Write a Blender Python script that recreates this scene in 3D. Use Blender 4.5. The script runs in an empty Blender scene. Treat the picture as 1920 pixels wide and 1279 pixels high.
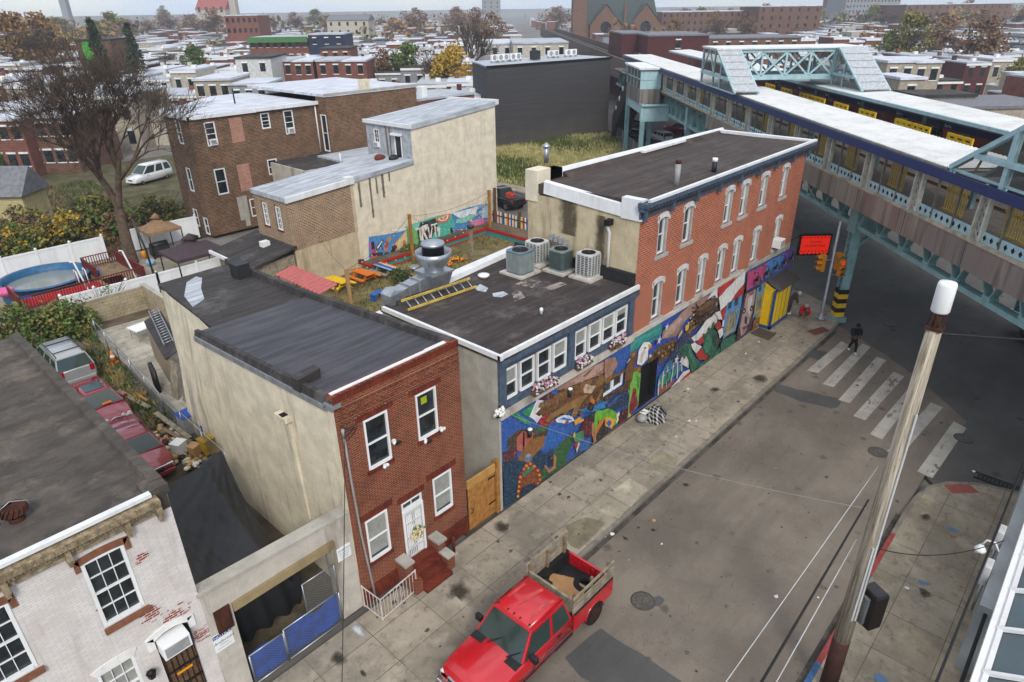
import bpy,math,random
from mathutils import Vector,Matrix,noise
from math import sin,cos,pi,radians,sqrt,atan2
random.seed(7)
scene=bpy.context.scene
COL=scene.collection
def U(s):
 v=[int(q)/100 for q in s.split()];return list(zip(v[::2],v[1::2]))
def hx(h,k=1.0):
 h=h.lstrip('#')
 out=[]
 for i in(0,2,4):
  v=int(h[i:i+2],16)/255.0
  v=v/12.92 if v<=0.04045 else((v+0.055)/1.055)**2.4
  out.append(min(1.0,v*k))
 return tuple(out)+(1.0,)
class NT:
 def __init__(self,name):
  self.m=bpy.data.materials.new(name);self.m.use_nodes=True
  self.t=self.m.node_tree;self.n=self.t.nodes;self.l=self.t.links
  self.b=self.n['Principled BSDF'];self.out=self.n['Material Output']
 def node(self,typ,ins=None,**kw):
  x=self.n.new(typ)
  for k,v in kw.items():setattr(x,k,v)
  for k,v in(ins or{}).items():self.put(x.inputs[k],v)
  return x
 def put(self,sock,v):
  if hasattr(v,'is_output')or isinstance(v,bpy.types.NodeSocket):self.l.new(v,sock)
  else:sock.default_value=v
 def coord(self,sc=(1,1,1),kind='Object'):
  tc=self.node('ShaderNodeTexCoord')
  mp=self.node('ShaderNodeMapping',{'Vector':tc.outputs[kind],'Scale':sc})
  return mp.outputs[0]
 def uvwall(self):
  tc=self.node('ShaderNodeTexCoord');s=self.node('ShaderNodeSeparateXYZ',{0:tc.outputs['Object']})
  a=self.math('ADD',s.outputs[0],s.outputs[1])
  return self.node('ShaderNodeCombineXYZ',{0:a,1:s.outputs[2],2:0.0}).outputs[0]
 def math(self,op,a,b=0.0,clamp=False,c=0.0):
  x=self.node('ShaderNodeMath',operation=op);x.use_clamp=clamp
  self.put(x.inputs[0],a);self.put(x.inputs[1],b);x.inputs[2].default_value=c;return x.outputs[0]
 def noise(self,vec,scale=5,detail=4,rough=.6):
  f=self.node('ShaderNodeTexNoise',{'Vector':vec,'Scale':scale,'Detail':detail,'Roughness':rough}).outputs['Fac']
  return self.math('MULTIPLY_ADD',f,1.7,clamp=True,c=-.35)
 def ramp(self,fac,lo,hi,a=0.0,b=1.0):
  x=self.node('ShaderNodeMapRange',{0:fac,1:lo,2:hi,3:a,4:b});x.clamp=True;return x.outputs[0]
 def mix(self,f,a,b,mode='MIX'):
  x=self.node('ShaderNodeMix',data_type='RGBA',blend_type=mode)
  self.put(x.inputs[0],f);self.put(x.inputs[6],a);self.put(x.inputs[7],b);return x.outputs[2]
 def done(self,col,rough=.8,metal=0.,spec=.3,bump=None,bs=.3,bd=.02):
  self.put(self.b.inputs['Base Color'],col);self.put(self.b.inputs['Roughness'],rough)
  self.put(self.b.inputs['Metallic'],metal);self.b.inputs['Specular IOR Level'].default_value=spec
  if bump is not None:
   bm=self.node('ShaderNodeBump',{'Height':bump,'Strength':bs,'Distance':bd});self.l.new(bm.outputs[0],self.b.inputs['Normal'])
  return self.m
 def dark(self,col,k):
  return(col[0]*k,col[1]*k,col[2]*k,1.0)
def plain(name,col,rough=.8,metal=0.,var=.18,vs=2.5,spec=.3,fine=.08,bump=0.,dirt=None):
 if isinstance(col,str):col=hx(col)
 n=NT(name);c=n.coord()
 f=n.noise(c,vs,5);g=n.noise(c,vs*9,4)
 k=lambda q:(col[0]*q,col[1]*q,col[2]*q,1)
 o=n.mix(n.ramp(f,.3,.7),k(1-var),k(1+var))
 o=n.mix(n.ramp(g,.3,.75,0,fine*3),o,k(1-var*2.0)if var<.5 else k(.3))
 if dirt:o=n.mix(n.ramp(n.noise(n.coord((1,1,.25)),vs*1.7,6,.7),.5,.75,0,dirt),o,(col[0]*.35+.01,col[1]*.33+.008,col[2]*.3+.005,1))
 return n.done(o,rough,metal,spec,g if bump else None,bump)
def brick(name,c1,c2,mort,bw=.21,bh=.075,grime=.35,mw=.011,stain=None):
 n=NT(name);uv=n.uvwall()
 b=n.node('ShaderNodeTexBrick',{'Vector':uv,'Color1':hx(c1),'Color2':hx(c2),'Mortar':hx(mort),'Scale':1.0,'Mortar Size':mw,'Mortar Smooth':.2,'Bias':0.0,'Brick Width':bw,'Row Height':bh})
 o=b.outputs['Color'];c=n.coord()
 o=n.mix(n.ramp(n.noise(c,.9,6,.65),.42,.75,0,grime),o,hx(c1,.32))
 o=n.mix(n.ramp(n.noise(c,3.3,4),.5,.8,0,.35),o,hx(c2,1.25))
 if stain:o=n.mix(n.ramp(n.noise(n.coord((1.2,1.2,.18)),.8,5,.7),.55,.72,0,.7),o,hx(stain))
 return n.done(o,.9,0,.2,b.outputs['Fac'],-.35,.01)
def stucco(name,col,dark='#6f6553',amt=.75,vs=.5,green=None):
 n=NT(name);c=n.coord()
 o=n.mix(n.ramp(n.noise(c,1.4,6,.65),.3,.72),hx(col,.88),hx(col,1.12))
 o=n.mix(n.ramp(n.noise(n.coord((1,1,.12)),vs*2.0,6,.7),.56,.82,0,amt),o,hx(dark))
 v=n.noise(c,2.2,8,.75)
 o=n.mix(n.ramp(v,.68,.85,0,.6*amt),o,hx(dark,.8))
 o=n.mix(n.ramp(n.noise(c,22,3),.5,.9,0,.3),o,hx(col,.66))
 return n.done(o,.95,0,.15,n.noise(c,14,5),.4,.03)
def roofing(name,col,light,ax=(.25,2.2,1),amt=.6,vs=1.0,seam=None,gran=.4):
 n=NT(name);c=n.coord(ax)
 o=n.mix(n.ramp(n.noise(c,1.6*vs,6,.65),.32,.72),hx(col,.72),hx(col,1.25))
 o=n.mix(n.ramp(n.noise(n.coord((1,1,1)),.55*vs,7,.72),.52,.74,0,amt),o,hx(light))
 o=n.mix(n.ramp(n.noise(n.coord((1,1,1)),26,3,.8),.45,.8,0,gran),o,hx(col,.45))
 if seam:
  s=n.node('ShaderNodeSeparateXYZ',{0:n.coord()})
  w=n.math('PINGPONG',s.outputs[seam[0]],seam[1]/2);o=n.mix(n.ramp(w,.0,.03,.55,0),o,hx(col,.4))
 return n.done(o,.88,0,.25,n.noise(n.coord(),18,4),.3,.02)
def asphalt(name,col,light,spots=True,k=1.0):
 n=NT(name);c=n.coord()
 o=n.mix(n.ramp(n.noise(c,.16,6,.65),.33,.68),hx(col,.8*k),hx(light,k))
 o=n.mix(n.ramp(n.noise(n.coord((.12,.8,1)),.9,5,.65),.42,.72,0,.5),o,hx(col,.72*k))
 o=n.mix(n.ramp(n.noise(c,55,3,.8),.42,.72,0,.55),o,hx(col,.5*k))
 o=n.mix(n.ramp(n.noise(c,90,2,.7),.62,.75,0,.5),o,hx(light,1.45*k))
 if spots:
  v=n.node('ShaderNodeTexVoronoi',{'Vector':n.coord(),'Scale':.75,'Randomness':1.0})
  d=n.math('ADD',v.outputs['Distance'],n.math('MULTIPLY',n.noise(c,6,3),.12))
  o=n.mix(n.ramp(d,.13,.22,.7,0),o,hx(col,.42*k))
  e=n.node('ShaderNodeTexVoronoi',{'Vector':n.node('ShaderNodeVectorMath',{0:c,1:n.node('ShaderNodeTexNoise',{'Vector':c,'Scale':1.3,'Detail':5}).outputs['Color']},operation='ADD').outputs[0],'Scale':.22},feature='DISTANCE_TO_EDGE')
  o=n.mix(n.ramp(e.outputs['Distance'],.0,.005,.3,0),o,hx(col,.4*k))
 return n.done(o,.9,0,.25,n.noise(c,60,3),.35,.01)
def concrete(name,col,bw=1.5,bh=1.22,joint=.012,jc='#4a443a',stain=.75,var=.13,rot=0.0):
 n=NT(name);tc=n.node('ShaderNodeTexCoord')
 c=n.node('ShaderNodeMapping',{'Vector':tc.outputs['Object'],'Rotation':(0,0,rot)}).outputs[0]
 b=n.node('ShaderNodeTexBrick',{'Vector':c,'Color1':hx(col,1-var),'Color2':hx(col,1+var),'Mortar':hx(jc),'Scale':1.0,'Mortar Size':joint,'Mortar Smooth':.15,'Bias':0.0,'Brick Width':bw,'Row Height':bh},offset=0.0)
 o=b.outputs['Color']
 o=n.mix(n.ramp(n.noise(c,.5,6,.7),.38,.7,0,stain),o,hx(col,.55))
 o=n.mix(n.ramp(n.noise(c,2.6,7,.75),.55,.74,0,stain),o,hx(col,.42))
 o=n.mix(n.ramp(n.noise(c,40,3,.8),.45,.75,0,.4),o,hx(col,.6))
 o=n.mix(n.ramp(n.noise(c,1.1,3,.6),.56,.8,0,.5),o,hx(col,1.35))
 e=n.node('ShaderNodeTexVoronoi',{'Vector':n.node('ShaderNodeVectorMath',{0:c,1:n.node('ShaderNodeTexNoise',{'Vector':c,'Scale':1.7,'Detail':5}).outputs['Color']},operation='ADD').outputs[0],'Scale':.3},feature='DISTANCE_TO_EDGE')
 o=n.mix(n.ramp(e.outputs['Distance'],.0,.004,.3,0),o,hx(jc))
 return n.done(o,.92,0,.2,n.noise(c,30,4),.3,.01)
def gloss(name,col,rough=.12,spec=.5,metal=0.,coat=.0,var=.06):
 if isinstance(col,str):col=hx(col)
 n=NT(name);c=n.coord()
 f=n.noise(c,1.3,4)
 o=n.mix(n.ramp(f,.3,.7),n.dark(col,1-var),n.dark(col,1+var))
 n.b.inputs['Coat Weight'].default_value=coat;n.b.inputs['Coat Roughness'].default_value=.08
 return n.done(o,rough,metal,spec)
def pigment(name,rough=.75,fade=.25):
 """mural paint: the pigment of each painted shape is a colour attribute, worn by noise"""
 n=NT(name);a=n.node('ShaderNodeVertexColor',layer_name='Col')
 c=n.coord();o=a.outputs['Color']
 dk=n.node('ShaderNodeMix',data_type='RGBA',blend_type='MULTIPLY');dk.inputs[0].default_value=1
 n.put(dk.inputs[6],o);dk.inputs[7].default_value=(.55,.55,.58,1)
 o2=n.mix(n.ramp(n.noise(n.coord((1,1,.5)),5,6,.7),.38,.8,0,.9),o,dk.outputs[2])
 o2=n.mix(n.ramp(n.noise(n.coord((3,3,9)),2.2,5,.7),.55,.9,0,.22),o2,(.62,.56,.5,1))
 o2=n.mix(n.ramp(n.noise(c,9,5,.7),.6,.78,0,fade),o2,(.55,.5,.45,1))
 return n.done(o2,rough,0,.3)
def mesh_alpha(name,col,cell=.06,wire=.2,diag=True,rough=.5,metal=.4):
 """woven wire: procedural grid, open between the wires"""
 n=NT(name);tc=n.node('ShaderNodeTexCoord');s=n.node('ShaderNodeSeparateXYZ',{0:tc.outputs['Object']})
 u=n.math('ADD',s.outputs[0],s.outputs[1]);v=s.outputs[2]
 p,q=(n.math('ADD',u,v),n.math('SUBTRACT',u,v))if diag else(u,v)
 f=lambda w:n.math('LESS_THAN',n.math('FRACT',n.math('DIVIDE',w,cell)),wire)
 a=n.math('MAXIMUM',f(p),f(q))
 n.l.new(a,n.b.inputs['Alpha'])
 return n.done(hx(col),rough,metal,.4)
class MB:
 def __init__(self):self.v=[];self.f=[];self.mi=[];self.sm=[];self.col=None
 def add(self,vs,fs,m=0,smooth=False):
  o=len(self.v);self.v+=[tuple(p)for p in vs]
  for f in fs:self.f.append([i+o for i in f]);self.mi.append(m);self.sm.append(smooth)
  return self
 def box(self,x0,x1,y0,y1,z0,z1,m=0):
  x0,x1=min(x0,x1),max(x0,x1);y0,y1=min(y0,y1),max(y0,y1);z0,z1=min(z0,z1),max(z0,z1)
  vs=[(x0,y0,z0),(x1,y0,z0),(x1,y1,z0),(x0,y1,z0),(x0,y0,z1),(x1,y0,z1),(x1,y1,z1),(x0,y1,z1)]
  return self.add(vs,[(3,2,1,0),(4,5,6,7),(0,1,5,4),(1,2,6,5),(2,3,7,6),(3,0,4,7)],m)
 def hexa(self,b,t,m=0):
  """four bottom and four top points, same winding (counter-clockwise from above)"""
  return self.add(list(b)+list(t),[(3,2,1,0),(4,5,6,7),(0,1,5,4),(1,2,6,5),(2,3,7,6),(3,0,4,7)],m)
 def prism(self,poly,z0,z1,m=0,side=None):
  n=len(poly);a=sum(poly[i][0]*poly[(i+1)%n][1]-poly[(i+1)%n][0]*poly[i][1]for i in range(n))
  if a<0:poly=poly[::-1]
  zf=lambda z,p:z(p)if callable(z)else z
  vs=[(p[0],p[1],zf(z0,p))for p in poly]+[(p[0],p[1],zf(z1,p))for p in poly]
  self.add(vs,[tuple(range(n))[::-1],tuple(range(n,2*n))],m)
  self.add(vs,[(i,(i+1)%n,n+(i+1)%n,n+i)for i in range(n)],m if side is None else side)
  return self
 def quad(self,*p,m=0,smooth=False):return self.add(p,[tuple(range(len(p)))],m,smooth)
 def tube(self,a,b,r0,r1=None,n=8,m=0,cap=True,smooth=True):
  a=Vector(a);b=Vector(b);r1=r0 if r1 is None else r1;d=(b-a)
  if d.length<1e-6:return self
  d.normalize();u=d.orthogonal().normalized();w=d.cross(u)
  vs=[]
  for c,r in((a,r0),(b,r1)):
   for i in range(n):t=2*pi*(i+.5)/n;vs.append(c+(u*cos(t)+w*sin(t))*r)
  self.add(vs,[(i,(i+1)%n,n+(i+1)%n,n+i)for i in range(n)],m,smooth and n>4)
  if cap:self.add(vs,[tuple(range(n))[::-1],tuple(range(n,2*n))],m)
  return self
 def path(self,pts,r,n=6,m=0,cap=True):
  pts=[Vector(p)for p in pts];rs=r if isinstance(r,(list,tuple))else[r]*len(pts)
  vs=[];u=None
  for i,p in enumerate(pts):
   d=(pts[min(i+1,len(pts)-1)]-pts[max(i-1,0)]).normalized()
   if u is None:u=d.orthogonal().normalized()
   else:u=(u-d*u.dot(d)).normalized()
   w=d.cross(u)
   for k in range(n):t=2*pi*k/n;vs.append(p+(u*cos(t)+w*sin(t))*rs[i])
  fs=[]
  for i in range(len(pts)-1):
   for k in range(n):fs.append((i*n+k,i*n+(k+1)%n,(i+1)*n+(k+1)%n,(i+1)*n+k))
  self.add(vs,fs,m,True)
  if cap:self.add(vs,[tuple(range(n))[::-1],tuple(range((len(pts)-1)*n,len(pts)*n))],m)
  return self
 def bar(self,a,b,w,h=None,m=0,up=(0,0,1)):
  """square section bar from a to b"""
  a=Vector(a);b=Vector(b);h=w if h is None else h;d=(b-a).normalized();up=Vector(up)
  if abs(d.dot(up))>.98:up=Vector((1,0,0))if abs(d.x)<.9 else Vector((0,1,0))
  s=d.cross(up).normalized()*w/2;t=s.cross(d).normalized()*h/2
  q=[a-s-t,a+s-t,a+s+t,a-s+t];r=[b-s-t,b+s-t,b+s+t,b-s+t]
  return self.add(q+r,[(3,2,1,0),(4,5,6,7),(0,1,5,4),(1,2,6,5),(2,3,7,6),(3,0,4,7)],m)
 def lathe(self,prof,c=(0,0,0),n=20,m=0,cap=True):
  vs=[]
  for r,z in prof:
   for i in range(n):t=2*pi*i/n;vs.append((c[0]+r*cos(t),c[1]+r*sin(t),c[2]+z))
  fs=[]
  for j in range(len(prof)-1):
   for i in range(n):fs.append((j*n+i,j*n+(i+1)%n,(j+1)*n+(i+1)%n,(j+1)*n+i))
  self.add(vs,fs,m,True)
  if cap:self.add(vs,[tuple(range(n))[::-1],tuple(range((len(prof)-1)*n,len(prof)*n))],m)
  return self
 def loft(self,rings,m=0,cap=True,smooth=True,close=True):
  n=len(rings[0]);vs=[p for r in rings for p in r];fs=[]
  for j in range(len(rings)-1):
   for i in range(n if close else n-1):fs.append((j*n+i,j*n+(i+1)%n,(j+1)*n+(i+1)%n,(j+1)*n+i))
  self.add(vs,fs,m,smooth)
  if cap:self.add(vs,[tuple(range(n))[::-1],tuple(range((len(rings)-1)*n,len(rings)*n))],m,False)
  return self
 def ell(self,c,r,nu=10,nv=7,m=0):
  vs=[]
  for j in range(nv+1):
   a=-pi/2+pi*j/nv
   for i in range(nu):t=2*pi*i/nu;vs.append((c[0]+r[0]*cos(a)*cos(t),c[1]+r[1]*cos(a)*sin(t),c[2]+r[2]*sin(a)))
  return self.add(vs,[(j*nu+i,j*nu+(i+1)%nu,(j+1)*nu+(i+1)%nu,(j+1)*nu+i)for j in range(nv)for i in range(nu)],m,True)
 def mesh(self,name,mats):
  me=bpy.data.meshes.new(name);me.from_pydata(self.v,[],self.f);me.validate(clean_customdata=False)
  for m in(mats if isinstance(mats,(list,tuple))else[mats]):me.materials.append(m)
  if len(me.polygons)==len(self.mi):
   me.polygons.foreach_set('material_index',self.mi);me.polygons.foreach_set('use_smooth',self.sm)
  me.update();return me
 def build(self,name,mats,parent=None,loc=None,rotz=0.0,bevel=0.0,fix=True):
  me=self.mesh(name,mats)
  if fix and len(me.polygons)<60000:
   import bmesh
   bm=bmesh.new();bm.from_mesh(me);bmesh.ops.remove_doubles(bm,verts=bm.verts,dist=1e-5);
   bmesh.ops.recalc_face_normals(bm,faces=bm.faces);bm.to_mesh(me);bm.free()
  o=bpy.data.objects.new(name,me);COL.objects.link(o)
  if parent:o.parent=parent
  if loc is not None:o.location=loc
  o.rotation_euler.z=rotz
  if bevel:
   b=o.modifiers.new('bevel','BEVEL');b.width=bevel;b.segments=2;b.limit_method='ANGLE';b.angle_limit=radians(40)
  return o
def tag(o,label=None,cat=None,group=None,kind=None):
 if label:o['label']=label
 if cat:o['category']=cat
 if group:o['group']=group
 if kind:o['kind']=kind
 return o
def thing(name,label,cat,loc=(0,0,0),rotz=0.0,group=None):
 o=bpy.data.objects.new(name,None);COL.objects.link(o);o.empty_display_size=.3
 o.location=loc;o.rotation_euler.z=rotz
 return tag(o,label,cat,group)
def copy_tree(o,loc=None,rotz=None,label=None,parent=None,scale=None):
 c=o.copy();COL.objects.link(c)
 if parent:c.parent=parent
 if loc is not None:c.location=loc
 if rotz is not None:c.rotation_euler.z=rotz
 if scale is not None:c.scale=scale
 if label:c['label']=label
 for ch in list(o.children):copy_tree(ch,parent=c)
 return c
def structure(name,mb,mats,**kw):
 return tag(mb.build(name,mats,**kw),kind='structure')
class Plane:
 """a wall face: T(u, v, d) -> point at u along, v up, d out of the face"""
 def __init__(self,kind,pos,org=(0,0,0)):self.k=kind;self.p=pos;self.o=org
 def __call__(self,u,v,d=0.0):
  x,y,z=self.o
  if self.k=='S':q=(u,self.p-d,v)
  elif self.k=='N':q=(u,self.p+d,v)
  elif self.k=='W':q=(self.p-d,u,v)
  else:q=(self.p+d,u,v)
  return(q[0]-x,q[1]-y,q[2]-z)
def pbox(mb,T,u0,u1,v0,v1,d0,d1,m=0):
 p=[T(u0,v0,d0),T(u1,v1,d1)]
 return mb.box(p[0][0],p[1][0],p[0][1],p[1][1],p[0][2],p[1][2],m)
def wall_holes(mb,T,u0,u1,v0,v1,holes,depth=.16,m=0,mr=None):
 us=sorted({u0,u1,*[h[0]for h in holes],*[h[1]for h in holes]});vs=sorted({v0,v1,*[h[2]for h in holes],*[h[3]for h in holes]})
 us=[u for u in us if u0<=u<=u1];vs=[v for v in vs if v0<=v<=v1]
 for i in range(len(us)-1):
  for j in range(len(vs)-1):
   a,b,c,d=us[i],us[i+1],vs[j],vs[j+1];cu,cv=(a+b)/2,(c+d)/2
   if any(h[0]<cu<h[1]and h[2]<cv<h[3]for h in holes):continue
   mb.quad(T(a,c),T(b,c),T(b,d),T(a,d),m=m)
 mr=m if mr is None else mr
 for a,b,c,d in holes:
  for(p,q)in(((a,c),(b,c)),((b,c),(b,d)),((b,d),(a,d)),((a,d),(a,c))):
   mb.quad(T(*p),T(*q),T(*q,-depth),T(*p,-depth),m=mr)
 return mb
def text_mesh(s,size,mat,T,u,v,name='lettering',parent=None,d=.004,align='CENTER',shear=0.0,sx=1.0,thick=0.0):
 cu=bpy.data.curves.new('t','FONT');cu.body=s;cu.size=size;cu.align_x=align;cu.shear=shear;cu.extrude=0.0;cu.offset=thick
 o=bpy.data.objects.new('t',cu);COL.objects.link(o);dg=bpy.context.evaluated_depsgraph_get();dg.update()
 me=bpy.data.meshes.new_from_object(o.evaluated_get(dg));bpy.data.objects.remove(o)
 for p in me.vertices:p.co=Vector(T(u+p.co.x*sx,v+p.co.y,d))
 me.materials.clear();me.materials.append(mat);me.name=name
 r=bpy.data.objects.new(name,me);COL.objects.link(r)
 if parent:r.parent=parent
 return r
def rough_edge(pts,k,j=.016):
 r=random.Random(k);out=[]
 for a,b in zip(pts,pts[1:]+pts[:1]):
  d=math.dist(a,b);n=1 if i_big(pts)else max(1,int(d/.16));ox,oy=(b[1]-a[1])/(d+1e-6),-(b[0]-a[0])/(d+1e-6);bow=r.uniform(-.05,.05)*d
  for t in range(n):f=t/n;e=(r.uniform(-j,j)+bow*4*f*(1-f))if t else 0;out.append((a[0]+(b[0]-a[0])*f+ox*e,a[1]+(b[1]-a[1])*f+oy*e))
 return out
def i_big(pts):return len(pts)==4 and max(p[0]for p in pts)-min(p[0]for p in pts)>5
def painted(name,T,layers,mat,parent,d0=.003,step=.0012):
 """flat painted shapes on a wall: list of (colour, [(u,v)...]); later shapes lie over earlier ones"""
 import bmesh
 me=bpy.data.meshes.new(name);bm=bmesh.new();cl=bm.loops.layers.float_color.new('Col')
 for i,(c,pts)in enumerate(layers):
  c=hx(c,.86)if isinstance(c,str)else c
  vs=[bm.verts.new(T(u,v,d0+i*step))for u,v in rough_edge(pts,i)]
  try:f=bm.faces.new(vs)
  except ValueError:continue
  r=bmesh.ops.triangulate(bm,faces=[f])
  for t in r['faces']:
   for l in t.loops:l[cl]=c
 bm.to_mesh(me);bm.free();me.materials.append(mat)
 o=bpy.data.objects.new(name,me);COL.objects.link(o);o.parent=parent;return o
def ngon(cx,cy,rx,ry,n=14,a=0.0):return[(cx+rx*cos(2*pi*i/n+a),cy+ry*sin(2*pi*i/n+a))for i in range(n)]
def star(cx,cy,r):return[(cx+(r if i%2==0 else r*.4)*sin(pi*i/5+.3),cy+(r if i%2==0 else r*.4)*cos(pi*i/5+.3))for i in range(10)]
cam_d=bpy.data.cameras.new('camera');cam=bpy.data.objects.new('camera',cam_d);COL.objects.link(cam)
cam_d.sensor_width=36.0;cam_d.lens=36.0*1252.0/1920.0;cam_d.clip_start=.2;cam_d.clip_end=9000
_p,_r,_w=.46356,-.01437,.82067
_F=Vector((sin(_w)*cos(_p),cos(_w)*cos(_p),-sin(_p)));_R0=Vector((cos(_w),-sin(_w),0));_U0=_R0.cross(_F)
_R=_R0*cos(_r)+_U0*sin(_r);_U=_U0*cos(_r)-_R0*sin(_r)
cam.matrix_world=Matrix(((_R.x,_U.x,-_F.x,0),(_R.y,_U.y,-_F.y,0),(_R.z,_U.z,-_F.z,17.5),(0,0,0,1)))
scene.camera=cam
SUN_EL,SUN_AZ=radians(40),radians(215)
world=bpy.data.worlds.new('World');scene.world=world;world.use_nodes=True
wn=world.node_tree.nodes;wl=world.node_tree.links
sky=wn.new('ShaderNodeTexSky');sky.sky_type='NISHITA';sky.sun_disc=False
sky.sun_elevation=SUN_EL;sky.sun_rotation=SUN_AZ;sky.air_density=1.0;sky.dust_density=.8;sky.ozone_density=1.5
tcw=wn.new('ShaderNodeTexCoord');nz=wn.new('ShaderNodeTexNoise');nz.inputs['Scale'].default_value=3.0;nz.inputs['Detail'].default_value=6
mpw=wn.new('ShaderNodeMapping');mpw.inputs['Scale'].default_value=(1,1,4);wl.new(tcw.outputs['Generated'],mpw.inputs[0]);wl.new(mpw.outputs[0],nz.inputs['Vector'])
mr=wn.new('ShaderNodeMapRange');mr.inputs[1].default_value=.34;mr.inputs[2].default_value=.62;mr.inputs[3].default_value=.25;mr.inputs[4].default_value=.85
wl.new(nz.outputs['Fac'],mr.inputs[0])
mxw=wn.new('ShaderNodeMix');mxw.data_type='RGBA';wl.new(mr.outputs[0],mxw.inputs[0]);wl.new(sky.outputs[0],mxw.inputs[6]);mxw.inputs[7].default_value=(1,1,1,1)
sz=wn.new('ShaderNodeSeparateXYZ');wl.new(tcw.outputs['Generated'],sz.inputs[0])
rz=wn.new('ShaderNodeMapRange');wl.new(sz.outputs[2],rz.inputs[0]);rz.inputs[1].default_value=0;rz.inputs[2].default_value=.9
czm=wn.new('ShaderNodeMix');czm.data_type='RGBA';wl.new(rz.outputs[0],czm.inputs[0]);czm.inputs[6].default_value=(2.7,3.4,4.8,1);czm.inputs[7].default_value=(9.6,9.7,9.8,1);wl.new(czm.outputs[2],mxw.inputs[7])
bg=wn['Background'];wl.new(mxw.outputs[2],bg.inputs[0]);bg.inputs[1].default_value=.12
sd=bpy.data.lights.new('sun','SUN');sd.energy=1.5;sd.angle=radians(16);sd.color=(1,.965,.91)
so=bpy.data.objects.new('sun',sd);COL.objects.link(so)
sdir=Vector((sin(SUN_AZ)*cos(SUN_EL),cos(SUN_AZ)*cos(SUN_EL),sin(SUN_EL)))
so.rotation_euler=sdir.to_track_quat('Z','Y').to_euler();so.location=(0,0,60)
scene.view_settings.view_transform='Standard';scene.view_settings.look='None';scene.view_settings.exposure=.75
scene.view_settings.gamma=1.0
scene.cycles.max_bounces=6;scene.cycles.transparent_max_bounces=16;scene.cycles.volume_bounces=0
scene.cycles.use_denoising=True
M={}
M['asphalt']=asphalt('street asphalt','#6b6359','#7e7467')
M['asphalt_dark']=asphalt('cross street asphalt','#55524e','#605d58')
M['patch']=asphalt('asphalt patch','#4d4c4a','#575553',spots=False)
M['walk']=concrete('pavement concrete','#958b7b',1.9,1.32)
M['walk2']=concrete('pavement concrete, warm','#8e8472',1.75,1.6)
M['kerb']=concrete('kerb stone','#7d766b',2.4,.6,.012)
M['paint_white']=plain('worn road paint','#b9b5a8',.8,var=.2,vs=2,dirt=.9)
M['earth']=plain('bare earth','#5c5040',.95,var=.3,vs=.8,bump=.6)
M['city']=plain('city ground','#6a6660',.95,var=.3,vs=.06)
M['grass_base']=plain('dry lawn','#6a5f3f',.95,var=.32,vs=.7,bump=.8,dirt=.4)
M['white_paint']=plain('white painted trim','#d9d7d2',.5,var=.05,dirt=.25)
M['white_vinyl']=plain('white vinyl','#dcdcda',.4,var=.04,vs=1,dirt=.15)
M['flash_white']=plain('white roof flashing','#d0d0cf',.6,var=.06,vs=1.2,dirt=.2)
M['flash_grey']=plain('grey flashing','#8d8e90',.5,.4,var=.2,vs=3)
M['roof_grey']=roofing('grey cap sheet','#46454a','#5b595c',amt=.25,gran=.25)
M['roof_brown']=roofing('brown rolled roofing','#3b3432','#6f6862',amt=.55,seam=(1,1.0))
M['roof_brown2']=roofing('brown corner roofing','#423934','#6c625a',amt=.3,seam=(1,1.0))
M['roof_worn']=roofing('worn patchy roofing','#4a443e','#766b5c',ax=(.5,1,1),amt=.55,vs=1.3)
M['roof_ell']=roofing('old black roofing','#3a3634','#777271',amt=.4)
M['roof_silver']=roofing('silver coated roof','#a4a8ad','#777a7e',amt=.5,gran=.1)
M['roof_white']=roofing('white coated roof','#bbbec4','#9da3ab',amt=.5,gran=.05)
M['brick_red']=brick('dark red brick','#602c1d','#793b24','#8a6a55',grime=.4,mw=.012)
M['brick_orange']=brick('orange red brick','#873d26','#9f4f35','#ad8d77',bw=.27,bh=.10,grime=.2,mw=.013)
M['brick_brown']=brick('brown mixed brick','#38261d','#74492f','#8a7d69',bw=.30,bh=.115,grime=.3,mw=.016)
M['brick_tan']=brick('tan mixed brick','#5e402e','#8c6546','#b0a28a',bw=.28,bh=.105,grime=.25,mw=.02)
M['brick_edge']=brick('brick soldier course','#5a2316','#7a3220','#4a2a20',bw=.075,bh=.24,grime=.5)
M['stucco_beige']=stucco('beige stucco','#cec3aa','#6f6756',amt=.8)
M['stucco_cream']=stucco('cream stucco','#d0c5ae','#8d8270',amt=.35)
M['stucco_grey']=stucco('grey stucco','#a29d92','#6c665c',amt=.5)
M['stucco_gold']=stucco('gold stucco','#b5a688','#5f523c',amt=.75)
M['concrete_wall']=stucco('old cast concrete','#b3ab9f','#6d6250',amt=.8)
M['cinder']=brick('cinder block','#94876d','#a3967b','#756a55',bw=.41,bh=.205,grime=.3,mw=.012)
M['glass']=gloss('window glass','#22282b',.06,.6,var=.6)
M['glass_blind']=plain('drawn blind behind glass','#8d8d86',.35,var=.15,vs=4)
M['dark_hole']=plain('dark interior','#14110f',.9)
M['navy_trim']=plain('navy painted timber','#465364',.7,var=.25,vs=4,dirt=.5)
M['navy_worn']=plain('worn blue timber','#4a5a6c',.8,var=.35,vs=5,dirt=.6)
M['wood_new']=plain('stained cedar','#9a6a33',.75,var=.25,vs=5)
M['wood_old']=plain('weathered timber','#7d6a50',.9,var=.3,vs=5)
M['wood_grey']=plain('grey weathered boards','#8a7f6c',.9,var=.3,vs=4,dirt=.4)
M['wood_brown']=plain('brown timber','#5e4630',.85,var=.3,vs=4)
M['galv']=plain('galvanised steel','#a3a7ab',.38,.75,var=.16,vs=2.5)
M['steel_dark']=plain('dark steel','#3a3a3b',.5,.5)
M['black_metal']=plain('black metal','#1c1b1b',.5,.2)
M['rubber']=plain('rubber','#191919',.85)
M['chainlink']=mesh_alpha('chain link','#7d7f80',.075,.16)
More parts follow.
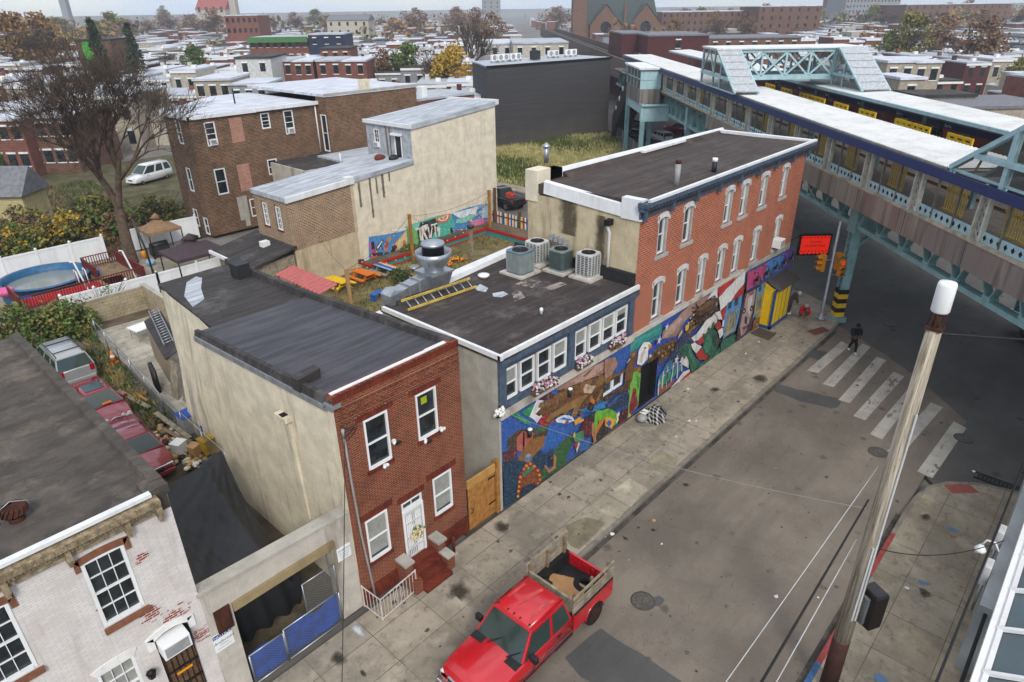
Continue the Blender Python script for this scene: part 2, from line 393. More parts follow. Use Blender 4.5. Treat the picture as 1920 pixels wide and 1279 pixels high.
M['chainlink_fine']=mesh_alpha('fine chain link','#8b8d8e',.12,.2)
M['tarp_black']=plain('black tarpaulin','#222224',.6,var=.2,vs=2,spec=.4)
M['tarp_blue']=plain('blue tarpaulin','#1b4aa0',.5,var=.25,vs=3)
M['pigment']=pigment('mural paint')
M['rust']=plain('rusty iron','#4a2a1e',.8,.3,var=.3)
M['leaf_green']=plain('green leaves','#53652a',.8,var=.4,vs=1.2)
M['leaf_dark']=plain('dark leaves','#34402a',.85,var=.4,vs=1.2)
M['leaf_yellow']=plain('yellow autumn leaves','#a5862a',.8,var=.35,vs=1.5)
M['leaf_orange']=plain('orange autumn leaves','#85643a',.8,var=.35,vs=1.5)
M['leaf_brown']=plain('brown autumn leaves','#765a40',.85,var=.35,vs=1.5)
M['leaf_olive']=plain('olive leaves','#716d36',.8,var=.35,vs=1.2)
M['bark']=plain('bark','#5a4a3c',.95,var=.35,vs=3)
M['twig']=plain('bare twigs','#51453b',.95,var=.3,vs=2)
M['grass_dry']=plain('dry grass','#8c7c47',.9,var=.3,vs=1)
M['grass_green']=plain('green grass','#4c5a26',.9,var=.3,vs=1)
for nm,c in dict(red='#9e2018',yellow='#d8ac1e',orange='#c96a1c',blue='#24569c',teal='#3f7f7a',green='#2f6a3c',pinkroof='#a85a55',purple='#5a3a8a',white='#dcdad4',black='#161616',amber='#d98a1c',grey='#8d8d8b',cream='#c9b78f',tan='#a9845a',maroon='#5e2420',navy='#1d2c56',pink='#c9568a',lightblue='#7fa6c4',silver='#b4b4b2').items():
 M['c_'+nm]=plain('painted '+nm,c,.6,var=.12,vs=3)
M['silver_paint']=gloss('silver car paint','#9a9b9a',.3,.5,.3,.5)
M['maroon_paint']=gloss('maroon car paint','#872a33',.2,.5,.1,.6)
M['red_paint']=gloss('red truck paint','#b20f1c',.25,.5,.0,.6)
M['black_paint']=gloss('black car paint','#121213',.2,.5,0,.6)
M['white_carpaint']=gloss('white car paint','#c9c9c9',.25,.5,0,.5)
M['car_glass']=gloss('car glass','#2b3834',.05,.6)
M['chrome']=gloss('chrome','#c4c4c4',.12,.5,1.0)
M['plastic_black']=plain('black plastic','#1e1e1f',.5)
M['lamp_red']=gloss('red lens','#8a1010',.2)
M['lamp_clear']=gloss('clear lens','#c9c9c2',.12)
EA=atan2(.700,.714)
E0=Vector((41.6,11.3,0))
def EP(s,t,z=0.0):return(E0.x+s*cos(EA)+t*sin(EA),E0.y+s*sin(EA)-t*cos(EA),z)
g=MB();g.quad((-4000,-4000,-.30),(6000,-4000,-.30),(6000,6000,-.30),(-4000,6000,-.30))
structure('ground',g,M['city'])
g=MB();g.prism([EP(-60,-3.4)[:2],EP(4,-3.4)[:2],EP(4,-1.5)[:2],EP(260,-1.5)[:2],EP(260,15)[:2],EP(-60,15)[:2]],-.29,-.128)
structure('cross_street_road',g,M['asphalt_dark'])
g=MB();g.prism([(-30,2.65),(28.6,2.65),(33.6,2.3),(36.4,4.9),(38.2,7.1),(39.3,8.7),(40.4,10.4),(-30,10.4)],-.29,-.120)
structure('street_road',g,M['asphalt'])
g=MB();g.prism([(44.2,9),(52.2,9),(52.2,160),(44.2,160)],-.29,-.124)
structure('side_street_road',g,M['asphalt_dark'])
def arc(cx,cy,r,a0,a1,n=8):return[(cx+r*cos(radians(a0+(a1-a0)*i/n)),cy+r*sin(radians(a0+(a1-a0)*i/n)))for i in range(n+1)]
north=[(-30,10.55),(39.6,10.55)]+[(40.6,10.68),(41.5,11.0),(42.4,11.6),(43.2,12.6),(43.8,13.8),(44.05,15.2)]+[(44.05,60),(41.0,60),(41.0,40.0),(40.5,20),(40.5,14.1),(-30,14.1)]
g=MB();g.prism(north,-.28,0.0);structure('pavement_north',g,M['walk'])
kn=[(-30,10.4),(39.6,10.4)]+[(40.65,10.53),(41.6,10.86),(42.52,11.5),(43.33,12.52),(43.95,13.76),(44.2,15.2),(44.2,60)]
ki=[(44.05,60),(44.05,15.2),(43.8,13.8),(43.2,12.6),(42.4,11.6),(41.5,11.0),(40.6,10.68),(39.6,10.55),(-30,10.55)]
g=MB();g.prism(kn+ki,-.28,.004);structure('kerb_north',g,M['kerb'])
south=[(-30,2.5),(24.6,2.5),(25.9,2.45),(27.0,2.2),(27.75,1.75),(28.35,1.0),(28.7,.2),(28.95,-.6),(27.5,-3),(14.0,-14),(-30,-14)]
g=MB();g.prism(south,-.28,0.0);structure('pavement_south',g,M['walk2'])
ks_o=[(-30,2.65),(24.65,2.65),(25.95,2.6),(27.1,2.34),(27.88,1.85),(28.5,1.05),(28.86,.22),(29.1,-.6)]
ks_i=[(28.95,-.6),(28.7,.2),(28.35,1.0),(27.75,1.75),(27.0,2.2),(25.9,2.45),(24.6,2.5),(-30,2.5)]
g=MB();g.prism(ks_o+ks_i,-.28,.004);structure('kerb_south',g,M['kerb'])
for x0,x1,c in((12,15.9,'blue'),(15.9,18.0,'red'),(18.0,19.2,'grey'),(19.2,20.4,'blue'),(20.4,23.2,'red')):
 g=MB();g.box(x0,x1,2.49,2.656,-.1,.008);structure('kerb_paint',g,plain('kerb paint '+c,dict(blue='#3d5f86',red='#8a3d3c',grey='#77736a')[c],.8,var=.2,vs=4,dirt=.7))
g=MB();g.prism([(52.2,24),(54,24),(54,140),(52.2,140)],-.28,0.0);structure('pavement_east',g,M['walk'])
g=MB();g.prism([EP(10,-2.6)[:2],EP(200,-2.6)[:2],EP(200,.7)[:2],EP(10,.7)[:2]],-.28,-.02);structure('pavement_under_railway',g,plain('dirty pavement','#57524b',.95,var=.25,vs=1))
g=MB();g.prism([(-12,27),(8.6,27),(8.6,47.4),(-12,47.4)],-.29,-.012);g.prism([(3.6,14.6),(8.1,14.6),(8.6,27),(3.6,27)],-.29,-.012)
structure('junk_yard_ground',g,plain('yard dirt','#5b5240',.95,var=.35,vs=.9,bump=.7))
g=MB();g.prism([(8.75,24),(13.4,24),(13.4,45.2),(9.6,45.2)],-.29,-.006);structure('block_yard_slab',g,concrete('yard slab','#a39c8e',1.6,1.9,.015))
g=MB();g.prism([(9.7,44.05),(12.9,43.9),(12.75,41.2),(13.4,41.0),(13.4,45.25),(9.6,45.25)],-.1,.004);structure('yard_soil',g,M['earth'])
g=MB();g.prism([(-14,47.4),(22,47.4),(22,58.2),(-14,58.2)],-.29,-.004);structure('pool_yard_ground',g,concrete('patio','#8f8777',2,2,.01))
g=MB();g.prism([(-40,58.4),(44,58.4),(44,98),(-40,98)],-.29,-.008);structure('back_lot_ground',g,plain('leafy ground','#4e4a30',.95,var=.4,vs=.5,bump=.6))
g=MB();g.prism([(14.5,20),(41.2,20),(41.2,40.4),(14.5,40.6)],-.29,-.002);structure('garden_ground',g,M['grass_base'])
g=MB();g.prism([(12.8,14.4),(14.5,14.4),(14.5,40),(12.8,40)],-.29,-.006);structure('alley_ground',g,M['earth'])
LOT=[(54,26),(60,31),EP(30,-2.7)[:2],EP(67.5,-2.8)[:2],(72.2,70.6),(60,76),(54,78)]
g=MB();g.prism(LOT,-.29,.02);structure('vacant_lot_ground',g,plain('lot soil','#7f7a4e',.95,var=.35,vs=.5,bump=.8))
g=MB();g.quad((-30,10.2,-.117),(39.5,10.2,-.117),(39.7,10.4,-.117),(-30,10.4,-.117));g.quad((-30,2.65,-.117),(24.6,2.65,-.117),(24.6,2.85,-.117),(-30,2.85,-.117));structure('gutter',g,plain('dirty gutter','#47423b',.95,var=.45,vs=1.5))
M['stripe']=None
def worn_paint(name,col,th=.6,w_=.05):
 n=NT(name);c=n.coord()
 a=n.ramp(n.math('ADD',n.noise(n.coord((.35,1,1)),2.6,8,.75),n.math('MULTIPLY',n.noise(c,18,3),.18)),th,th+w_,1,0)
 n.l.new(a,n.b.inputs['Alpha'])
 return n.done(n.mix(n.ramp(n.noise(c,1.5,4),.3,.7),hx(col,.85),hx(col,1.1)),.85)
def soft_stain(name,col,k=.8):
 n=NT(name);tc=n.node('ShaderNodeTexCoord');g_=n.node('ShaderNodeVectorMath',{0:tc.outputs['Generated'],1:(.5,.5,.5)},operation='SUBTRACT');s=n.node('ShaderNodeSeparateXYZ',{0:g_.outputs[0]})
 r=n.math('SQRT',n.math('ADD',n.math('MULTIPLY',s.outputs[0],s.outputs[0]),n.math('MULTIPLY',s.outputs[1],s.outputs[1])));q=n.math('ADD',r,n.math('MULTIPLY',n.noise(n.coord(),3.5,6,.7),.34))
 n.l.new(n.ramp(q,.3,.56,k,0),n.b.inputs['Alpha']);return n.done(hx(col),.9)
M['stripe']=worn_paint('crossing paint','#a19c91',.72,.06)
for a,b,c,d in(((33.56,9.74),(33.66,9.19),(38.11,9.03),(38.37,9.57)),((32.69,8.58),(32.74,8.04),(38.68,8.08),(38.87,8.58)),((31.63,7.42),(31.68,6.9),(37.56,6.92),(37.68,7.45)),((30.61,6.38),(30.59,5.84),(36.29,5.67),(36.48,6.24)),((29.54,5.31),(29.46,4.77),(35.65,4.65),(35.86,5.15)),((28.66,4.33),(28.57,3.79),(34.24,3.42),(34.33,3.97)),((27.97,2.96),(27.88,2.37),(32.95,2.17),(33.22,2.74))):
 g=MB();g.quad((*a,-.1155),(*b,-.1155),(*c,-.1155),(*d,-.1155));structure('crosswalk_stripe',g,M['stripe'])
def blob(pts,z,name,m,n=3,j=.06):
 r=random.Random(len(pts)*7+int(pts[0][0]*10));out=[]
 for i,p in enumerate(pts):
  q=pts[(i+1)%len(pts)];k=max(2,int(math.dist(p,q)/.4))
  for t in range(k):out.append((p[0]+(q[0]-p[0])*t/k+r.uniform(-j,j),p[1]+(q[1]-p[1])*t/k+r.uniform(-j,j)))
 g=MB();g.add([(*p,z)for p in out],[tuple(range(len(out)))]);return structure(name,g,m,fix=False)
blob(U('1264 815 1274 673 1268 532 1150 575 1084 761 1111 833'),-.1163,'road_patch',M['patch'])
blob(U('3112 1037 3154 848 3183 737 3104 714 3060 736 3025 878 3038 1019'),-.1163,'road_patch',M['patch'])
blob(U('3519 1043 3629 1040 3645 972 3611 938 3514 953'),-.1163,'road_patch',M['patch'],j=.03)
blob(U('1481 765 1507 745 1499 720 1463 719 1446 738'),-.1163,'road_patch',M['patch'],j=.05)
blob(U('3564 1394 3681 1385 3663 1269 3542 1268'),.003,'pavement_plate',plain('dark iron plate','#4c4439',.8,var=.2),j=.01)
blob(U('1808 1170 1944 1159 1936 1064 1801 1058'),.003,'pavement_patch',concrete('pale slab','#b0a691',9,9),j=.02)
blob(U('1707 1175 1791 1177 1795 1059 1713 1054 1698 1104'),.0032,'pavement_patch',concrete('pebbly slab','#a79d88',9,9),j=.04)
blob(U('1547 1180 1641 1151 1659 1076 1586 1072 1481 1067 1482 1116'),.003,'pavement_patch',concrete('dark slab','#7d745f',9,9),j=.04)
blob(U('2080 1168 2205 1173 2191 1072 2088 1050'),.003,'pavement_patch',concrete('buff slab','#8d846e',9,9),j=.02)
blob(U('2751 193 2828 120 2793 71 2716 152'),.003,'curb_ramp',plain('brick red tactile paving','#8a4a42',.9,var=.15,vs=6),j=.0)
blob(U('3819 1154 3938 1103 3912 1047 3787 1094'),.003,'curb_ramp',plain('faded red tactile paving','#6b4034',.9,var=.15,vs=6),j=.0)
rs=random.Random(8);sp=MB()
for i in range(330):
 x=rs.uniform(6,38);y=rs.uniform(2.9,10.1)if i%3 else rs.uniform(10.7,14.0);r_=rs.choice((.02,.02,.03,.03,.05,.05,.09));z=-.1142 if y<10.2 else .0062;sp.add([(x+r_*rs.uniform(.6,1.5)*cos(a),y+r_*rs.uniform(.6,1.2)*sin(a),z)for a in(0,.9,1.8,2.7,3.6,4.5,5.4)],[tuple(range(7))])
tag(sp.build('dark_spots',plain('gum and oil spots','#514b44',.9,var=.3),fix=False),kind='stuff')
stain=soft_stain('dark stain','#332e27',.75);stain_w=soft_stain('spilt white paint','#b9bdbd',.95)
for pts in(U('1049 1315 1100 1303 1114 1226 1096 1177 1039 1175 1040 1239 1001 1249'),U('626 1378 669 1357 656 1296 605 1318'),U('656 1256 677 1239 663 1220 648 1231'),U('1367 1403 1420 1399 1419 1355 1343 1291 1337 1340'),U('653 1494 710 1476 710 1431 647 1425'),U('3081 1167 3163 1117 3056 1048 3020 1089'),U('2821 1275 2877 1252 2867 1203 2795 1225'),U('2102 134 2122 103 2093 76 2063 100'),U('2476 217 2543 187 2500 168 2457 194')):
 blob(pts,.0045,'pavement_stain',stain,j=.08)
for pts in(U('2075 994 2099 961 2072 953 2058 975'),U('1760 946 1773 925 1756 917 1746 934'),U('1657 1002 1665 972 1652 960 1643 981'),U('1735 989 1744 974 1727 966 1722 977'),U('1332 523 1339 511 1328 507 1323 516'),U('1456 682 1461 673 1453 670 1448 677')):
 blob(pts,-.1158,'road_stain',stain,j=.02)
blob(U('724 1415 759 1399 749 1357 751 1325 733 1322 737 1355 720 1388'),.0045,'paint_spill',stain_w,j=.05)
for pts in(U('2489 126 2501 80 2481 76 2472 113'),U('2136 127 2149 85 2136 82 2123 119'),U('1662 127 1673 108 1663 84 1633 115')):
 blob(pts,.0045,'paint_mark',worn_paint('blue marking paint','#4f7090'),j=.03)
blob(U('2444 102 2455 79 2430 82 2428 95'),.0045,'paint_mark',worn_paint('red marking paint','#8a4a45'),j=.03)
def win(parent,T,u0,u1,v0,v1,d=.0,fw=.07,rail=True,mun=(0,0),blind=0.0,frame='white_vinyl',name='window',rec=.0,pane='glass',label=None,side=False):
 """sash window standing in plane T: frame proud by d, pane behind it"""
 f=MB();dp=d+.04
 pbox(f,T,u0,u0+fw,v0,v1,d-.08,dp);pbox(f,T,u1-fw,u1,v0,v1,d-.08,dp)
 pbox(f,T,u0+fw,u1-fw,v1-fw,v1,d-.08,dp);pbox(f,T,u0+fw,u1-fw,v0,v0+fw*1.15,d-.08,dp+.02)
 vm=(v0+v1)/2;fi=fw*.55
 if rail:pbox(f,T,u0+fw,u1-fw,vm-fi*.5,vm+fi*.5,d-.08,dp-.012)
 for hv0,hv1 in(((v0+fw,vm-fi*.5),(vm+fi*.5,v1-fw))if rail else((v0+fw,v1-fw),)):
  for i in range(1,mun[0]):
   u=u0+fw+(u1-u0-2*fw)*i/mun[0];pbox(f,T,u-.008,u+.008,hv0,hv1,d-.06,dp-.03)
  for j in range(1,mun[1]):
   v=hv0+(hv1-hv0)*j/mun[1];pbox(f,T,u0+fw,u1-fw,v-.008,v+.008,d-.055,dp-.032)
 w=f.build(name,M[frame],parent)
 if label:w['label']=label
 p=MB();p.quad(T(u0+fw*.5,v0+fw*.5,d-.035),T(u1-fw*.5,v0+fw*.5,d-.035),T(u1-fw*.5,v1-fw*.5,d-.035),T(u0+fw*.5,v1-fw*.5,d-.035))
 p.build('pane',M[pane],w)
 if blind>0:
  b=MB();b.quad(T(u0+fw,v1-fw-(v1-v0-2*fw)*blind,d-.025),T(u1-fw,v1-fw-(v1-v0-2*fw)*blind,d-.025),T(u1-fw,v1-fw,d-.025),T(u0+fw,v1-fw,d-.025))
  b.build('blind',M['glass_blind'],w)
 return w
def add_part(parent,name,mb,m,**k):return mb.build(name,M[m]if isinstance(m,str)else m,parent,**k)
def add_split(parent,name,mb,m,**k):
 """each loose piece of mb becomes a part of its own"""
 par=list(range(len(mb.v)))
 def fd(i):
  while par[i]!=i:par[i]=par[par[i]];i=par[i]
  return i
 for f in mb.f:
  for i in f[1:]:par[fd(i)]=fd(f[0])
 gr={}
 for fi,f in enumerate(mb.f):gr.setdefault(fd(f[0]),[]).append(fi)
 out=[]
 for fl in gr.values():
  idx={};q=MB()
  for fi in fl:
   for i in mb.f[fi]:
    if i not in idx:idx[i]=len(q.v);q.v.append(mb.v[i])
   q.f.append([idx[i]for i in mb.f[fi]]);q.mi.append(mb.mi[fi]);q.sm.append(mb.sm[fi])
  out.append(add_part(parent,name,q,m,**k))
 return out
def window_ac(parent,T,u0,u1,v0,v1,d0=0,d1=.35):
 a=MB();pbox(a,T,u0,u1,v0,v1,d0,d1);o=add_part(parent,'air_conditioner',a,'white_vinyl',bevel=.015)
 g=MB();pbox(g,T,u0+.05,u1-.05,v0+.05,v1-.06,d1,d1+.006);add_part(o,'grille',g,'c_grey')
 return o
n=NT('flaking white painted brick');uv=n.uvwall()
b=n.node('ShaderNodeTexBrick',{'Vector':uv,'Color1':hx('#c5c0ba'),'Color2':hx('#d0cbc5'),'Mortar':hx('#b9b0aa'),'Scale':1.0,'Mortar Size':.008,'Mortar Smooth':.4,'Bias':0.0,'Brick Width':.21,'Row Height':.07})
rb=n.node('ShaderNodeTexBrick',{'Vector':uv,'Color1':hx('#7d3427'),'Color2':hx('#8c4030'),'Mortar':hx('#c5c0ba'),'Scale':1.0,'Mortar Size':.010,'Mortar Smooth':.2,'Bias':0.0,'Brick Width':.21,'Row Height':.07})
c=n.coord();cell=n.node('ShaderNodeTexVoronoi',{'Vector':n.coord((4.7,4.7,14)),'Scale':1.0,'Randomness':.3})
ss=n.node('ShaderNodeSeparateXYZ',{0:c})
def spot(u,v,r):
 du=n.math('SUBTRACT',ss.outputs[0],u);dv=n.math('MULTIPLY',n.math('SUBTRACT',ss.outputs[2],v),1.2)
 return n.ramp(n.math('SQRT',n.math('ADD',n.math('MULTIPLY',du,du),n.math('MULTIPLY',dv,dv))),0,r,1,0)
fl=spot(2.92,4.45,.75)
for q in((1.2,4.4,.5),(1.75,4.0,.5),(2.6,5.9,.3),(1.45,6.1,.3),(.5,5.3,.35),(3.3,2.3,.5),(2.2,2.9,.45),(3.0,3.9,.5)):
 fl=n.math('MAXIMUM',fl,n.math('MULTIPLY',spot(*q),.8))
rnd=n.node('ShaderNodeSeparateColor',{0:cell.outputs['Color']}).outputs[0]
mask=n.ramp(n.math('ADD',n.math('ADD',n.math('MULTIPLY',fl,.75),n.math('MULTIPLY',rnd,.35)),n.math('MULTIPLY',n.noise(c,4,4),.3)),.61,.67)
o=n.mix(n.ramp(n.noise(c,1.3,6,.7),.4,.7,0,.4),b.outputs['Color'],hx('#b3a69e'))
o=n.mix(n.ramp(n.noise(n.coord((1,1,.2)),2.2,5),.55,.8,0,.4),o,hx('#928d86'))
o=n.mix(mask,o,rb.outputs['Color'])
M['white_brick']=n.done(o,.9,0,.2,n.math('ADD',b.outputs['Fac'],n.math('MULTIPLY',n.noise(c,18,4),-.5)),-.5,.012)
M['lintel_brown']=plain('brown masonry paint','#7a4f3a',.85,var=.15,vs=5,dirt=.3)
A=thing('white_brick_house','flaking white painted brick rowhouse with a dark patchy roof, nearest on the left','house',(1.2,14.4,0))
TA=Plane('S',14.4,(1.2,14.4,0));OA=(1.2,14.4,0)
w=MB();wall_holes(w,TA,-1.15,3.55,0,7.05,[(1.50,2.39,4.80,6.74),(-.74,.15,4.80,6.74),(2.32,3.16,0,3.66),(1.0,1.82,1.9,3.6)],.16)
T2=Plane('E',3.55,OA);wall_holes(w,T2,14.4,26.9,0,7.45,[]);T3=Plane('N',26.9,OA);wall_holes(w,T3,-1.15,3.55,0,7.3,[])
T4=Plane('W',-1.15,OA);wall_holes(w,T4,14.4,26.9,0,7.45,[])
add_part(A,'wall',w,'white_brick')
r=MB();r.hexa([TA(-1.15,7.05),TA(3.55,7.05),Plane('S',26.9,OA)(3.55,6.9),Plane('S',26.9,OA)(-1.15,6.9)],[TA(-1.15,7.62),TA(3.5,7.62),Plane('S',26.9,OA)(3.5,7.5),Plane('S',26.9,OA)(-1.15,7.5)])
add_part(A,'roof',r,'roof_worn')
r=MB();E2=lambda x,y,z:(x-OA[0],y-OA[1],z-OA[2])
r.hexa([E2(3.3,14.7,7.6),E2(3.62,14.7,7.6),E2(3.68,26.9,7.45),E2(3.36,26.9,7.45)],[E2(3.36,14.7,7.74),E2(3.62,14.7,7.74),E2(3.68,26.9,7.6),E2(3.42,26.9,7.6)])
r.box(3.1-OA[0],3.62-OA[0],-.02,.5,7.5,7.72);add_part(A,'parapet',r,'roof_worn')
f=MB();pbox(f,TA,-1.2,3.2,7.64,7.73,.0,.16);add_part(A,'roof_flashing',f,'flash_white')
cn=MB();pbox(cn,TA,-1.2,3.3,7.42,7.58,.0,.30);pbox(cn,TA,-1.2,3.3,7.24,7.42,0,.16);pbox(cn,TA,-1.2,3.3,7.10,7.20,0,.1)
for i in range(62):pbox(cn,TA,-1.15+i*.072,-1.15+i*.072+.04,7.33,7.41,.16,.23)
for u in(.15,1.3,2.5,3.2):
 pbox(cn,TA,u,u+.12,6.98,7.36,.0,.2);pbox(cn,TA,u+.02,u+.10,6.86,6.98,.0,.14)
M['cornice_wood']=plain('weathered carved cornice','#8c7c62',.9,var=.35,vs=7,dirt=.9)
add_part(A,'cornice',cn,M['cornice_wood'])
def arch_lintel(T,u0,u1,v0,v1,rise,leg,d=.03,dep=.03,n=8):
 """segmental hood: outer top curve, inner curve, two short legs"""
 m=MB();out,inn=[],[]
 for i in range(n+1):
  t=i/n;u=u0+(u1-u0)*t;k=1-(2*t-1)**2
  out.append((u,v1-rise+rise*k));ui=u0+leg+(u1-u0-2*leg)*t;inn.append((ui,v0+rise*k*.8))
 for i in range(n):
  a,b,c2,d2=inn[i],inn[i+1],out[i+1],out[i]
  m.add([T(*a,-dep),T(*b,-dep),T(*c2,-dep),T(*d2,-dep),T(*a,d),T(*b,d),T(*c2,d),T(*d2,d)],[(4,5,6,7),(0,1,5,4),(2,3,7,6),(1,2,6,5),(3,0,4,7)])
 return m
for(u0,u1)in((1.50,2.39),(-.74,.15)):
 m=arch_lintel(TA,u0-.12,u1+.14,6.70,6.92,.05,.11);pbox(m,TA,u0-.12,u0-.01,6.55,6.86,-.03,.03);pbox(m,TA,u1+.02,u1+.14,6.52,6.86,-.03,.03)
 add_part(A,'lintel',m,M['lintel_brown'])
 m=MB();pbox(m,TA,u0-.03,u1+.08,4.60,4.74,-.05,.09);add_part(A,'sill',m,M['lintel_brown'])
 win(A,TA,u0,u1,4.80,6.74,-.02,.075,True,(3,2))
win(A,TA,1.0,1.82,1.9,3.6,-.04,.07,True,(3,2),pane='glass_blind')
m=arch_lintel(TA,.9,1.92,3.55,3.82,.08,.1);add_part(A,'lintel',m,'white_paint')
m=arch_lintel(TA,2.12,3.30,3.60,3.90,.16,.18,.05);pbox(m,TA,2.12,2.30,3.36,3.72,-.03,.05);pbox(m,TA,3.14,3.30,3.36,3.72,-.03,.05)
add_part(A,'door_hood',m,'white_paint')
m=MB();pbox(m,TA,2.36,3.12,.1,3.1,-.15,-.08);d=add_part(A,'door',m,'wood_brown')
m=MB()
for i in range(6):pbox(m,TA,2.38+i*.135,2.40+i*.135,.2,3.05,-.08,-.055)
for v in(.2,1.6,2.2,3.02):pbox(m,TA,2.36,3.12,v,v+.06,-.08,-.05)
add_part(d,'security_grille',m,'black_metal')
m=MB();pbox(m,TA,2.55,2.95,2.05,2.13,-.05,-.04);add_part(d,'notice',m,'c_amber')
window_ac(A,TA,2.34,3.02,3.14,3.56,-.1,.38)
m=MB();m.lathe([(.03,0),(.09,.02),(.11,.16),(.13,.18),(.03,.27)],TA(2.0,2.7,.16),6);pbox(m,TA,1.97,2.03,2.75,2.80,0,.16)
add_part(A,'wall_lantern',m,'black_metal')
t=thing('turbine_vent','rusty round turbine vent on the white brick house roof','roof vent',(0.919,15.725)+(7.55,))
m=MB();m.lathe([(.16,0),(.16,.18)],n=16);add_part(t,'collar',m,'rust')
m=MB()
for i in range(16):
 a=2*pi*i/16;pts=[(.12*cos(a),.12*sin(a),.16),(.27*cos(a+.25),.27*sin(a+.25),.28),(.24*cos(a+.5),.24*sin(a+.5),.42),(.06*cos(a+.6),.06*sin(a+.6),.50)]
 for j in range(3):
  p,q=Vector(pts[j]),Vector(pts[j+1]);k=Vector((-sin(a),cos(a),0))*.045
  m.quad(p-k,p+k,q+k,q-k)
m.lathe([(.10,.17),(.2,.3),(.18,.4),(.05,.47)],n=16);add_part(t,'turbine_head',m,'rust',fix=False)
m=MB();m.path([(-.3,0,.1),(-.29,0,.42),(0,0,.56),(.29,0,.42),(.3,0,.1)],.012);add_part(t,'bracket',m,'galv')
cp=thing('carport_wall','old concrete front wall with a wide gated opening beside the white brick house','wall',(5.8,14.4,0));OC=(5.8,14.4,0)
TC=Plane('S',14.4,OC);m=MB()
pbox(m,TC,3.55,4.25,0,4.1,-.3,0);pbox(m,TC,7.33,8.1,0,3.9,-.3,0)
m.hexa([TC(4.25,3.02),TC(7.33,2.95),TC(7.33,2.95,-.3),TC(4.25,3.02,-.3)],[TC(4.25,4.1),TC(7.33,3.92),TC(7.33,3.92,-.3),TC(4.25,4.1,-.3)])
wl_=add_part(cp,'wall',m,'concrete_wall')
m=MB();pbox(m,TC,4.25,7.42,3.05,3.32,0,.1);add_part(cp,'beam',m,stucco('stained beam','#8d7c5c','#5a4a32',amt=.7))
m=MB();m.hexa([TC(3.5,4.1,-.36),TC(8.1,3.9,-.36),TC(8.1,3.9,.07),TC(3.5,4.1,.07)][::-1],[TC(3.5,4.2,-.36),TC(8.1,4.0,-.36),TC(8.1,4.0,.07),TC(3.5,4.2,.07)][::-1]);add_part(cp,'coping',m,'stucco_grey')
m=MB();pbox(m,TC,3.75,4.18,2.55,3.35,.0,.05);pbox(m,TC,3.86,4.1,2.75,3.2,.05,.12);add_part(cp,'meter_box',m,'rust')
gt=thing('chain_link_gate','chain link gate backed with blue tarpaulin in the carport opening','gate',(5.8,14.3,0));OG=(5.8,14.3,0);TG=Plane('S',14.3,OG)
m=MB()
for u0,u1,h in((4.3,5.35,1.25),(5.38,7.28,1.35)):
 for(a,b2)in(((u0,.1),(u1,.1)),((u1,.1),(u1,h)),((u1,h),(u0,h)),((u0,h),(u0,.1))):m.tube(TG(*a),TG(*b2),.025)
m.tube(TG(6.2,1.35),TG(6.2,2.5),.02);m.tube(TG(6.2,2.5),TG(7.28,2.5),.02);m.tube(TG(7.28,1.35),TG(7.28,2.5),.02);add_part(gt,'gate_frame',m,'galv')
m=MB();m.quad(TG(4.3,.1),TG(7.28,.1),TG(7.28,1.3),TG(4.3,1.25));m.quad(TG(6.2,1.35),TG(7.28,1.35),TG(7.28,2.5),TG(6.2,2.5));add_part(gt,'wire_mesh',m,'chainlink')
m=MB();nn=16
for i in range(nn):
 for j in range(4):
  P=lambda i,j:TG(4.32+2.92*i/nn,.12+(1.05+.12*sin(i*.9))*j/4,-.10-.09*noise.noise(Vector((i*.5,j*.9,2)))-.02*sin(i*1.7+j))
  m.quad(P(i,j),P(i+1,j),P(i+1,j+1),P(i,j+1),smooth=True)
add_part(gt,'tarpaulin',m,'tarp_blue');m=MB()
for i in range(20):
 for j in range(8):
  P=lambda i,j:TG(4.3+2.2*i/20,.7+2.25*j/8,-.55-.12*sin(i*1.1+j*.5)-.5*(1-j/8))
  m.quad(P(i,j),P(i+1,j),P(i+1,j+1),P(i,j+1),smooth=True)
add_part(gt,'black_sheet',m,'tarp_black')
for(nm,lab,u0,u1,v0,v1,lines)in(('notice_sign','white parking notice sign with blue heading beside the dark door',3.55,4.08,1.98,2.60,0),('notice_sign','white towing notice sign on the right pier of the carport',7.5,7.98,2.35,2.85,1)):
 o2=(u0,14.4,v0);T5=Plane('S',14.4,o2);s=thing(nm,lab,'sign',o2)
 m=MB();pbox(m,T5,u0,u1,v0,v1,.004,.02);add_part(s,'board',m,'white_vinyl')
 if lines==0:
  m=MB();pbox(m,T5,u0+.01,u1-.01,v1-.15,v1-.02,.02,.023);add_part(s,'heading_band',m,plain('sign blue','#1f3f78',.5))
  text_mesh('NOTICE',.13,M['white_vinyl'],T5,(u0+u1)/2,v1-.135,parent=s,d=.025)
  text_mesh('Anderson',.14,M['black_metal'],T5,(u0+u1)/2,v0+.27,parent=s,d=.022,shear=.3);text_mesh('TOWING',.06,M['black_metal'],T5,(u0+u1)/2,v0+.18,parent=s,d=.022)
  text_mesh('PRIVATE PROPERTY',.045,M['black_metal'],T5,(u0+u1)/2,v0+.08,parent=s,d=.022)
 else:
  text_mesh('Anderson',.11,M['black_metal'],T5,(u0+u1)/2,v1-.15,parent=s,d=.022,shear=.3)
  for k,tx in enumerate(('NO PARKING','TOW AWAY','24 HOURS')):text_mesh(tx,.06,M['black_metal'],T5,(u0+u1)/2,v1-.25-k*.09,parent=s,d=.022)
m=MB();nx,ny=54,50
c00,c10,c11,c01=Vector((3.72,14.75,3.75)),Vector((6.2,14.8,3.2)),Vector((7.35,21.3,3.15)),Vector((3.72,20.6,3.2))
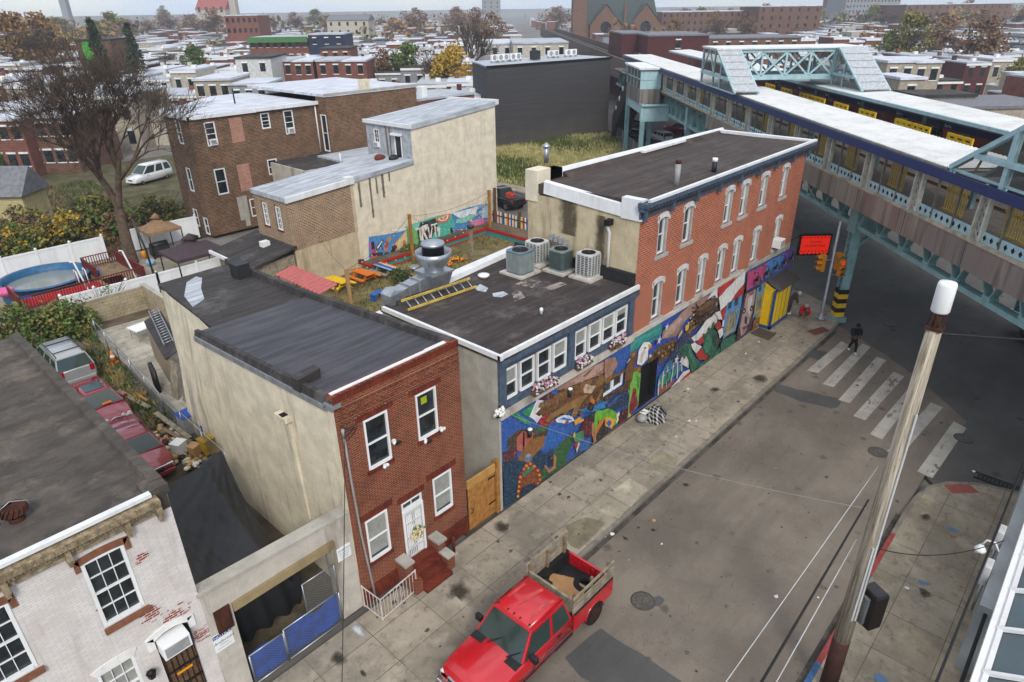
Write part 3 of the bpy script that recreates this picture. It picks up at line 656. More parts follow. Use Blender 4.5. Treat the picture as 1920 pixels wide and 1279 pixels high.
def tp(i,j):
 a,b2=i/nx,j/ny;p=(c00*(1-a)+c10*a)*(1-b2)+(c01*(1-a)+c11*a)*b2
 sag=-.55*sin(pi*a)*sin(pi*b2)
 an=atan2(1.02-a,1.03-b2);rd=min(1,sqrt((1.02-a)**2+(1.03-b2)**2)*1.6);wr=.045*sin(an*26+noise.noise(Vector((an*5,rd,2)))*3)*(1-rd*.55)+.06*noise.noise(Vector((a*5,b2*4,1)))+.025*noise.noise(Vector((a*22,b2*15,4)))+.7*max(0,1-rd*2.2)
 if a>.8:sag-=(a-.8)*5*(1.0-.55*b2)
 return p+Vector((0,0,sag+wr))
for i in range(nx):
 for j in range(ny):m.quad(tp(i,j),tp(i+1,j),tp(i+1,j+1),tp(i,j+1),smooth=True)
tag(m.build('black_tarpaulin',M['tarp_black'],loc=None),'sagging black tarpaulin stretched over the gap behind the carport wall','tarpaulin')
B=thing('red_brick_rowhouse','two storey dark red brick rowhouse with a grey roof and beige side wall','house',(10.4,14.35,0));OB=(10.4,14.35,0)
TB=Plane('S',14.35,OB);holes=[(8.98,9.84,5.02,6.78),(10.94,11.77,5.06,6.76),(11.35,12.18,1.68,3.27),(8.57,9.41,1.6,3.26),(9.98,10.86,.62,3.06)]
w=MB();wall_holes(w,TB,8.1,12.85,0,8.0,holes,.14);pbox(w,TB,8.1,12.85,7.86,8.0,-.3,-.001)
add_part(B,'front_wall',w,'brick_red')
m=MB()
for i in range(16):
 u=8.25+i*.285
 if i%2==0:
  for k in range(3):pbox(m,TB,u+k*.085,u+k*.085+.055,7.2,7.47,0,.025)
 else:
  for k in range(3):pbox(m,TB,u,u+.25,7.2+k*.09,7.2+k*.09+.06,0,.025)
for i in range(40):
 u=8.12+i*.118;m.add([TB(u,7.0,0),TB(u+.118,7.0,0),TB(u+.118,7.07,0),TB(u,7.07,0),TB(u+.059,7.0,.055),TB(u+.059,7.07,.055)],[(0,4,5,3),(4,1,2,5),(3,5,2),(0,1,4)])
pbox(m,TB,8.1,12.85,7.10,7.16,0,.03);pbox(m,TB,8.1,12.85,7.52,7.58,0,.03)
add_part(B,'brick_ornament',m,'brick_red')
m=MB()
for(u0,u1,v0,v1)in holes[:4]:
 pbox(m,TB,u0-.25,u1+.25,v1+.04,v1+.27,0,.012);pbox(m,TB,u0-.06,u1+.06,v0-.16,v0-.02,0,.06)
pbox(m,TB,9.85,10.98,3.10,3.32,0,.012);pbox(m,TB,8.1,12.85,7.74,7.97,0,.014)
add_split(B,'soldier_course',m,'brick_edge')
m=MB();pbox(m,TB,8.1,8.62,0.0,.55,0,.02);pbox(m,TB,8.5,9.7,0.0,.62,0,.021);pbox(m,TB,11.2,12.85,0,.75,0,.02);add_split(B,'base_course',m,'brick_edge')
def qd(mb,*p,m=0):mb.quad(*[(a-OB[0],b2-OB[1],c2)for a,b2,c2 in p],m=m)
m=MB();qd(m,(8.1,23.2,0),(8.1,14.35,0),(8.1,14.35,7.62),(8.1,14.9,7.62),(8.1,23.2,7.15));qd(m,(8.1,23.2,0),(8.1,23.2,7.1),(8.9,23.2,7.1),(8.9,23.2,0))
qd(m,(8.9,29.0,0),(8.9,23.2,0),(8.9,23.2,6.85),(9.35,28.6,6.75));qd(m,(9.6,30.2,0),(8.9,29.0,0),(9.35,28.6,6.75),(9.6,30.2,6.75));qd(m,(12.8,30.2,0),(9.6,30.2,0),(9.6,30.2,6.7),(12.8,30.2,6.7));qd(m,(12.85,14.35,0),(12.85,30.2,0),(12.85,30.2,6.7),(12.85,14.35,7.6))
sw=add_part(B,'side_wall',m,'stucco_beige')
m=MB();m.hexa([(8.05-OB[0],16.9-OB[1],2.2),(8.35-OB[0],16.9-OB[1],2.2),(8.35-OB[0],17.5-OB[1],2.2),(8.05-OB[0],17.5-OB[1],2.2)],[(7.98-OB[0],17.0-OB[1],6.2),(8.35-OB[0],17.0-OB[1],6.2),(8.35-OB[0],17.5-OB[1],6.2),(7.98-OB[0],17.5-OB[1],6.2)])
m.box(7.86-OB[0],8.2-OB[0],16.9-OB[1],17.55-OB[1],6.1,6.25);add_part(B,'broken_flue',m,'stucco_beige')
m=MB();m.box(7.9-OB[0],8.15-OB[0],17.1-OB[1],17.35-OB[1],6.251,6.26);add_part(B,'flue_hole',m,'dark_hole')
m=MB();
m.hexa([(8.1-OB[0],.12,7.5),(12.85-OB[0],.12,7.5),(12.85-OB[0],8.85,6.85),(8.1-OB[0],8.85,6.95)],[(8.1-OB[0],.12,7.8),(12.85-OB[0],.12,7.8),(12.85-OB[0],8.85,7.1),(8.1-OB[0],8.85,7.15)])
add_part(B,'roof',m,'roof_grey')
m=MB();m.hexa([(8.9-OB[0],8.85,6.6),(12.85-OB[0],8.85,6.6),(12.85-OB[0],15.8,6.5),(9.6-OB[0],15.8,6.5)],[(8.85-OB[0],8.85,6.98),(12.85-OB[0],8.85,7.0),(12.85-OB[0],15.8,6.85),(9.5-OB[0],15.8,6.8)])
add_part(B,'rear_roof',m,'roof_ell')
m=MB()
m.hexa([(8.06-OB[0],.2,7.55),(8.36-OB[0],.2,7.55),(8.3-OB[0],8.85,6.95),(8.06-OB[0],8.85,6.95)],[(8.12-OB[0],.2,7.9),(8.28-OB[0],.2,7.9),(8.26-OB[0],8.85,7.25),(8.12-OB[0],8.85,7.25)])
m.hexa([(12.5-OB[0],.1,7.6),(12.9-OB[0],.1,7.6),(12.9-OB[0],8.9,6.95),(12.6-OB[0],8.9,6.95)],[(12.6-OB[0],.1,8.03),(12.82-OB[0],.1,8.03),(12.85-OB[0],8.9,7.3),(12.68-OB[0],8.9,7.3)])
m.hexa([(12.55-OB[0],8.9,6.8),(12.9-OB[0],8.9,6.8),(12.9-OB[0],15.85,6.6),(12.6-OB[0],15.85,6.6)],[(12.65-OB[0],8.9,7.28),(12.85-OB[0],8.9,7.28),(12.85-OB[0],15.85,7.1),(12.68-OB[0],15.85,7.1)])
add_part(B,'parapet',m,'roof_ell')
m=MB();m.hexa([(8.03-OB[0],1.6,7.4),(8.8-OB[0],1.7,7.5),(8.8-OB[0],2.05,7.5),(8.03-OB[0],2.0,7.4)],[(8.03-OB[0],1.6,7.95),(8.85-OB[0],1.7,7.98),(8.85-OB[0],2.05,7.98),(8.03-OB[0],2.0,7.95)]);add_part(B,'roof_curb',m,'roof_ell')
m=MB();m.box(12.0-OB[0],12.6-OB[0],13.2,13.9,6.9,7.55);add_part(B,'chimney',m,'tarp_black')
m=MB();pbox(m,TB,8.15,12.35,8.0,8.03,-.2,-.08);pbox(m,TB,11.6,12.4,8.03,8.05,-.2,-.05);add_part(B,'edge_flashing',m,'flash_white')
m=MB();m.box(8.02-OB[0],8.35-OB[0],-.03,.35,7.55,7.72);m.box(8.0-OB[0],8.09-OB[0],.36,8.6,7.0,7.12)if False else None
m.hexa([(8.02-OB[0],.3,7.45),(8.11-OB[0],.3,7.45),(8.11-OB[0],8.8,6.85),(8.02-OB[0],8.8,6.85)],[(8.02-OB[0],.3,7.62),(8.11-OB[0],.3,7.62),(8.11-OB[0],8.8,7.05),(8.02-OB[0],8.8,7.05)]);add_part(B,'side_flashing',m,'flash_grey')
for pts in(((8.95,24.3),(9.9,24.9),(10.3,25.8),(9.6,25.3)),((9.7,22.4),(10.5,22.6),(10.7,23.0),(9.9,22.8))):
 z=7.17 if pts[0][1]<23.2 else 6.96
m=MB();m.add([(x-OB[0],y-OB[1],6.985-.02*(y-23.2))for x,y in[(9.3,26.1),(9.6,27.6),(10.4,29.2),(11.0,29.6),(11.1,29.2),(10.5,28.0),(10.0,26.6)]],[tuple(range(7))])
m.add([(x-OB[0],y-OB[1],7.168-.075*(y-22.6))for x,y in[(8.8,21.6),(9.1,22.3),(9.8,22.7),(10.3,22.7),(10.2,22.4),(9.6,22.2),(9.2,21.7)]],[tuple(range(7))])
add_split(B,'silver_patch',m,'roof_silver',fix=False)
for i,(u0,u1,v0,v1)in enumerate(holes[:4]):win(B,TB,u0,u1,v0,v1,-.01,.06,True,blind=(0,0,.92,.92)[i])
m=MB();pbox(m,TB,11.18,11.42,6.3,6.55,-.03,-.028);add_part(B,'window_sticker',m,plain('lime sticker','#9aa31e',.5))
win(B,Plane('S',14.35,OB),10.0,10.84,2.72,3.05,-.03,.05,False,(2,1),name='transom')
m=MB();pbox(m,TB,9.98,10.06,.62,2.72,-.1,.03);pbox(m,TB,10.78,10.86,.62,2.72,-.1,.03);pbox(m,TB,10.06,10.78,2.62,2.72,-.1,.03);add_part(B,'door_frame',m,'white_vinyl')
m=MB();pbox(m,TB,10.06,10.78,.62,2.62,-.1,-.05);dr=add_part(B,'door',m,'dark_hole')
m=MB()
for i in range(9):pbox(m,TB,10.1+i*.075,10.13+i*.075,.64,2.6,-.02,.02)
for v in(.66,1.0,1.5,2.1,2.5):pbox(m,TB,10.08,10.76,v,v+.05,-.02,.02)
m.path([TB(10.42+.13*cos(a),1.75+.2*sin(a),.02)for a in[i*pi/6 for i in range(13)]],.012);pbox(m,TB,10.1,10.34,1.1,2.5,-.021,-.02);pbox(m,TB,10.5,10.75,.7,2.5,-.021,-.02)
add_part(dr,'security_grille',m,'white_vinyl',fix=False)
wr=thing('flower_wreath','cream flower wreath hanging on the white grille door','wreath',(10.42,14.25,1.62));m=MB();rr=random.Random(3)
for i in range(46):
 a=rr.uniform(0,2*pi);q=rr.uniform(.08,.27);m.ell((q*cos(a),rr.uniform(-.08,.0),q*sin(a)*.9),(.045,.04,.045),6,4)
add_part(wr,'flowers',m,'c_cream');m=MB()
for i in range(24):
 a=rr.uniform(0,2*pi);q=rr.uniform(.12,.32);p=Vector((q*cos(a),-.02,q*sin(a)));m.quad(p,p+Vector((.06,-.05,.03)),p+Vector((.09,0,.08)),p+Vector((.0,.01,.07)))
add_part(wr,'leaves',m,'leaf_green')
m=MB()
for k in range(4):pbox(m,TB,9.85,11.0,0,.62-.155*k,.0+.27*k if k else 0,.34+.27*k)
add_part(B,'stoop_steps',m,'brick_edge');m=MB()
for u0,u1 in((9.55,9.85),(11.0,11.3)):
 pbox(m,TB,u0,u1,0,.95,0,.5);pbox(m,TB,u0,u1,0,.55,.5,.95)
add_split(B,'stoop_cheek',m,'brick_red');m=MB()
for u0,u1 in((9.5,9.9),(10.95,11.35)):pbox(m,TB,u0,u1,.95,1.04,-.02,.55)
pbox(m,TB,10.98,11.32,.55,.62,.5,.97);add_split(B,'stoop_cap',m,'stucco_grey')
m=MB();m.path([TB(8.28,6.6,.05),TB(8.3,5,.05),TB(8.36,3.0,.05),TB(8.5,.9,.05),TB(8.55,.05,.06)],.035);m.tube(TB(8.28,6.6,.05),TB(8.24,6.9,.1),.05);add_part(B,'service_conduit',m,'c_grey')
m=MB()
for u,v in((8.3,6.9),(8.22,7.0)):m.path([TB(u,v,.05),TB(u+.2,v-.15,.12),TB(u+.38,v-.1,.12),TB(u+.3,v-.3,.08),TB(u+.1,v-.4,.06)],.01)
add_part(B,'loose_cable',m,'plastic_black')
for(u,v)in((9.95,5.6),(9.5,4.95),(11.15,5.0),(11.85,5.1)):
 t=thing('floodlight',{9.95:'black solar floodlight at the right of the upper left window',9.5:'white floodlight under the upper left window',11.15:'solar floodlight under the upper right window',11.85:'white twin floodlight right of the upper right window'}[u],'floodlight',(u,14.35,v),group='floodlights on the red brick front')
 m=MB();m.box(-.05,.05,-.10,0,-.05,.05);m.ell((-.05,-.14,0),(.06,.06,.06),8,5);m.ell((.06,-.14,.02),(.06,.06,.06),8,5)if v<5.5 and u!=11.15 else None
 add_part(t,'lamp_head',m,'white_vinyl');m=MB()
 if u in(9.95,11.15):m.box(-.06,.14,-.26,-.16,-.03,.02);add_part(t,'solar_panel',m,'plastic_black')
rl=thing('iron_railing','low white iron railing round the areaway left of the stoop','railing',(8.9,13.6,0));m=MB()
P0,P1,P2=Vector((8.168,13.429)+(0,)),Vector((9.694,13.558)+(0,)),Vector((8.112,14.317)+(0,));O8=Vector((8.9,13.6,0))
for a,b2 in((P0,P1),(P0,P2)):
 for z in(.08,.92):m.bar(a-O8+Vector((0,0,z)),b2-O8+Vector((0,0,z)),.03)
 k=11 if b2 is P1 else 5
 for i in range(k+1):q=a.lerp(b2,i/k)-O8;m.bar(q+Vector((0,0,.02 if i in(0,k)else .08)),q+Vector((0,0,.96 if i in(0,k)else .92)),.035 if i in(0,k)else .016)
q0=P0.lerp(P1,.5)-O8;dr_=(P1-P0).normalized()
m.path([q0+dr_*(.14*cos(t))+Vector((0,0,.5+.38*sin(t)))for t in[i*pi/8 for i in range(17)]],.01);add_part(rl,'bars',m,plain('old white iron paint','#c4b8b0',.7,var=.15,vs=6,dirt=.5))
t=thing('vent_pipe','maroon standpipe on a chipped base by the brick stoop','pipe',(*(11.635,13.805),0));m=MB();m.lathe([(.05,.15),(.05,.85),(.03,.88)],n=10);add_part(t,'pipe',m,'c_maroon');m=MB();m.box(-.11,.11,-.11,.11,0,.16);add_part(t,'base',m,'stucco_grey',bevel=.03)
CB=thing('mural_building','two storey building with blue timber window bays above a painted eagle mural','building',(18.7,14.2,0));OC2=(18.7,14.2,0)
TC2=Plane('S',14.2,OC2);L=lambda x,y,z=0:(x-OC2[0],y-OC2[1],z)
w=MB();wall_holes(w,TC2,14.47,23.0,0,4.5,[(20.92,22.5,2.2,2.86),(24.0,24.1,1,2)]if False else[(20.92,22.5,2.2,2.86)],.15)
wall_holes(w,TC2,14.47,23.0,4.5,6.75,[(14.70,18.34,4.82,6.12),(18.84,22.52,4.82,6.12)],.12)
add_part(CB,'front_wall',w,'navy_worn')
w=MB();w.quad(L(14.47,20.6),L(14.47,14.2),L(14.47,14.2,6.75),L(14.47,20.6,6.75));w.quad(L(23.0,21.3),L(14.47,20.6),L(14.47,20.6,6.75),L(23.0,21.3,6.75))
add_part(CB,'side_wall',w,'stucco_grey')
w=MB();w.prism([L(14.42,14.0)[:2],L(23.0,14.0)[:2],L(23.0,21.35)[:2],L(14.42,20.65)[:2]],6.6,6.80);add_part(CB,'roof',w,'roof_brown')
w=MB();w.box(-4.33,4.3,-.24,-.12,6.72,6.90);w.hexa([L(14.37,13.92,6.72),L(14.5,13.92,6.72),L(14.5,20.5,6.70),L(14.37,20.5,6.70)],[L(14.37,13.92,6.90),L(14.5,13.92,6.90),L(14.5,20.5,6.87),L(14.37,20.5,6.87)])
add_part(CB,'roof_edge',w,'flash_white')
w=MB();w.hexa([L(17.6,20.3,6.5),L(23.0,20.85,6.5),L(23.0,21.5,6.5),L(17.4,21.0,6.5)],[L(17.7,20.45,7.0),L(23.0,21.0,7.0),L(23.0,21.45,7.0),L(17.5,20.95,7.0)]);add_part(CB,'rear_parapet',w,'flash_white')
w=MB();w.hexa([L(15.0,20.1,6.79),L(17.7,20.3,6.79),L(17.6,20.75,6.79),L(15.0,20.55,6.79)],[L(15.0,20.4,6.98),L(17.7,20.55,6.98),L(17.6,20.75,6.98),L(15.0,20.55,6.98)]);add_part(CB,'roof_curb',w,'roof_ell')
w=MB();w.box(L(22.8,0)[0],L(22.99,0)[0],.0,6.8,6.78,7.35);add_part(CB,'wall_flashing',w,'tarp_black')
w=MB();pbox(w,TC2,14.47,23.0,6.3,6.6,.0,.14);pbox(w,TC2,14.43,23.0,6.45,6.62,.14,.26)
for u in(14.47,18.40,22.56):pbox(w,TC2,u,u+.36,4.6,6.3,0,.10)
pbox(w,TC2,14.47,23.0,4.55,4.8,0,.08);add_part(CB,'timber_trim',w,'navy_trim')
w=MB();w.box(-4.25,-4.16,-.12,0,6.3,6.6)if False else None
w=MB();pbox(w,TC2,14.45,23.0,4.22,4.50,.0,.16);add_part(CB,'belt_course',w,'concrete_wall')
w=MB();pbox(w,TC2,14.45,14.56,0,4.22,.0,.03);add_part(CB,'corner_bead',w,'stucco_grey')
for k,(u0,u1)in enumerate(((14.72,15.48),(15.64,16.43),(16.6,17.37),(17.53,18.33),(18.86,19.6),(19.8,20.61),(20.73,21.58),(21.68,22.5))):
 win(CB,TC2,u0,u1,4.86,6.10,-.02,.065,True,blind=(.5,0,0,.5,.55,.5,.5,.25)[k])
for c0 in(16.55,20.7):
 ly=[('#6d6a5c',[(c0-1.55,6.13)]+[(c0+1.55*cos(pi-i*pi/12),6.13+.17*sin(i*pi/12))for i in range(13)])]
 for i in range(1,9):a=i*pi/9;ly.append(('#4b4a44',[(c0+.1*cos(a)-.02,6.13),(c0+.1*cos(a)+.02,6.13),(c0+1.4*cos(a)+.03,6.13+.155*sin(a)),(c0+1.4*cos(a)-.03,6.13+.155*sin(a))]))
 painted('painted_fan',TC2,ly,M['pigment'],CB)
for(u0,u1)in((20.93,21.7),(21.72,22.49)):win(CB,TC2,u0,u1,2.2,2.86,-.02,.06,False)
m=MB()
for k in range(9):m.tube(L(15.2+k*.9,13.92,6.4),L(15.2+k*.9,13.9,6.55),.0)if False else None
for u,v in((16.0,3.05),(18.45,3.75)):
 t=thing('security_lamp',{16.0:'small round white lamp low on the mural near the wooden gate',18.45:'small round white lamp on the painted brown wing'}[u],'lamp',(u,14.2,v));m=MB();m.lathe([(.05,0),(.1,.02),(.1,.06),(.03,.1)],(0,-.16,0),10);add_part(t,'lamp_head',m,'white_vinyl');m=MB();m.lathe([(.09,-.3),(.09,0)],(0,-.14,0),10);add_part(t,'dark_housing',m,'steel_dark')
def flower_box(x,y,z,w_,lab,seed):
 t=thing('flower_box',lab,'flower box',(x,y,z),group='flower boxes on the mural building ledge');r=random.Random(seed);m=MB();m.box(-w_/2,w_/2,-.2,.0,0,.16);add_part(t,'box',m,'wood_brown')
 for nm,cc,k in(('pink_flowers',plain('pink blossom','#b9809a',.8),34),('white_flowers',plain('white blossom','#c9c3bd',.8),40)):
  m=MB()
  for i in range(int(k*w_)):a=r.uniform(-w_/2,w_/2);m.ell((a,-.12+r.uniform(-.16,.1),.2+r.uniform(-.08,.24)),(.05,.05,.045),6,4)
  add_part(t,nm,m,cc)
 m=MB()
 for i in range(int(60*w_)):p=Vector((r.uniform(-w_/2,w_/2),-.1+r.uniform(-.16,.1),.16+r.uniform(-.06,.2)));q=Vector((r.uniform(-1,1),r.uniform(-1,1),r.uniform(-1,1)))*.09;s=q.orthogonal()*.5;m.quad(p,p+q+s,p+q*1.6,p+q-s)
 add_part(t,'leaves',m,'leaf_dark')
flower_box(16.75,14.1,4.5,1.25,'long pink and white flower box under the first window bay, nearest the wooden gate',1)
flower_box(19.2,14.1,4.5,.85,'pink and white flower box between the two window bays',2)
flower_box(21.6,14.1,4.5,1.0,'pink flower box under the second window bay beside the brick wall',3)
t=thing('wall_flowers','bunch of white flowers on the ledge at the corner above the wooden gate','flowers',(14.45,14.1,4.5));m=MB();r=random.Random(5)
for i in range(22):m.ell((r.uniform(-.25,.15),r.uniform(-.15,.05),r.uniform(0,.25)),(.07,.06,.06),6,4)
add_part(t,'blossoms',m,'c_white');m=MB();m.box(-.2,.1,-.1,.05,-.06,.02);add_part(t,'bracket',m,'plastic_black')
t=thing('wooden_gate','tall stained cedar board gate between the brick house and the mural','gate',(13.65,14.3,0));m=MB()
for i in range(9):m.box(-.77+i*.152,-.77+i*.152+.146,-.02,.02,.05,2.0)
add_part(t,'boards',m,'wood_new');m=MB();m.box(-.8,.62,-.05,.03,1.98,2.32);add_part(t,'top_rail',m,plain('pale cedar','#a97f45',.75,var=.2));m=MB();m.box(.64,.8,-.1,.08,0,2.45);add_part(t,'post',m,'wood_new')
m=MB();m.box(.25,.6,-.04,-.025,1.78,1.84);m.box(.25,.6,-.04,-.025,.6,.66);add_split(t,'hinge',m,'black_metal');m=MB();m.path([(-.68,-.03,.8),(-.62,-.09,.85),(-.62,-.09,1.0),(-.68,-.03,1.05)],.014);add_part(t,'handle',m,'black_metal')
D=thing('corner_brick_building','three storey orange red brick corner building with white arched window heads','building',(31.7,14.2,0));OD=(31.7,14.2,0)
TD=Plane('S',14.2,OD);LD=lambda x,y,z=0:(x-OD[0],y-OD[1],z)
top=[(24.5,25.3),(26.65,27.5),(30.62,31.45),(32.35,33.2),(34.65,35.53),(37.35,38.18)]
mid=[(24.5,25.34),(26.63,27.48),(28.62,29.4),(30.62,31.45),(32.35,33.2),(34.65,35.5),(37.55,38.35)]
H1=[(a,b2,7.72,9.40)for a,b2 in top];H2=[(a,b2,4.62,6.43)for a,b2 in mid]
w=MB();wall_holes(w,TD,23.0,40.45,4.4,10.0,H1+H2,.26);add_part(D,'front_wall',w,'brick_orange')
w=MB();wall_holes(w,TD,23.0,40.45,0,4.4,[(24.02,25.55,.12,2.42)],.5,0,1);w.build('ground_floor_wall',[M['stucco_grey'],M['dark_hole']],D)
w=MB();w.quad(LD(23.0,20.3),LD(23.0,14.2),LD(23.0,14.2,10.0),LD(23.0,20.3,9.8));add_part(D,'side_wall',w,'stucco_gold')
w=MB();w.quad(LD(40.45,14.2),LD(41.0,19.9),LD(41.0,19.9,10.2),LD(40.45,14.2,10.2));w.quad(LD(41.0,19.9),LD(23.0,20.3),LD(23.0,20.3,10.2),LD(41.0,19.9,10.2));add_part(D,'rear_wall',w,'brick_red')
w=MB();w.prism([LD(23.05,14.0)[:2],LD(40.4,14.0)[:2],LD(41.0,19.85)[:2],LD(23.05,20.25)[:2]],9.9,lambda p:10.42-.02*p[1]);add_part(D,'roof',w,'roof_brown2')
w=MB();w.box(LD(23.0,0)[0],LD(40.5,0)[0],-.46,-.30,10.45,10.56);w.box(LD(40.2,0)[0],LD(40.55,0)[0],-.24,5.6,10.36,10.52);w.hexa([LD(24.9,19.75,10.25),LD(41.0,19.65,10.25),LD(41.0,19.95,10.25),LD(24.9,20.35,10.25)],[LD(24.9,19.95,10.62),LD(41.0,19.75,10.55),LD(41.0,19.9,10.55),LD(24.9,20.3,10.62)])
add_part(D,'roof_edge',w,'flash_white')
w=MB();w.hexa([LD(24.9,19.3,10.25),LD(40.9,19.3,10.2),LD(40.9,19.66,10.2),LD(24.9,19.76,10.25)],[LD(24.9,19.7,10.55),LD(40.9,19.6,10.48),LD(40.9,19.66,10.48),LD(24.9,19.76,10.55)]);add_part(D,'rear_parapet',w,'roof_brown2')
w=MB();w.hexa([LD(22.93,14.25,9.62),LD(23.12,14.25,9.62),LD(23.12,19.3,9.95),LD(22.93,19.3,9.95)],[LD(22.97,14.25,10.12),LD(23.12,14.25,10.2),LD(23.12,19.3,10.55),LD(22.97,19.3,10.48)])
w.box(LD(22.93,0)[0],LD(23.3,0)[0],-.1,.9,9.62,10.5);add_part(D,'side_flashing',w,'flash_white')
w=MB();pbox(w,TD,22.75,40.5,10.25,10.42,0,.44);pbox(w,TD,22.8,40.48,10.05,10.25,0,.28);pbox(w,TD,22.9,40.45,9.72,10.05,0,.10)
for i in range(70):pbox(w,TD,23.0+i*.248,23.0+i*.248+.13,10.13,10.24,.28,.36)
for u in[23.0+i*2.15 for i in range(9)]:pbox(w,TD,u,u+.2,9.62,10.05,.1,.24)
add_part(D,'cornice',w,'navy_trim')
M['grey_trim']=plain('grey painted stone','#a5a39f',.85,var=.12,dirt=.4)
for(a,b2,v0,v1)in H1+H2:
 m=arch_lintel(TD,a-.10,b2+.10,v1-.12,v1+.22,.14,.10,.04,.02);pbox(m,TD,a-.10,a-.0,v1-.18,v1+.08,-.02,.04);pbox(m,TD,b2+.0,b2+.10,v1-.18,v1+.08,-.02,.04);add_part(D,'window_hood',m,plain('dull white stone','#c6c4bf',.8,dirt=.3)if a==24.5 and v0>7 else bpy.data.materials['dull white stone'])
 m=MB();pbox(m,TD,a-.12,b2+.12,v0-.16,v0,-.05,.08);add_part(D,'sill',m,M['grey_trim'])
 m=MB();pbox(m,TD,a-.004,a+.10,v0,v1+.05,-.255,-.01);pbox(m,TD,b2-.10,b2+.004,v0,v1+.05,-.255,-.01);add_split(D,'jamb',m,M['grey_trim'])
 win(D,TD,a+.1,b2-.1,v0,v1+.03,-.16,.05,True,blind=.5 if(a*7+v0)%3<1.6 else 0)
window_ac(D,TD,37.62,38.28,4.75,5.25,-.1,.45)
w=MB();pbox(w,TD,23.0,33.9,4.3,4.48,.0,.12);add_part(D,'belt_course',w,'concrete_wall')
w=MB();pbox(w,TD,24.04,25.53,.14,2.4,-.45,-.38);dd=add_part(D,'door',w,'c_black')
w=MB();w.path([LD(22.75,15.6,9.3),LD(22.78,15.6,9.1),LD(22.9,15.6,8.9),LD(22.9,15.6,6.95)],.06,10);add_part(D,'downspout',w,'white_vinyl');w=MB();w.box(LD(22.6,0)[0],LD(22.95,0)[0],1.25,1.5,9.25,9.5);add_part(D,'rain_head',w,'black_metal')
w=MB();w.box(LD(22.95,0)[0],LD(23.9,0)[0],5.5,6.2,9.5,10.9);add_part(D,'chimney',w,'stucco_cream');sm=soft_stain('damp streak','#4a4030',.7)
for y0,y1,z0,z1 in((15.7,16.5,7.3,9.5),(17.2,18.6,8.3,9.9)):w=MB();w.quad(LD(22.994,y1,z0),LD(22.994,y0,z0),LD(22.994,y0,z1),LD(22.994,y1,z1));add_part(D,'damp_stain',w,sm,fix=False);w=MB();w.box(LD(23.9,0)[0],LD(24.9,0)[0],5.6,6.15,10.2,10.75);add_part(D,'rear_wall_cap',w,'tarp_black')
for(x,y,z0,h_,nm,lab,mm)in((*(26.394,14.588),10.3,1.05,'vent_pipe','rust topped vent pipe on the corner building roof','c_grey'),(*(29.8,14.579),10.3,.6,'vent_pipe','short white capped vent pipe on the corner building roof','plastic_black'),(*(25.37,21.195),10.7,.75,'flue_pipe','galvanised flue with cone cap at the rear corner chimney','galv')):
 t=thing(nm,lab,'vent',(x,y,z0));m=MB();m.lathe([(.12,0),(.12,h_)],n=12);add_part(t,'pipe',m,mm);m=MB()
 m.lathe([(.2,h_),(.2,h_+.05),(.03,h_+.2)]if nm=='flue_pipe' else[(.125,h_),(.125,h_+.16)],n=12);add_part(t,'cap',m,{'c_grey':'rust','plastic_black':'white_vinyl','galv':'galv'}[mm])
t=thing('loose_board','white board lying on the corner building roof','board',(*(33.559,19.54),10.46));m=MB();m.box(-2.2,2.2,-.12,.12,0,.12);add_part(t,'plank',m,'flash_white')
t['label']='white edging board lying on the corner building roof by the rear parapet'
Y=thing('entrance_booth','bright yellow timber entrance booth with blue trim and dark pent roof on the corner','booth',(38.2,13.7,0));LY=lambda x,y,z=0:(x-38.2,y-13.7,z)
m=MB();m.box(LY(36.95,0)[0],LY(39.35,0)[0],LY(0,13.3)[1],LY(0,14.2)[1],.05,2.55);yb=add_part(Y,'front_boards',m,plain('bright yellow paint','#d8b012',.6,var=.08,dirt=.2))
m=MB()
for i in range(1,4):m.box(LY(36.95+i*.6,0)[0]-.012,LY(36.95+i*.6,0)[0]+.012,LY(0,13.29)[1],LY(0,13.3)[1],.2,2.4)
add_split(yb,'board_joint',m,'dark_hole')
m=MB();a,b2=36.88,39.42
for(x0,x1,z0,z1)in((a,a+.12,0,2.55),(b2-.08,b2,0,2.55),(a,b2,0,.2),(a,b2,2.42,2.56)):m.box(LY(x0,0)[0],LY(x1,0)[0],LY(0,13.24)[1],LY(0,13.28)[1],z0,z1)
m.box(LY(a-.02,0)[0],LY(a,0)[0],LY(0,13.24)[1],LY(0,13.36)[1],0,2.5);m.box(LY(a-.02,0)[0],LY(a,0)[0],LY(0,13.24)[1],LY(0,14.2)[1],0,.2);add_part(Y,'trim',m,plain('booth blue trim','#23457a',.6,var=.15))
m=MB();m.hexa([LY(36.9,13.0,2.5),LY(39.7,13.0,2.5),LY(39.7,14.18,3.0),LY(36.9,14.18,3.0)],[LY(36.9,13.0,2.56),LY(39.7,13.0,2.56),LY(39.7,14.18,3.06),LY(36.9,14.18,3.06)]);add_part(Y,'pent_roof',m,'roof_ell')
m=MB();m.add([LY(36.93,13.3,2.5),LY(36.93,14.2,2.5),LY(36.93,14.2,2.98)],[(0,1,2)]);add_part(Y,'gable_side',m,M['c_yellow'],fix=False)
ML=[]
def rgA(c,s):ML.append((c,s))
BASE='#2b57a0'
rgA(BASE,[(14.58,.02),(23.0,.02),(23.0,4.21),(14.58,4.21)])
rgA('#17374f',U('1456 231 1545 194 1655 185 1757 76 1830 8 1689 -8 1454 -4'))
rgA('#2560a8',U('1728 262 1877 174 1807 143 1730 144 1623 202'))
rgA('#2e5a2c',U('1731 97 1879 140 1899 95 1848 -10 1776 0 1689 -8 1681 38'))
rgA('#4a3a2a',U('1487 311 1546 322 1654 280 1728 243 1724 212 1560 217 1493 259'))
rgA('#355f3c',U('1646 284 1728 262 1720 241 1654 255'))
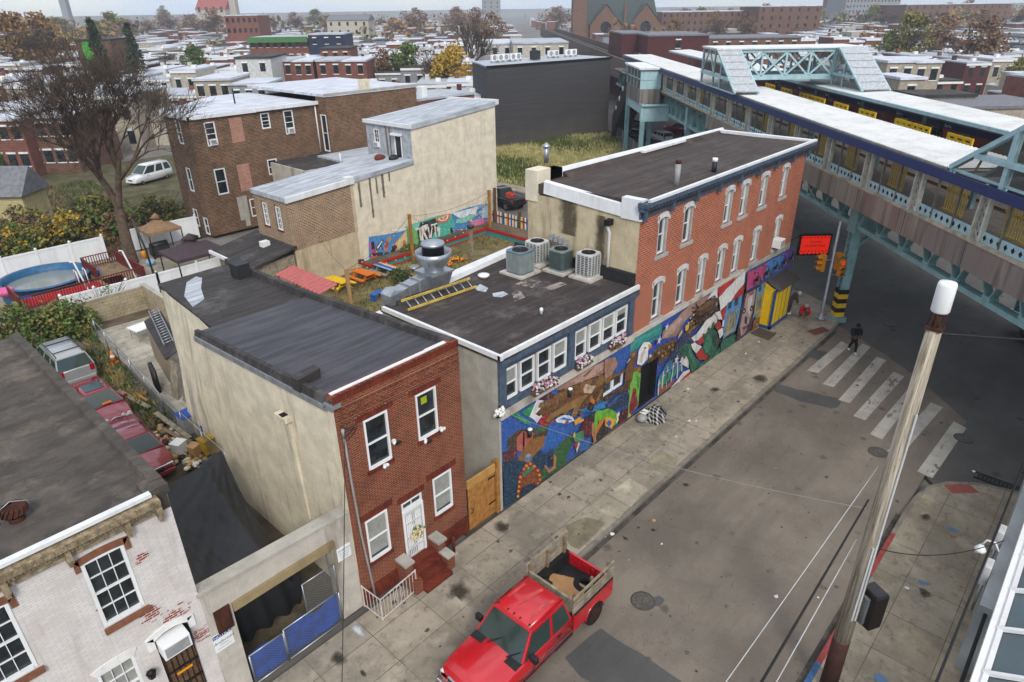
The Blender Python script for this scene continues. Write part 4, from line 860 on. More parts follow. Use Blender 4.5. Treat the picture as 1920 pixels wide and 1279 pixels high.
rgA('#5a2a2f',U('1461 271 1545 250 1541 202 1470 214'))
rgA('#b4594b',U('1542 294 1576 304 1635 271 1631 236 1568 216 1541 233'))
rgA('#2a1f1c',U('1576 301 1586 296 1585 222 1576 221'))
rgA('#8a5a25',U('1544 188 1615 244 1655 236 1712 213 1696 169 1607 147'))
rgA('#1d3a5e',U('1705 78 1713 127 1756 131 1783 68 1776 18 1732 22'))
rgA('#a87445',U('1765 99 1785 67 1780 15 1736 16 1706 64 1710 72 1740 31 1766 37'))
rgA('#16263a',U('1722 109 1747 115 1765 85 1757 49 1731 50'))
rgA('#8e2418',U('1587 148 1623 141 1680 65 1690 -15 1656 -5 1614 37 1570 46 1546 -13 1534 12 1547 109'))
rgA('#c9992a',U('1588 142 1600 137 1603 125 1590 129'))
rgA('#c9992a',U('1611 138 1624 133 1627 121 1614 126'))
rgA('#c9992a',U('1636 111 1649 107 1651 94 1638 99'))
rgA('#c9992a',U('1656 80 1669 75 1672 62 1659 67'))
rgA('#c9992a',U('1666 51 1680 45 1682 32 1669 38'))
rgA('#c9992a',U('1669 25 1682 20 1685 7 1672 12'))
rgA('#c9992a',U('1658 11 1672 6 1674 -7 1661 -2'))
rgA('#c9992a',U('1550 108 1563 103 1565 91 1553 96'))
rgA('#c9992a',U('1545 88 1558 83 1560 71 1548 76'))
rgA('#c9992a',U('1542 67 1555 62 1557 50 1544 55'))
rgA('#c9992a',U('1538 47 1550 42 1553 29 1540 34'))
rgA('#c9992a',U('1535 22 1548 17 1550 4 1537 9'))
rgA('#c9992a',U('1599 122 1612 117 1615 105 1602 110'))
rgA('#c9992a',U('1572 135 1584 130 1587 118 1574 122'))
rgA('#7b4218',U('1567 85 1606 101 1655 70 1656 19 1606 35 1566 45'))
rgA('#2f7d5a',U('1567 114 1631 113 1640 96 1575 95'))
rgA('#6d7a80',U('1579 175 1587 193 1607 190 1624 169 1627 145 1607 143 1587 154'))
rgA('#9aa6aa',U('1587 183 1607 186 1621 170 1607 168'))
rgA('#14304a',U('1570 36 1656 2 1681 -24 1598 -21 1546 -16'))
rgA('#2c8a55',U('1570 400 1669 401 1646 364 1611 347 1570 391'))
rgA('#2c8a55',U('1511 417 1540 411 1623 320 1615 315'))
rgA('#dcd9d6',U('1654 413 1693 390 1678 349 1694 325 1654 304 1611 356'))
rgA('#a8222c',U('1690 334 1756 286 1761 258 1678 279 1666 299'))
rgA('#55151f',U('1669 407 1733 408 1775 377 1750 373 1693 390'))
rgA('#9c7563',U('1758 409 1867 410 1983 417 2116 405 2177 385 2191 345 2125 306 2037 311 1951 336 1905 350 1800 384'))
rgA('#b99280',U('1868 397 1993 407 2117 395 2149 369 2033 358 1941 359'))
rgA('#7a5848',U('1939 391 2025 406 1985 385 1958 381'))
rgA('#1f130a',U('1800 390 1855 373 1844 335 1668 330 1645 351'))
rgA('#67431f',U('1796 388 1851 371 1840 333 1672 331 1649 352'))
rgA('#1f130a',U('1836 384 1892 367 1881 329 1692 319 1669 339'))
rgA('#805a2c',U('1831 383 1888 366 1877 327 1696 320 1673 340'))
rgA('#1f130a',U('1872 379 1930 361 1919 322 1721 270 1698 291'))
rgA('#8a6232',U('1868 377 1925 360 1915 321 1725 271 1702 292'))
rgA('#1f130a',U('1910 373 1968 355 1958 316 1775 268 1751 290'))
rgA('#67431f',U('1905 372 1964 354 1953 315 1780 269 1755 291'))
rgA('#1f130a',U('1948 367 2008 349 1997 310 1827 253 1802 275'))
rgA('#805a2c',U('1943 366 2003 348 1993 308 1832 254 1807 276'))
rgA('#1f130a',U('1986 361 2048 343 2037 303 1891 215 1865 238'))
rgA('#8a6232',U('1982 360 2043 342 2033 302 1895 216 1869 239'))
rgA('#1f130a',U('2026 355 2089 337 2078 296 1938 199 1911 223'))
rgA('#67431f',U('2021 354 2084 335 2074 295 1942 200 1915 224'))
rgA('#1f130a',U('2066 349 2131 330 2120 289 1984 207 1956 231'))
rgA('#805a2c',U('2062 348 2126 329 2115 288 1988 208 1961 232'))
rgA('#1f130a',U('2108 343 2173 324 2163 282 2041 207 2013 231'))
rgA('#8a6232',U('2103 342 2168 322 2158 281 2046 208 2017 232'))
rgA('#7a5228',U('1658 376 1669 392 1817 378 1942 333 1943 313 1801 346 1678 364'))
rgA('#1f130a',U('1658 340 1674 357 1840 341 1967 306 1959 284 1841 299 1731 314'))
rgA('#67431f',U('1662 341 1678 358 1836 340 1962 305 1954 283 1837 305 1735 315'))
rgA('#8d6633',U('1711 284 1727 303 1854 309 1991 285 1983 263 1873 268 1761 284'))
rgA('#5a391b',U('1912 220 1945 273 2019 293 2157 279 2242 256 2182 227 2083 210 1986 215'))
rgA('#1f130a',U('1962 223 2006 275 2021 270 1985 217'))
rgA('#8a6232',U('1967 224 2001 274 2017 268 1990 218'))
rgA('#1f130a',U('1998 223 2042 274 2058 268 2021 218'))
rgA('#4e3116',U('2003 224 2038 272 2053 267 2026 219'))
rgA('#1f130a',U('2034 224 2079 272 2095 266 2058 218'))
rgA('#8a6232',U('2039 225 2074 271 2091 265 2063 219'))
rgA('#1f130a',U('2071 224 2117 270 2133 264 2095 219'))
rgA('#4e3116',U('2076 225 2112 269 2128 263 2100 220'))
rgA('#1f130a',U('2109 225 2155 268 2172 262 2133 219'))
rgA('#8a6232',U('2114 226 2150 267 2167 261 2138 220'))
rgA('#1f130a',U('2147 225 2194 266 2211 260 2172 220'))
rgA('#4e3116',U('2152 227 2189 265 2206 259 2177 221'))
rgA('#c9a98c',U('1942 332 1959 350 2032 308 2005 284 1953 307'))
rgA('#a98a70',U('1961 325 1969 337 1989 326 1981 306'))
rgA('#2b78ac',U('1910 247 2104 200 2169 149 2027 182'))
rgA('#d8dde0',U('1761 271 1821 264 1875 228 1890 201 1840 212 1770 254'))
rgA('#3a7ac0',U('1782 260 1821 254 1876 215 1840 222'))
rgA('#b0282c',U('1822 228 1844 227 1854 212 1836 213'))
rgA('#d8952a',U('1885 203 1949 205 1956 169 1896 175'))
rgA('#2f5a9c',U('1926 214 1949 202 1951 181 1932 189'))
rgA('#6cb02c',U('2028 154 2041 178 2149 145 2206 89 2218 25 2165 26 2111 106 2061 110 2056 42 2025 65'))
rgA('#e0a02a',U('2106 116 2152 104 2209 57 2176 17 2116 54'))
rgA('#2f5a9c',U('2118 81 2142 83 2167 57 2164 30 2140 36 2121 58'))
rgA('#c86a2a',U('2045 54 2071 112 2111 106 2106 52 2066 44'))
rgA('#2b2a22',U('2065 58 2112 99 2142 41 2140 5 2064 -6 2009 2'))
rgA('#dcd6c4',U('2201 84 2228 86 2236 52 2212 28'))
rgA('#6a4a3a',U('2150 15 2279 13 2292 -20 2080 -18'))
rgA('#54141f',U('2220 61 2282 74 2290 4 2234 24'))
rgA('#5e1622',U('1925 133 1960 177 2022 184 2034 95 2005 61 1916 127'))
rgA('#2a1a1e',U('1964 185 2027 182 2032 124 2010 142'))
rgA('#2b1a1a',U('1975 220 1979 248 2008 245 2026 216 2018 193 1997 196'))
rgA('#c0682a',U('1988 254 2007 262 2027 239 2022 221 2004 237'))
rgA('#3f7a55',U('1879 140 1954 122 1965 64 1895 92'))
rgA('#d0b030',U('1879 140 1892 145 1898 123 1885 116'))
rgA('#2d5a94',U('1928 76 2006 57 2010 -6 1922 17'))
rgA('#a87445',U('2011 128 2028 126 2053 14 2033 12 2015 70'))
rgA('#2c8a6a',U('2009 9 2064 1 2070 -13 2015 -16'))
rgA('#c8bfb4',U('1912 26 1930 68 1919 78 1891 79'))
rgA('#b0282c',U('1886 88 1919 78 1910 54 1901 52'))
rgA('#2e8a84',U('2152 407 2334 435 2557 413 2574 363 2541 349 2370 351 2187 353'))
rgA('#3f9c90',U('2176 392 2346 411 2542 395 2554 381 2356 392 2193 370'))
rgA('#23706c',U('2187 358 2368 362 2539 360 2541 349 2370 351 2195 349'))
rgA('#2b4aa0',U('2274 343 2361 355 2579 337 2630 305 2453 298 2288 286 2174 328'))
rgA('#9c7563',U('2086 414 2153 401 2187 353 2138 314 2094 313'))
rgA('#6a4524',U('2095 302 2207 305 2251 296 2288 353 2345 353 2362 318 2340 259 2301 170 2209 211 2104 192'))
rgA('#1f130a',U('2091 301 2173 306 2244 295 2253 278 2136 292 2092 286'))
rgA('#7d5a30',U('2095 302 2169 306 2240 294 2249 277 2140 293 2096 287'))
rgA('#4f3218',U('2101 229 2209 211 2287 230 2301 170 2194 202 2103 197'))
rgA('#8a6a40',U('2283 335 2297 349 2345 351 2344 331 2304 321'))
rgA('#dcd8d2',U('2256 325 2274 343 2286 338 2271 329'))
rgA('#1f3350',U('2105 176 2219 191 2299 155 2306 98 2187 110'))
rgA('#345a8c',U('2121 168 2196 186 2213 173 2152 153'))
rgA('#7a5520',U('2292 185 2331 269 2400 251 2421 215 2338 213 2303 153'))
rgA('#c09a3a',U('2300 181 2310 179 2306 172'))
rgA('#c09a3a',U('2306 186 2316 184 2312 177'))
rgA('#c09a3a',U('2312 191 2322 189 2318 182'))
rgA('#c09a3a',U('2318 196 2328 194 2324 187'))
rgA('#c09a3a',U('2324 201 2334 199 2330 192'))
rgA('#c09a3a',U('2330 206 2340 203 2336 197'))
rgA('#c09a3a',U('2336 210 2346 208 2342 201'))
rgA('#c09a3a',U('2342 215 2352 213 2348 206'))
rgA('#c09a3a',U('2348 220 2359 218 2354 211'))
rgA('#c09a3a',U('2354 225 2365 223 2360 216'))
rgA('#c09a3a',U('2360 230 2371 228 2366 221'))
rgA('#c09a3a',U('2366 235 2377 233 2373 226'))
rgA('#c09a3a',U('2372 240 2383 238 2379 231'))
rgA('#c09a3a',U('2379 245 2389 242 2385 236'))
rgA('#6fae3a',U('2338 242 2368 237 2400 213 2414 159 2402 36 2312 3 2303 153 2329 211'))
rgA('#4c8a2c',U('2362 219 2401 186 2390 131 2379 147'))
rgA('#8a1d2a',U('2344 157 2367 144 2399 43 2330 12 2320 64'))
rgA('#c8b03c',U('2312 6 2326 28 2346 1 2321 -4'))
rgA('#54141f',U('2230 79 2294 87 2308 36 2251 36'))
rgA('#6cb02c',U('2109 127 2154 131 2197 95 2209 51 2161 59 2111 105'))
rgA('#e0a02a',U('2111 105 2133 107 2205 53 2163 31 2114 66'))
rgA('#2f5a9c',U('2120 79 2143 84 2165 57 2147 41'))
rgA('#5a3d22',U('2440 266 2549 298 2680 286 2726 269 2711 219 2639 197 2567 187 2542 231 2452 245'))
rgA('#1f130a',U('2469 276 2495 274 2512 248 2481 253'))
rgA('#82582c',U('2474 271 2491 273 2506 253 2485 254'))
rgA('#3c2612',U('2504 270 2521 272 2537 252 2515 253'))
rgA('#1f130a',U('2529 274 2556 272 2573 245 2542 250'))
rgA('#9a7038',U('2534 269 2552 271 2568 250 2546 251'))
rgA('#1f130a',U('2560 272 2587 270 2604 244 2572 249'))
rgA('#82582c',U('2565 268 2583 269 2599 249 2577 250'))
rgA('#3c2612',U('2596 266 2614 268 2631 248 2608 249'))
rgA('#1f130a',U('2622 270 2650 268 2668 241 2635 246'))
rgA('#9a7038',U('2628 265 2646 267 2663 246 2640 247'))
rgA('#1f130a',U('2654 269 2683 267 2701 240 2668 245'))
rgA('#82582c',U('2659 264 2678 266 2695 245 2672 246'))
rgA('#3c2612',U('2692 263 2711 264 2728 243 2705 244'))
rgA('#1f130a',U('2473 249 2499 246 2516 220 2485 225'))
rgA('#9a7038',U('2478 244 2495 246 2511 225 2489 226'))
rgA('#1f130a',U('2503 247 2530 245 2546 219 2515 224'))
rgA('#82582c',U('2508 243 2526 244 2541 224 2520 225'))
rgA('#3c2612',U('2539 241 2556 243 2572 222 2550 223'))
rgA('#1f130a',U('2564 245 2592 242 2609 216 2577 221'))
rgA('#9a7038',U('2569 240 2587 241 2604 221 2581 222'))
rgA('#1f130a',U('2595 243 2623 241 2641 214 2608 219'))
rgA('#82582c',U('2601 238 2619 240 2635 219 2613 220'))
rgA('#3c2612',U('2632 237 2651 239 2668 218 2645 219'))
rgA('#1f130a',U('2659 240 2688 238 2706 211 2673 216'))
rgA('#9a7038',U('2665 235 2683 237 2700 216 2677 217'))
rgA('#1f130a',U('2691 239 2721 237 2739 209 2705 215'))
rgA('#82582c',U('2697 234 2716 236 2734 214 2710 216'))
rgA('#e3dfda',U('2354 280 2358 346 2400 375 2444 360 2466 339 2442 313 2448 271 2395 257'))
rgA('#c4beb8',U('2369 289 2381 326 2420 347 2409 305 2397 267'))
rgA('#3a3432',U('2399 348 2421 342 2426 334 2405 339'))
rgA('#d99a20',U('2438 351 2472 334 2467 318 2440 331'))
rgA('#a08072',U('2557 335 2563 377 2714 409 2906 427 2973 405 2764 349 2697 296'))
rgA('#b99a8a',U('2579 335 2592 367 2717 392 2740 374 2653 329'))
rgA('#8b6b5c',U('2618 317 2672 327 2752 358 2764 346 2697 295'))
rgA('#54361f',U('2792 306 2863 347 3027 360 3105 352 3068 323 3081 273 2938 288 2853 250 2784 248'))
rgA('#1f130a',U('2803 277 3059 295 3085 277 2826 259'))
rgA('#7d5a30',U('2807 278 3054 294 3080 275 2831 260'))
rgA('#3a2412',U('2811 300 3057 305 3082 288 2832 284'))
rgA('#1f130a',U('2810 321 3066 318 3088 301 2829 306'))
rgA('#7d5a30',U('2814 322 3061 317 3083 300 2833 307'))
rgA('#3a2412',U('2818 344 3065 328 3084 312 2835 330'))
rgA('#1f130a',U('2816 365 3074 340 3091 326 2831 351'))
rgA('#7d5a30',U('2821 366 3069 339 3085 325 2836 352'))
rgA('#3a2412',U('2824 388 3072 351 3087 337 2837 375'))
rgA('#1f130a',U('2823 409 3081 363 3093 350 2833 396'))
rgA('#7d5a30',U('2828 410 3076 362 3088 349 2838 398'))
rgA('#d8c9a0',U('2812 354 2833 355 2827 345'))
rgA('#d8c9a0',U('2840 361 2862 362 2856 352'))
rgA('#d8c9a0',U('2827 330 2848 331 2843 321'))
rgA('#d8c9a0',U('2865 364 2887 365 2881 355'))
rgA('#d8c9a0',U('2796 332 2818 333 2812 323'))
rgA('#d8c9a0',U('2789 318 2811 319 2805 309'))
rgA('#d0a81e',U('2715 276 2720 299 2746 317 2754 297 2737 287'))
rgA('#d0a81e',U('2778 300 2778 325 2816 322 2814 292 2796 288'))
rgA('#2a3350',U('2570 170 2640 191 2723 259 2778 278 2856 238 2903 189 2859 127 2764 147 2624 175'))
rgA('#2f6a8c',U('2559 124 2624 175 2702 168 2759 120 2798 75 2682 60 2559 61'))
rgA('#2f7d6a',U('2566 110 2713 105 2798 75 2682 60 2568 63'))
rgA('#8a4a30',U('2566 18 2578 59 2723 48 2717 27 2671 12 2575 20'))
rgA('#6a5a48',U('2623 16 2670 18 2678 26 2630 30'))
rgA('#d2cec8',U('2690 -15 2729 16 2813 51 2877 37 2885 24 2785 -15'))
rgA('#a8241c',U('2780 -17 2886 22 2900 -10 2806 -16'))
rgA('#d2cec8',U('2758 126 2774 149 2804 149 2859 127 2863 48 2805 90'))
rgA('#c4c2be',U('2562 111 2569 108 2575 14 2567 17'))
rgA('#c4c2be',U('2553 85 2584 86 2585 81 2554 80'))
rgA('#c4c2be',U('2598 141 2606 138 2608 39 2600 43'))
rgA('#c4c2be',U('2590 114 2621 115 2622 111 2591 109'))
rgA('#c4c2be',U('2633 155 2642 151 2648 28 2640 31'))
rgA('#c4c2be',U('2625 128 2657 129 2658 124 2626 123'))
rgA('#c4c2be',U('2685 156 2694 153 2690 39 2681 42'))
rgA('#c4c2be',U('2677 129 2709 130 2710 125 2678 124'))
rgA('#c4c2be',U('2728 162 2736 158 2749 37 2741 40'))
rgA('#c4c2be',U('2719 134 2752 136 2753 131 2720 129'))
rgA('#c4c2be',U('2769 139 2778 136 2793 60 2784 63'))
rgA('#c4c2be',U('2761 111 2795 113 2796 108 2762 106'))
rgA('#c2beb8',U('2902 192 2984 272 3078 286 3134 284 3127 221 2962 181'))
rgA('#a8241c',U('2857 231 2987 259 3014 278 3039 264 2987 213 2896 194'))
rgA('#d6d2cc',U('2847 232 2982 232 3000 202 2886 195'))
rgA('#d6d2cc',U('2855 192 2898 188 2984 131 2924 113 2884 152'))
rgA('#a8241c',U('2920 109 2986 125 3019 76 3085 31 3042 24 2981 51'))
rgA('#d6d2cc',U('3157 151 3212 161 3247 118 3193 101'))
rgA('#a8241c',U('3092 228 3163 215 3197 173 3155 158'))
rgA('#1f5a42',U('2730 223 2809 221 2851 191 2893 113 2970 53 2998 23 2908 -10 2876 43 2820 142 2798 128 2740 197'))
rgA('#2f7456',U('2825 192 2846 190 2887 116 2923 72 2904 61 2861 114'))
rgA('#174734',U('2743 207 2783 203 2799 174 2771 162'))
rgA('#1d5640',U('2989 112 2991 170 3021 206 3069 210 3130 167 3176 101 3165 31 3110 21 3025 70'))
rgA('#2f7456',U('3003 118 3009 163 3049 178 3094 132 3086 74 3055 61'))
rgA('#123d2c',U('3090 169 3147 145 3173 90 3140 59 3099 112'))
rgA('#123d2c',U('3024 146 3046 147 3050 139 3028 138'))
rgA('#236048',U('2908 -10 2998 23 3110 21 3208 46 3361 54 3382 -18 3164 -13'))
rgA('#1a4e3a',U('2947 -17 2977 19 2972 -15'))
rgA('#317a5b',U('2989 -20 3018 23 3014 -18'))
rgA('#1a4e3a',U('3032 -23 3059 27 3057 -21'))
rgA('#317a5b',U('3075 -26 3101 31 3100 -24'))
rgA('#1a4e3a',U('3119 -29 3143 34 3145 -26'))
rgA('#317a5b',U('3163 -31 3186 38 3190 -29'))
rgA('#1a4e3a',U('3208 -34 3230 42 3235 -32'))
rgA('#317a5b',U('3255 -37 3274 46 3282 -35'))
rgA('#1a4e3a',U('3301 -40 3319 50 3329 -38'))
rgA('#1d5640',U('2933 239 3015 194 2992 188'))
rgA('#1d5640',U('3002 286 3047 208 3021 212'))
rgA('#1d5640',U('3078 286 3091 199 3064 207'))
rgA('#1d5640',U('3146 246 3125 185 3104 198'))
rgA('#b02a20',U('3073 437 3269 440 3255 410 3101 372'))
rgA('#d8d5d1',U('3101 372 3178 399 3297 427 3394 442 3405 371 3359 337 3257 298 3141 284'))
rgA('#a8241c',U('3222 280 3292 323 3403 363 3410 291 3227 302'))
rgA('#d8d5d1',U('2970 402 2994 433 3069 439 3089 375 3055 403'))
rgA('#9c7563',U('2853 424 2960 444 3024 441 2978 411 2890 390'))
rgA('#4a2f1c',U('2860 389 3013 400 3085 380 3075 323 2976 330 2869 347'))
rgA('#6e4a28',U('2883 375 3016 388 3073 375 2980 360'))
rgA('#37220f',U('2874 323 2967 325 3080 304 3052 285 2946 281 2881 293'))
rgA('#d8d5d1',U('2893 237 2987 284 3074 283 3115 251 2992 219 2901 200'))
rgA('#a8241c',U('2904 187 2985 204 2985 157 2942 158'))
rgA('#d8d5d1',U('3081 298 3140 287 3188 214 3129 240'))
rgA('#a8241c',U('3138 286 3208 288 3229 212 3185 212'))
rgA('#d8d5d1',U('3185 212 3228 215 3229 170 3191 171'))
rgA('#d8d5d1',U('3140 165 3192 167 3219 118 3175 119'))
rgA('#4a86bc',U('3214 306 3402 297 3400 203 3375 80 3223 82 3200 234'))
rgA('#23303a',U('3229 304 3268 304 3272 259 3234 261'))
rgA('#23303a',U('3304 301 3352 301 3351 253 3308 258'))
rgA('#b09a5a',U('3219 246 3360 235 3361 230 3221 242'))
rgA('#b09a5a',U('3220 233 3359 222 3360 217 3221 228'))
rgA('#b09a5a',U('3221 218 3359 209 3360 204 3222 214'))
rgA('#b09a5a',U('3223 204 3358 197 3359 192 3224 199'))
rgA('#b09a5a',U('3224 189 3358 184 3359 179 3226 185'))
rgA('#b09a5a',U('3226 175 3358 170 3360 165 3227 170'))
rgA('#b09a5a',U('3226 161 3357 157 3358 152 3228 156'))
rgA('#b09a5a',U('3228 146 3357 144 3358 139 3229 141'))
rgA('#b09a5a',U('3230 131 3356 131 3357 127 3231 126'))
rgA('#b09a5a',U('3231 116 3356 118 3357 113 3233 112'))
rgA('#b09a5a',U('3233 102 3356 104 3358 99 3234 97'))
rgA('#b09a5a',U('3219 246 3225 246 3239 101 3233 102'))
rgA('#b09a5a',U('3238 245 3244 245 3255 101 3249 102'))
rgA('#b09a5a',U('3258 244 3264 243 3272 102 3266 103'))
rgA('#b09a5a',U('3277 242 3283 241 3289 102 3282 103'))
rgA('#b09a5a',U('3296 241 3302 240 3305 103 3299 104'))
rgA('#b09a5a',U('3316 239 3322 239 3322 103 3316 104'))
rgA('#b09a5a',U('3336 238 3342 237 3339 104 3333 105'))
rgA('#b09a5a',U('3356 236 3362 235 3356 104 3350 105'))
rgA('#236048',U('3229 80 3382 55 3389 -12 3213 8 3197 70'))
rgA('#3a2730',U('3421 306 3576 298 3595 138 3605 -37 3397 -18 3396 216'))
rgA('#a48a84',U('3449 289 3566 283 3575 195 3572 145 3546 64 3508 19 3456 18 3422 88 3435 191'))
rgA('#c9bab4',U('3472 253 3535 258 3548 179 3542 117 3492 172'))
rgA('#2a1a24',U('3421 196 3436 208 3470 189 3472 166 3439 165'))
rgA('#2a1a24',U('3522 172 3538 188 3572 171 3566 147 3533 152'))
rgA('#c9bfb9',U('3433 186 3453 185 3452 173'))
rgA('#c9bfb9',U('3533 168 3554 169 3550 157'))
rgA('#2a1a24',U('3469 142 3505 129 3516 74 3482 93'))
rgA('#5a1f24',U('3458 76 3543 71 3536 54 3472 51'))
rgA('#8a3a5a',U('3476 283 3541 278 3535 258 3494 265'))
rgA('#c98ab0',U('3463 244 3496 258 3495 246'))
rgA('#2a1a24',U('3474 44 3482 50 3480 31'))
rgA('#2a1a24',U('3489 48 3498 54 3496 35'))
rgA('#2a1a24',U('3505 52 3513 58 3512 40'))
rgA('#2a1a24',U('3521 56 3529 63 3527 44'))
rgA('#2a1a24',U('3536 61 3545 67 3543 48'))
rgA('#4f8ab4',U('3579 282 3768 285 3764 258 3776 71 3584 88 3585 167'))
rgA('#23303a',U('3606 280 3639 283 3644 250 3610 251'))
rgA('#23303a',U('3679 283 3720 284 3722 251 3683 254'))
rgA('#b09a5a',U('3593 234 3734 227 3735 223 3594 230'))
rgA('#b09a5a',U('3593 222 3734 214 3736 210 3594 218'))
rgA('#b09a5a',U('3593 210 3735 201 3736 197 3595 206'))
rgA('#b09a5a',U('3593 198 3737 187 3738 183 3595 194'))
rgA('#b09a5a',U('3593 186 3737 174 3739 170 3595 181'))
rgA('#b09a5a',U('3593 174 3740 161 3741 156 3595 169'))
rgA('#b09a5a',U('3593 161 3740 147 3742 143 3595 157'))
rgA('#b09a5a',U('3593 149 3741 134 3742 130 3595 145'))
rgA('#b09a5a',U('3594 137 3743 120 3744 116 3595 133'))
rgA('#b09a5a',U('3594 125 3743 107 3745 102 3595 120'))
rgA('#b09a5a',U('3594 112 3745 93 3747 88 3595 108'))
rgA('#b09a5a',U('3593 234 3600 233 3601 110 3594 111'))
rgA('#b09a5a',U('3612 234 3619 233 3621 108 3614 109'))
rgA('#b09a5a',U('3632 232 3639 232 3642 105 3635 106'))
rgA('#b09a5a',U('3651 232 3658 231 3662 103 3654 104'))
rgA('#b09a5a',U('3672 231 3679 230 3683 100 3676 102'))
rgA('#b09a5a',U('3691 230 3698 229 3703 98 3696 99'))
rgA('#b09a5a',U('3712 229 3720 228 3725 96 3718 97'))
rgA('#b09a5a',U('3734 227 3741 226 3747 92 3740 93'))
rgA('#8a5a2a',U('3775 287 3898 291 3891 187 3849 -19 3603 -9 3596 72 3777 67'))
rgA('#6a4018',U('3712 5 3703 -6 3675 -2 3642 16 3624 36 3631 48 3658 45 3692 27'))
rgA('#a87434',U('3693 12 3688 5 3672 6 3652 18 3641 30 3645 38 3661 37 3681 25'))
rgA('#6a4018',U('3778 9 3770 -2 3744 2 3711 19 3695 38 3700 50 3727 46 3759 30'))
rgA('#a87434',U('3760 15 3757 8 3741 10 3720 21 3711 33 3714 40 3729 39 3750 28'))
rgA('#6a4018',U('3837 16 3829 6 3805 9 3775 25 3759 43 3763 54 3789 51 3819 35'))
rgA('#a87434',U('3821 22 3817 15 3802 17 3783 27 3773 38 3777 45 3792 43 3811 33'))
rgA('#6a4018',U('3684 -18 3677 -27 3655 -24 3629 -10 3615 6 3620 16 3641 14 3668 -1'))
rgA('#a87434',U('3669 -13 3666 -19 3653 -17 3636 -8 3628 2 3631 8 3644 7 3660 -3'))
rgA('#6a4018',U('3775 -31 3767 -40 3743 -37 3714 -21 3698 -3 3702 8 3727 5 3757 -11'))
rgA('#a87434',U('3759 -25 3755 -31 3740 -29 3721 -19 3712 -8 3715 -1 3730 -3 3749 -13'))
rgA('#6a4018',U('3843 -27 3836 -36 3813 -33 3785 -18 3770 -2 3775 9 3798 6 3826 -9'))
rgA('#a87434',U('3828 -22 3824 -27 3811 -26 3793 -16 3783 -6 3787 0 3800 -1 3818 -11'))
rgA('#6a4018',U('3838 150 3833 145 3820 146 3802 155 3793 165 3796 171 3810 170 3827 161'))
rgA('#a87434',U('3829 153 3825 150 3818 151 3808 156 3801 162 3804 166 3811 165 3822 160'))
rgA('#6a4018',U('3838 190 3833 185 3819 186 3802 195 3793 204 3796 210 3809 209 3827 201'))
rgA('#a87434',U('3828 193 3825 190 3818 190 3807 195 3801 201 3804 205 3811 205 3821 200'))
rgA('#6a4018',U('3839 110 3834 105 3820 106 3803 115 3793 125 3797 131 3810 130 3828 121'))
rgA('#a87434',U('3829 113 3826 110 3819 111 3808 116 3801 122 3804 126 3812 126 3822 120'))
rgA('#2c3f78',U('3395 446 4047 420 4059 274 3417 311'))
rgA('#b03a6c',U('3409 435 3647 422 3650 320 3422 318'))
rgA('#3a74b0',U('3650 423 3897 414 3904 304 3655 320'))
rgA('#5a3a8c',U('3901 414 4039 418 4038 297 3911 304'))
TL=[]
TL.append(('#4a8fc6',U('2802 230 3638 220 4072 219 4084 -9 3595 16 3347 20 2946 8 2782 19')))
TL.append(('#4cbca4',U('3168 223 3314 230 3638 220 3670 135 3605 28 3346 13 3198 23 3125 131')))
TL.append(('#e9efef',U('3022 237 3134 217 3251 200 3248 177 3133 201 3028 219')))
TL.append(('#86cfc0',U('3135 224 3287 222 3301 185 3249 183 3183 199')))
TL.append(('#7ac46a',U('3158 205 3201 215 3265 173 3276 66 3182 28 3142 55')))
TL.append(('#e6cd98',U('2986 72 3016 118 3157 198 3149 43 3062 11')))
TL.append(('#d5823f',U('3016 118 3158 206 3148 187 3022 96')))
TL.append(('#a06ab8',U('2796 187 2842 188 2866 100 2800 100')))
TL.append(('#2a2a30',U('2816 188 2842 185 2846 122 2815 123')))
TL.append(('#2a2a30',U('2796 95 2908 85 2912 51 2797 75')))
TL.append(('#e2622c',U('2789 30 2798 71 2817 83 2829 56 2852 79 2867 46 2889 65 2902 37 2923 48 2938 17')))
TL.append(('#f09a3c',U('2808 39 2826 60 2846 35 2872 55 2900 20')))
TL.append(('#b35a6a',U('2807 122 2864 117 2861 91 2804 99')))
TL.append(('#c98a5c',U('2925 94 2942 137 2970 170 2977 191 3001 192 3007 167 2992 151 2971 143 2954 73')))
TL.append(('#c23a3a',U('2937 138 2952 154 2977 141 2959 102 2931 113')))
TL.append(('#2d2d33',U('2922 68 2954 73 2998 35 2948 24 2923 48')))
TL.append(('#2a2a30',U('2852 130 2920 182 2932 165 2863 109')))
TL.append(('#e6e6e4',U('2860 131 2916 173 2922 163 2868 119')))
TL.append(('#2a2a30',U('2891 143 2899 144 2922 102 2914 101')))
TL.append(('#2a2530',U('2986 65 3007 107 3048 105 3058 39 3006 26')))
TL.append(('#c99a6c',U('3041 81 3066 65 3060 32 3039 31 3029 54')))
TL.append(('#c98a5c',U('3107 122 3133 124 3146 92 3148 33 3116 45')))
TL.append(('#c23a3a',U('3112 90 3146 89 3148 47 3115 52')))
TL.append(('#2d2d33',U('3314 227 3455 229 3488 187 3447 130 3415 81 3321 27 3260 53 3280 107 3265 173')))
TL.append(('#e6dccc',U('3241 192 3380 187 3379 174 3300 175 3308 79 3286 78 3282 172 3248 173')))
TL.append(('#efe6d8',U('3311 196 3363 198 3378 167 3340 141 3370 78 3352 72 3322 132 3325 75 3303 70')))
TL.append(('#efe6d8',U('3370 169 3387 172 3389 95 3413 159 3426 156 3410 75 3379 79')))
TL.append(('#efe6d8',U('3407 188 3478 186 3477 173 3455 174 3460 70 3442 71 3439 174 3410 174')))
TL.append(('#efe6d8',U('3471 152 3498 153 3496 69 3482 68 3481 111 3468 111')))
TL.append(('#d8744a',U('3459 225 3518 229 3629 229 3617 190 3568 165 3514 174 3470 198')))
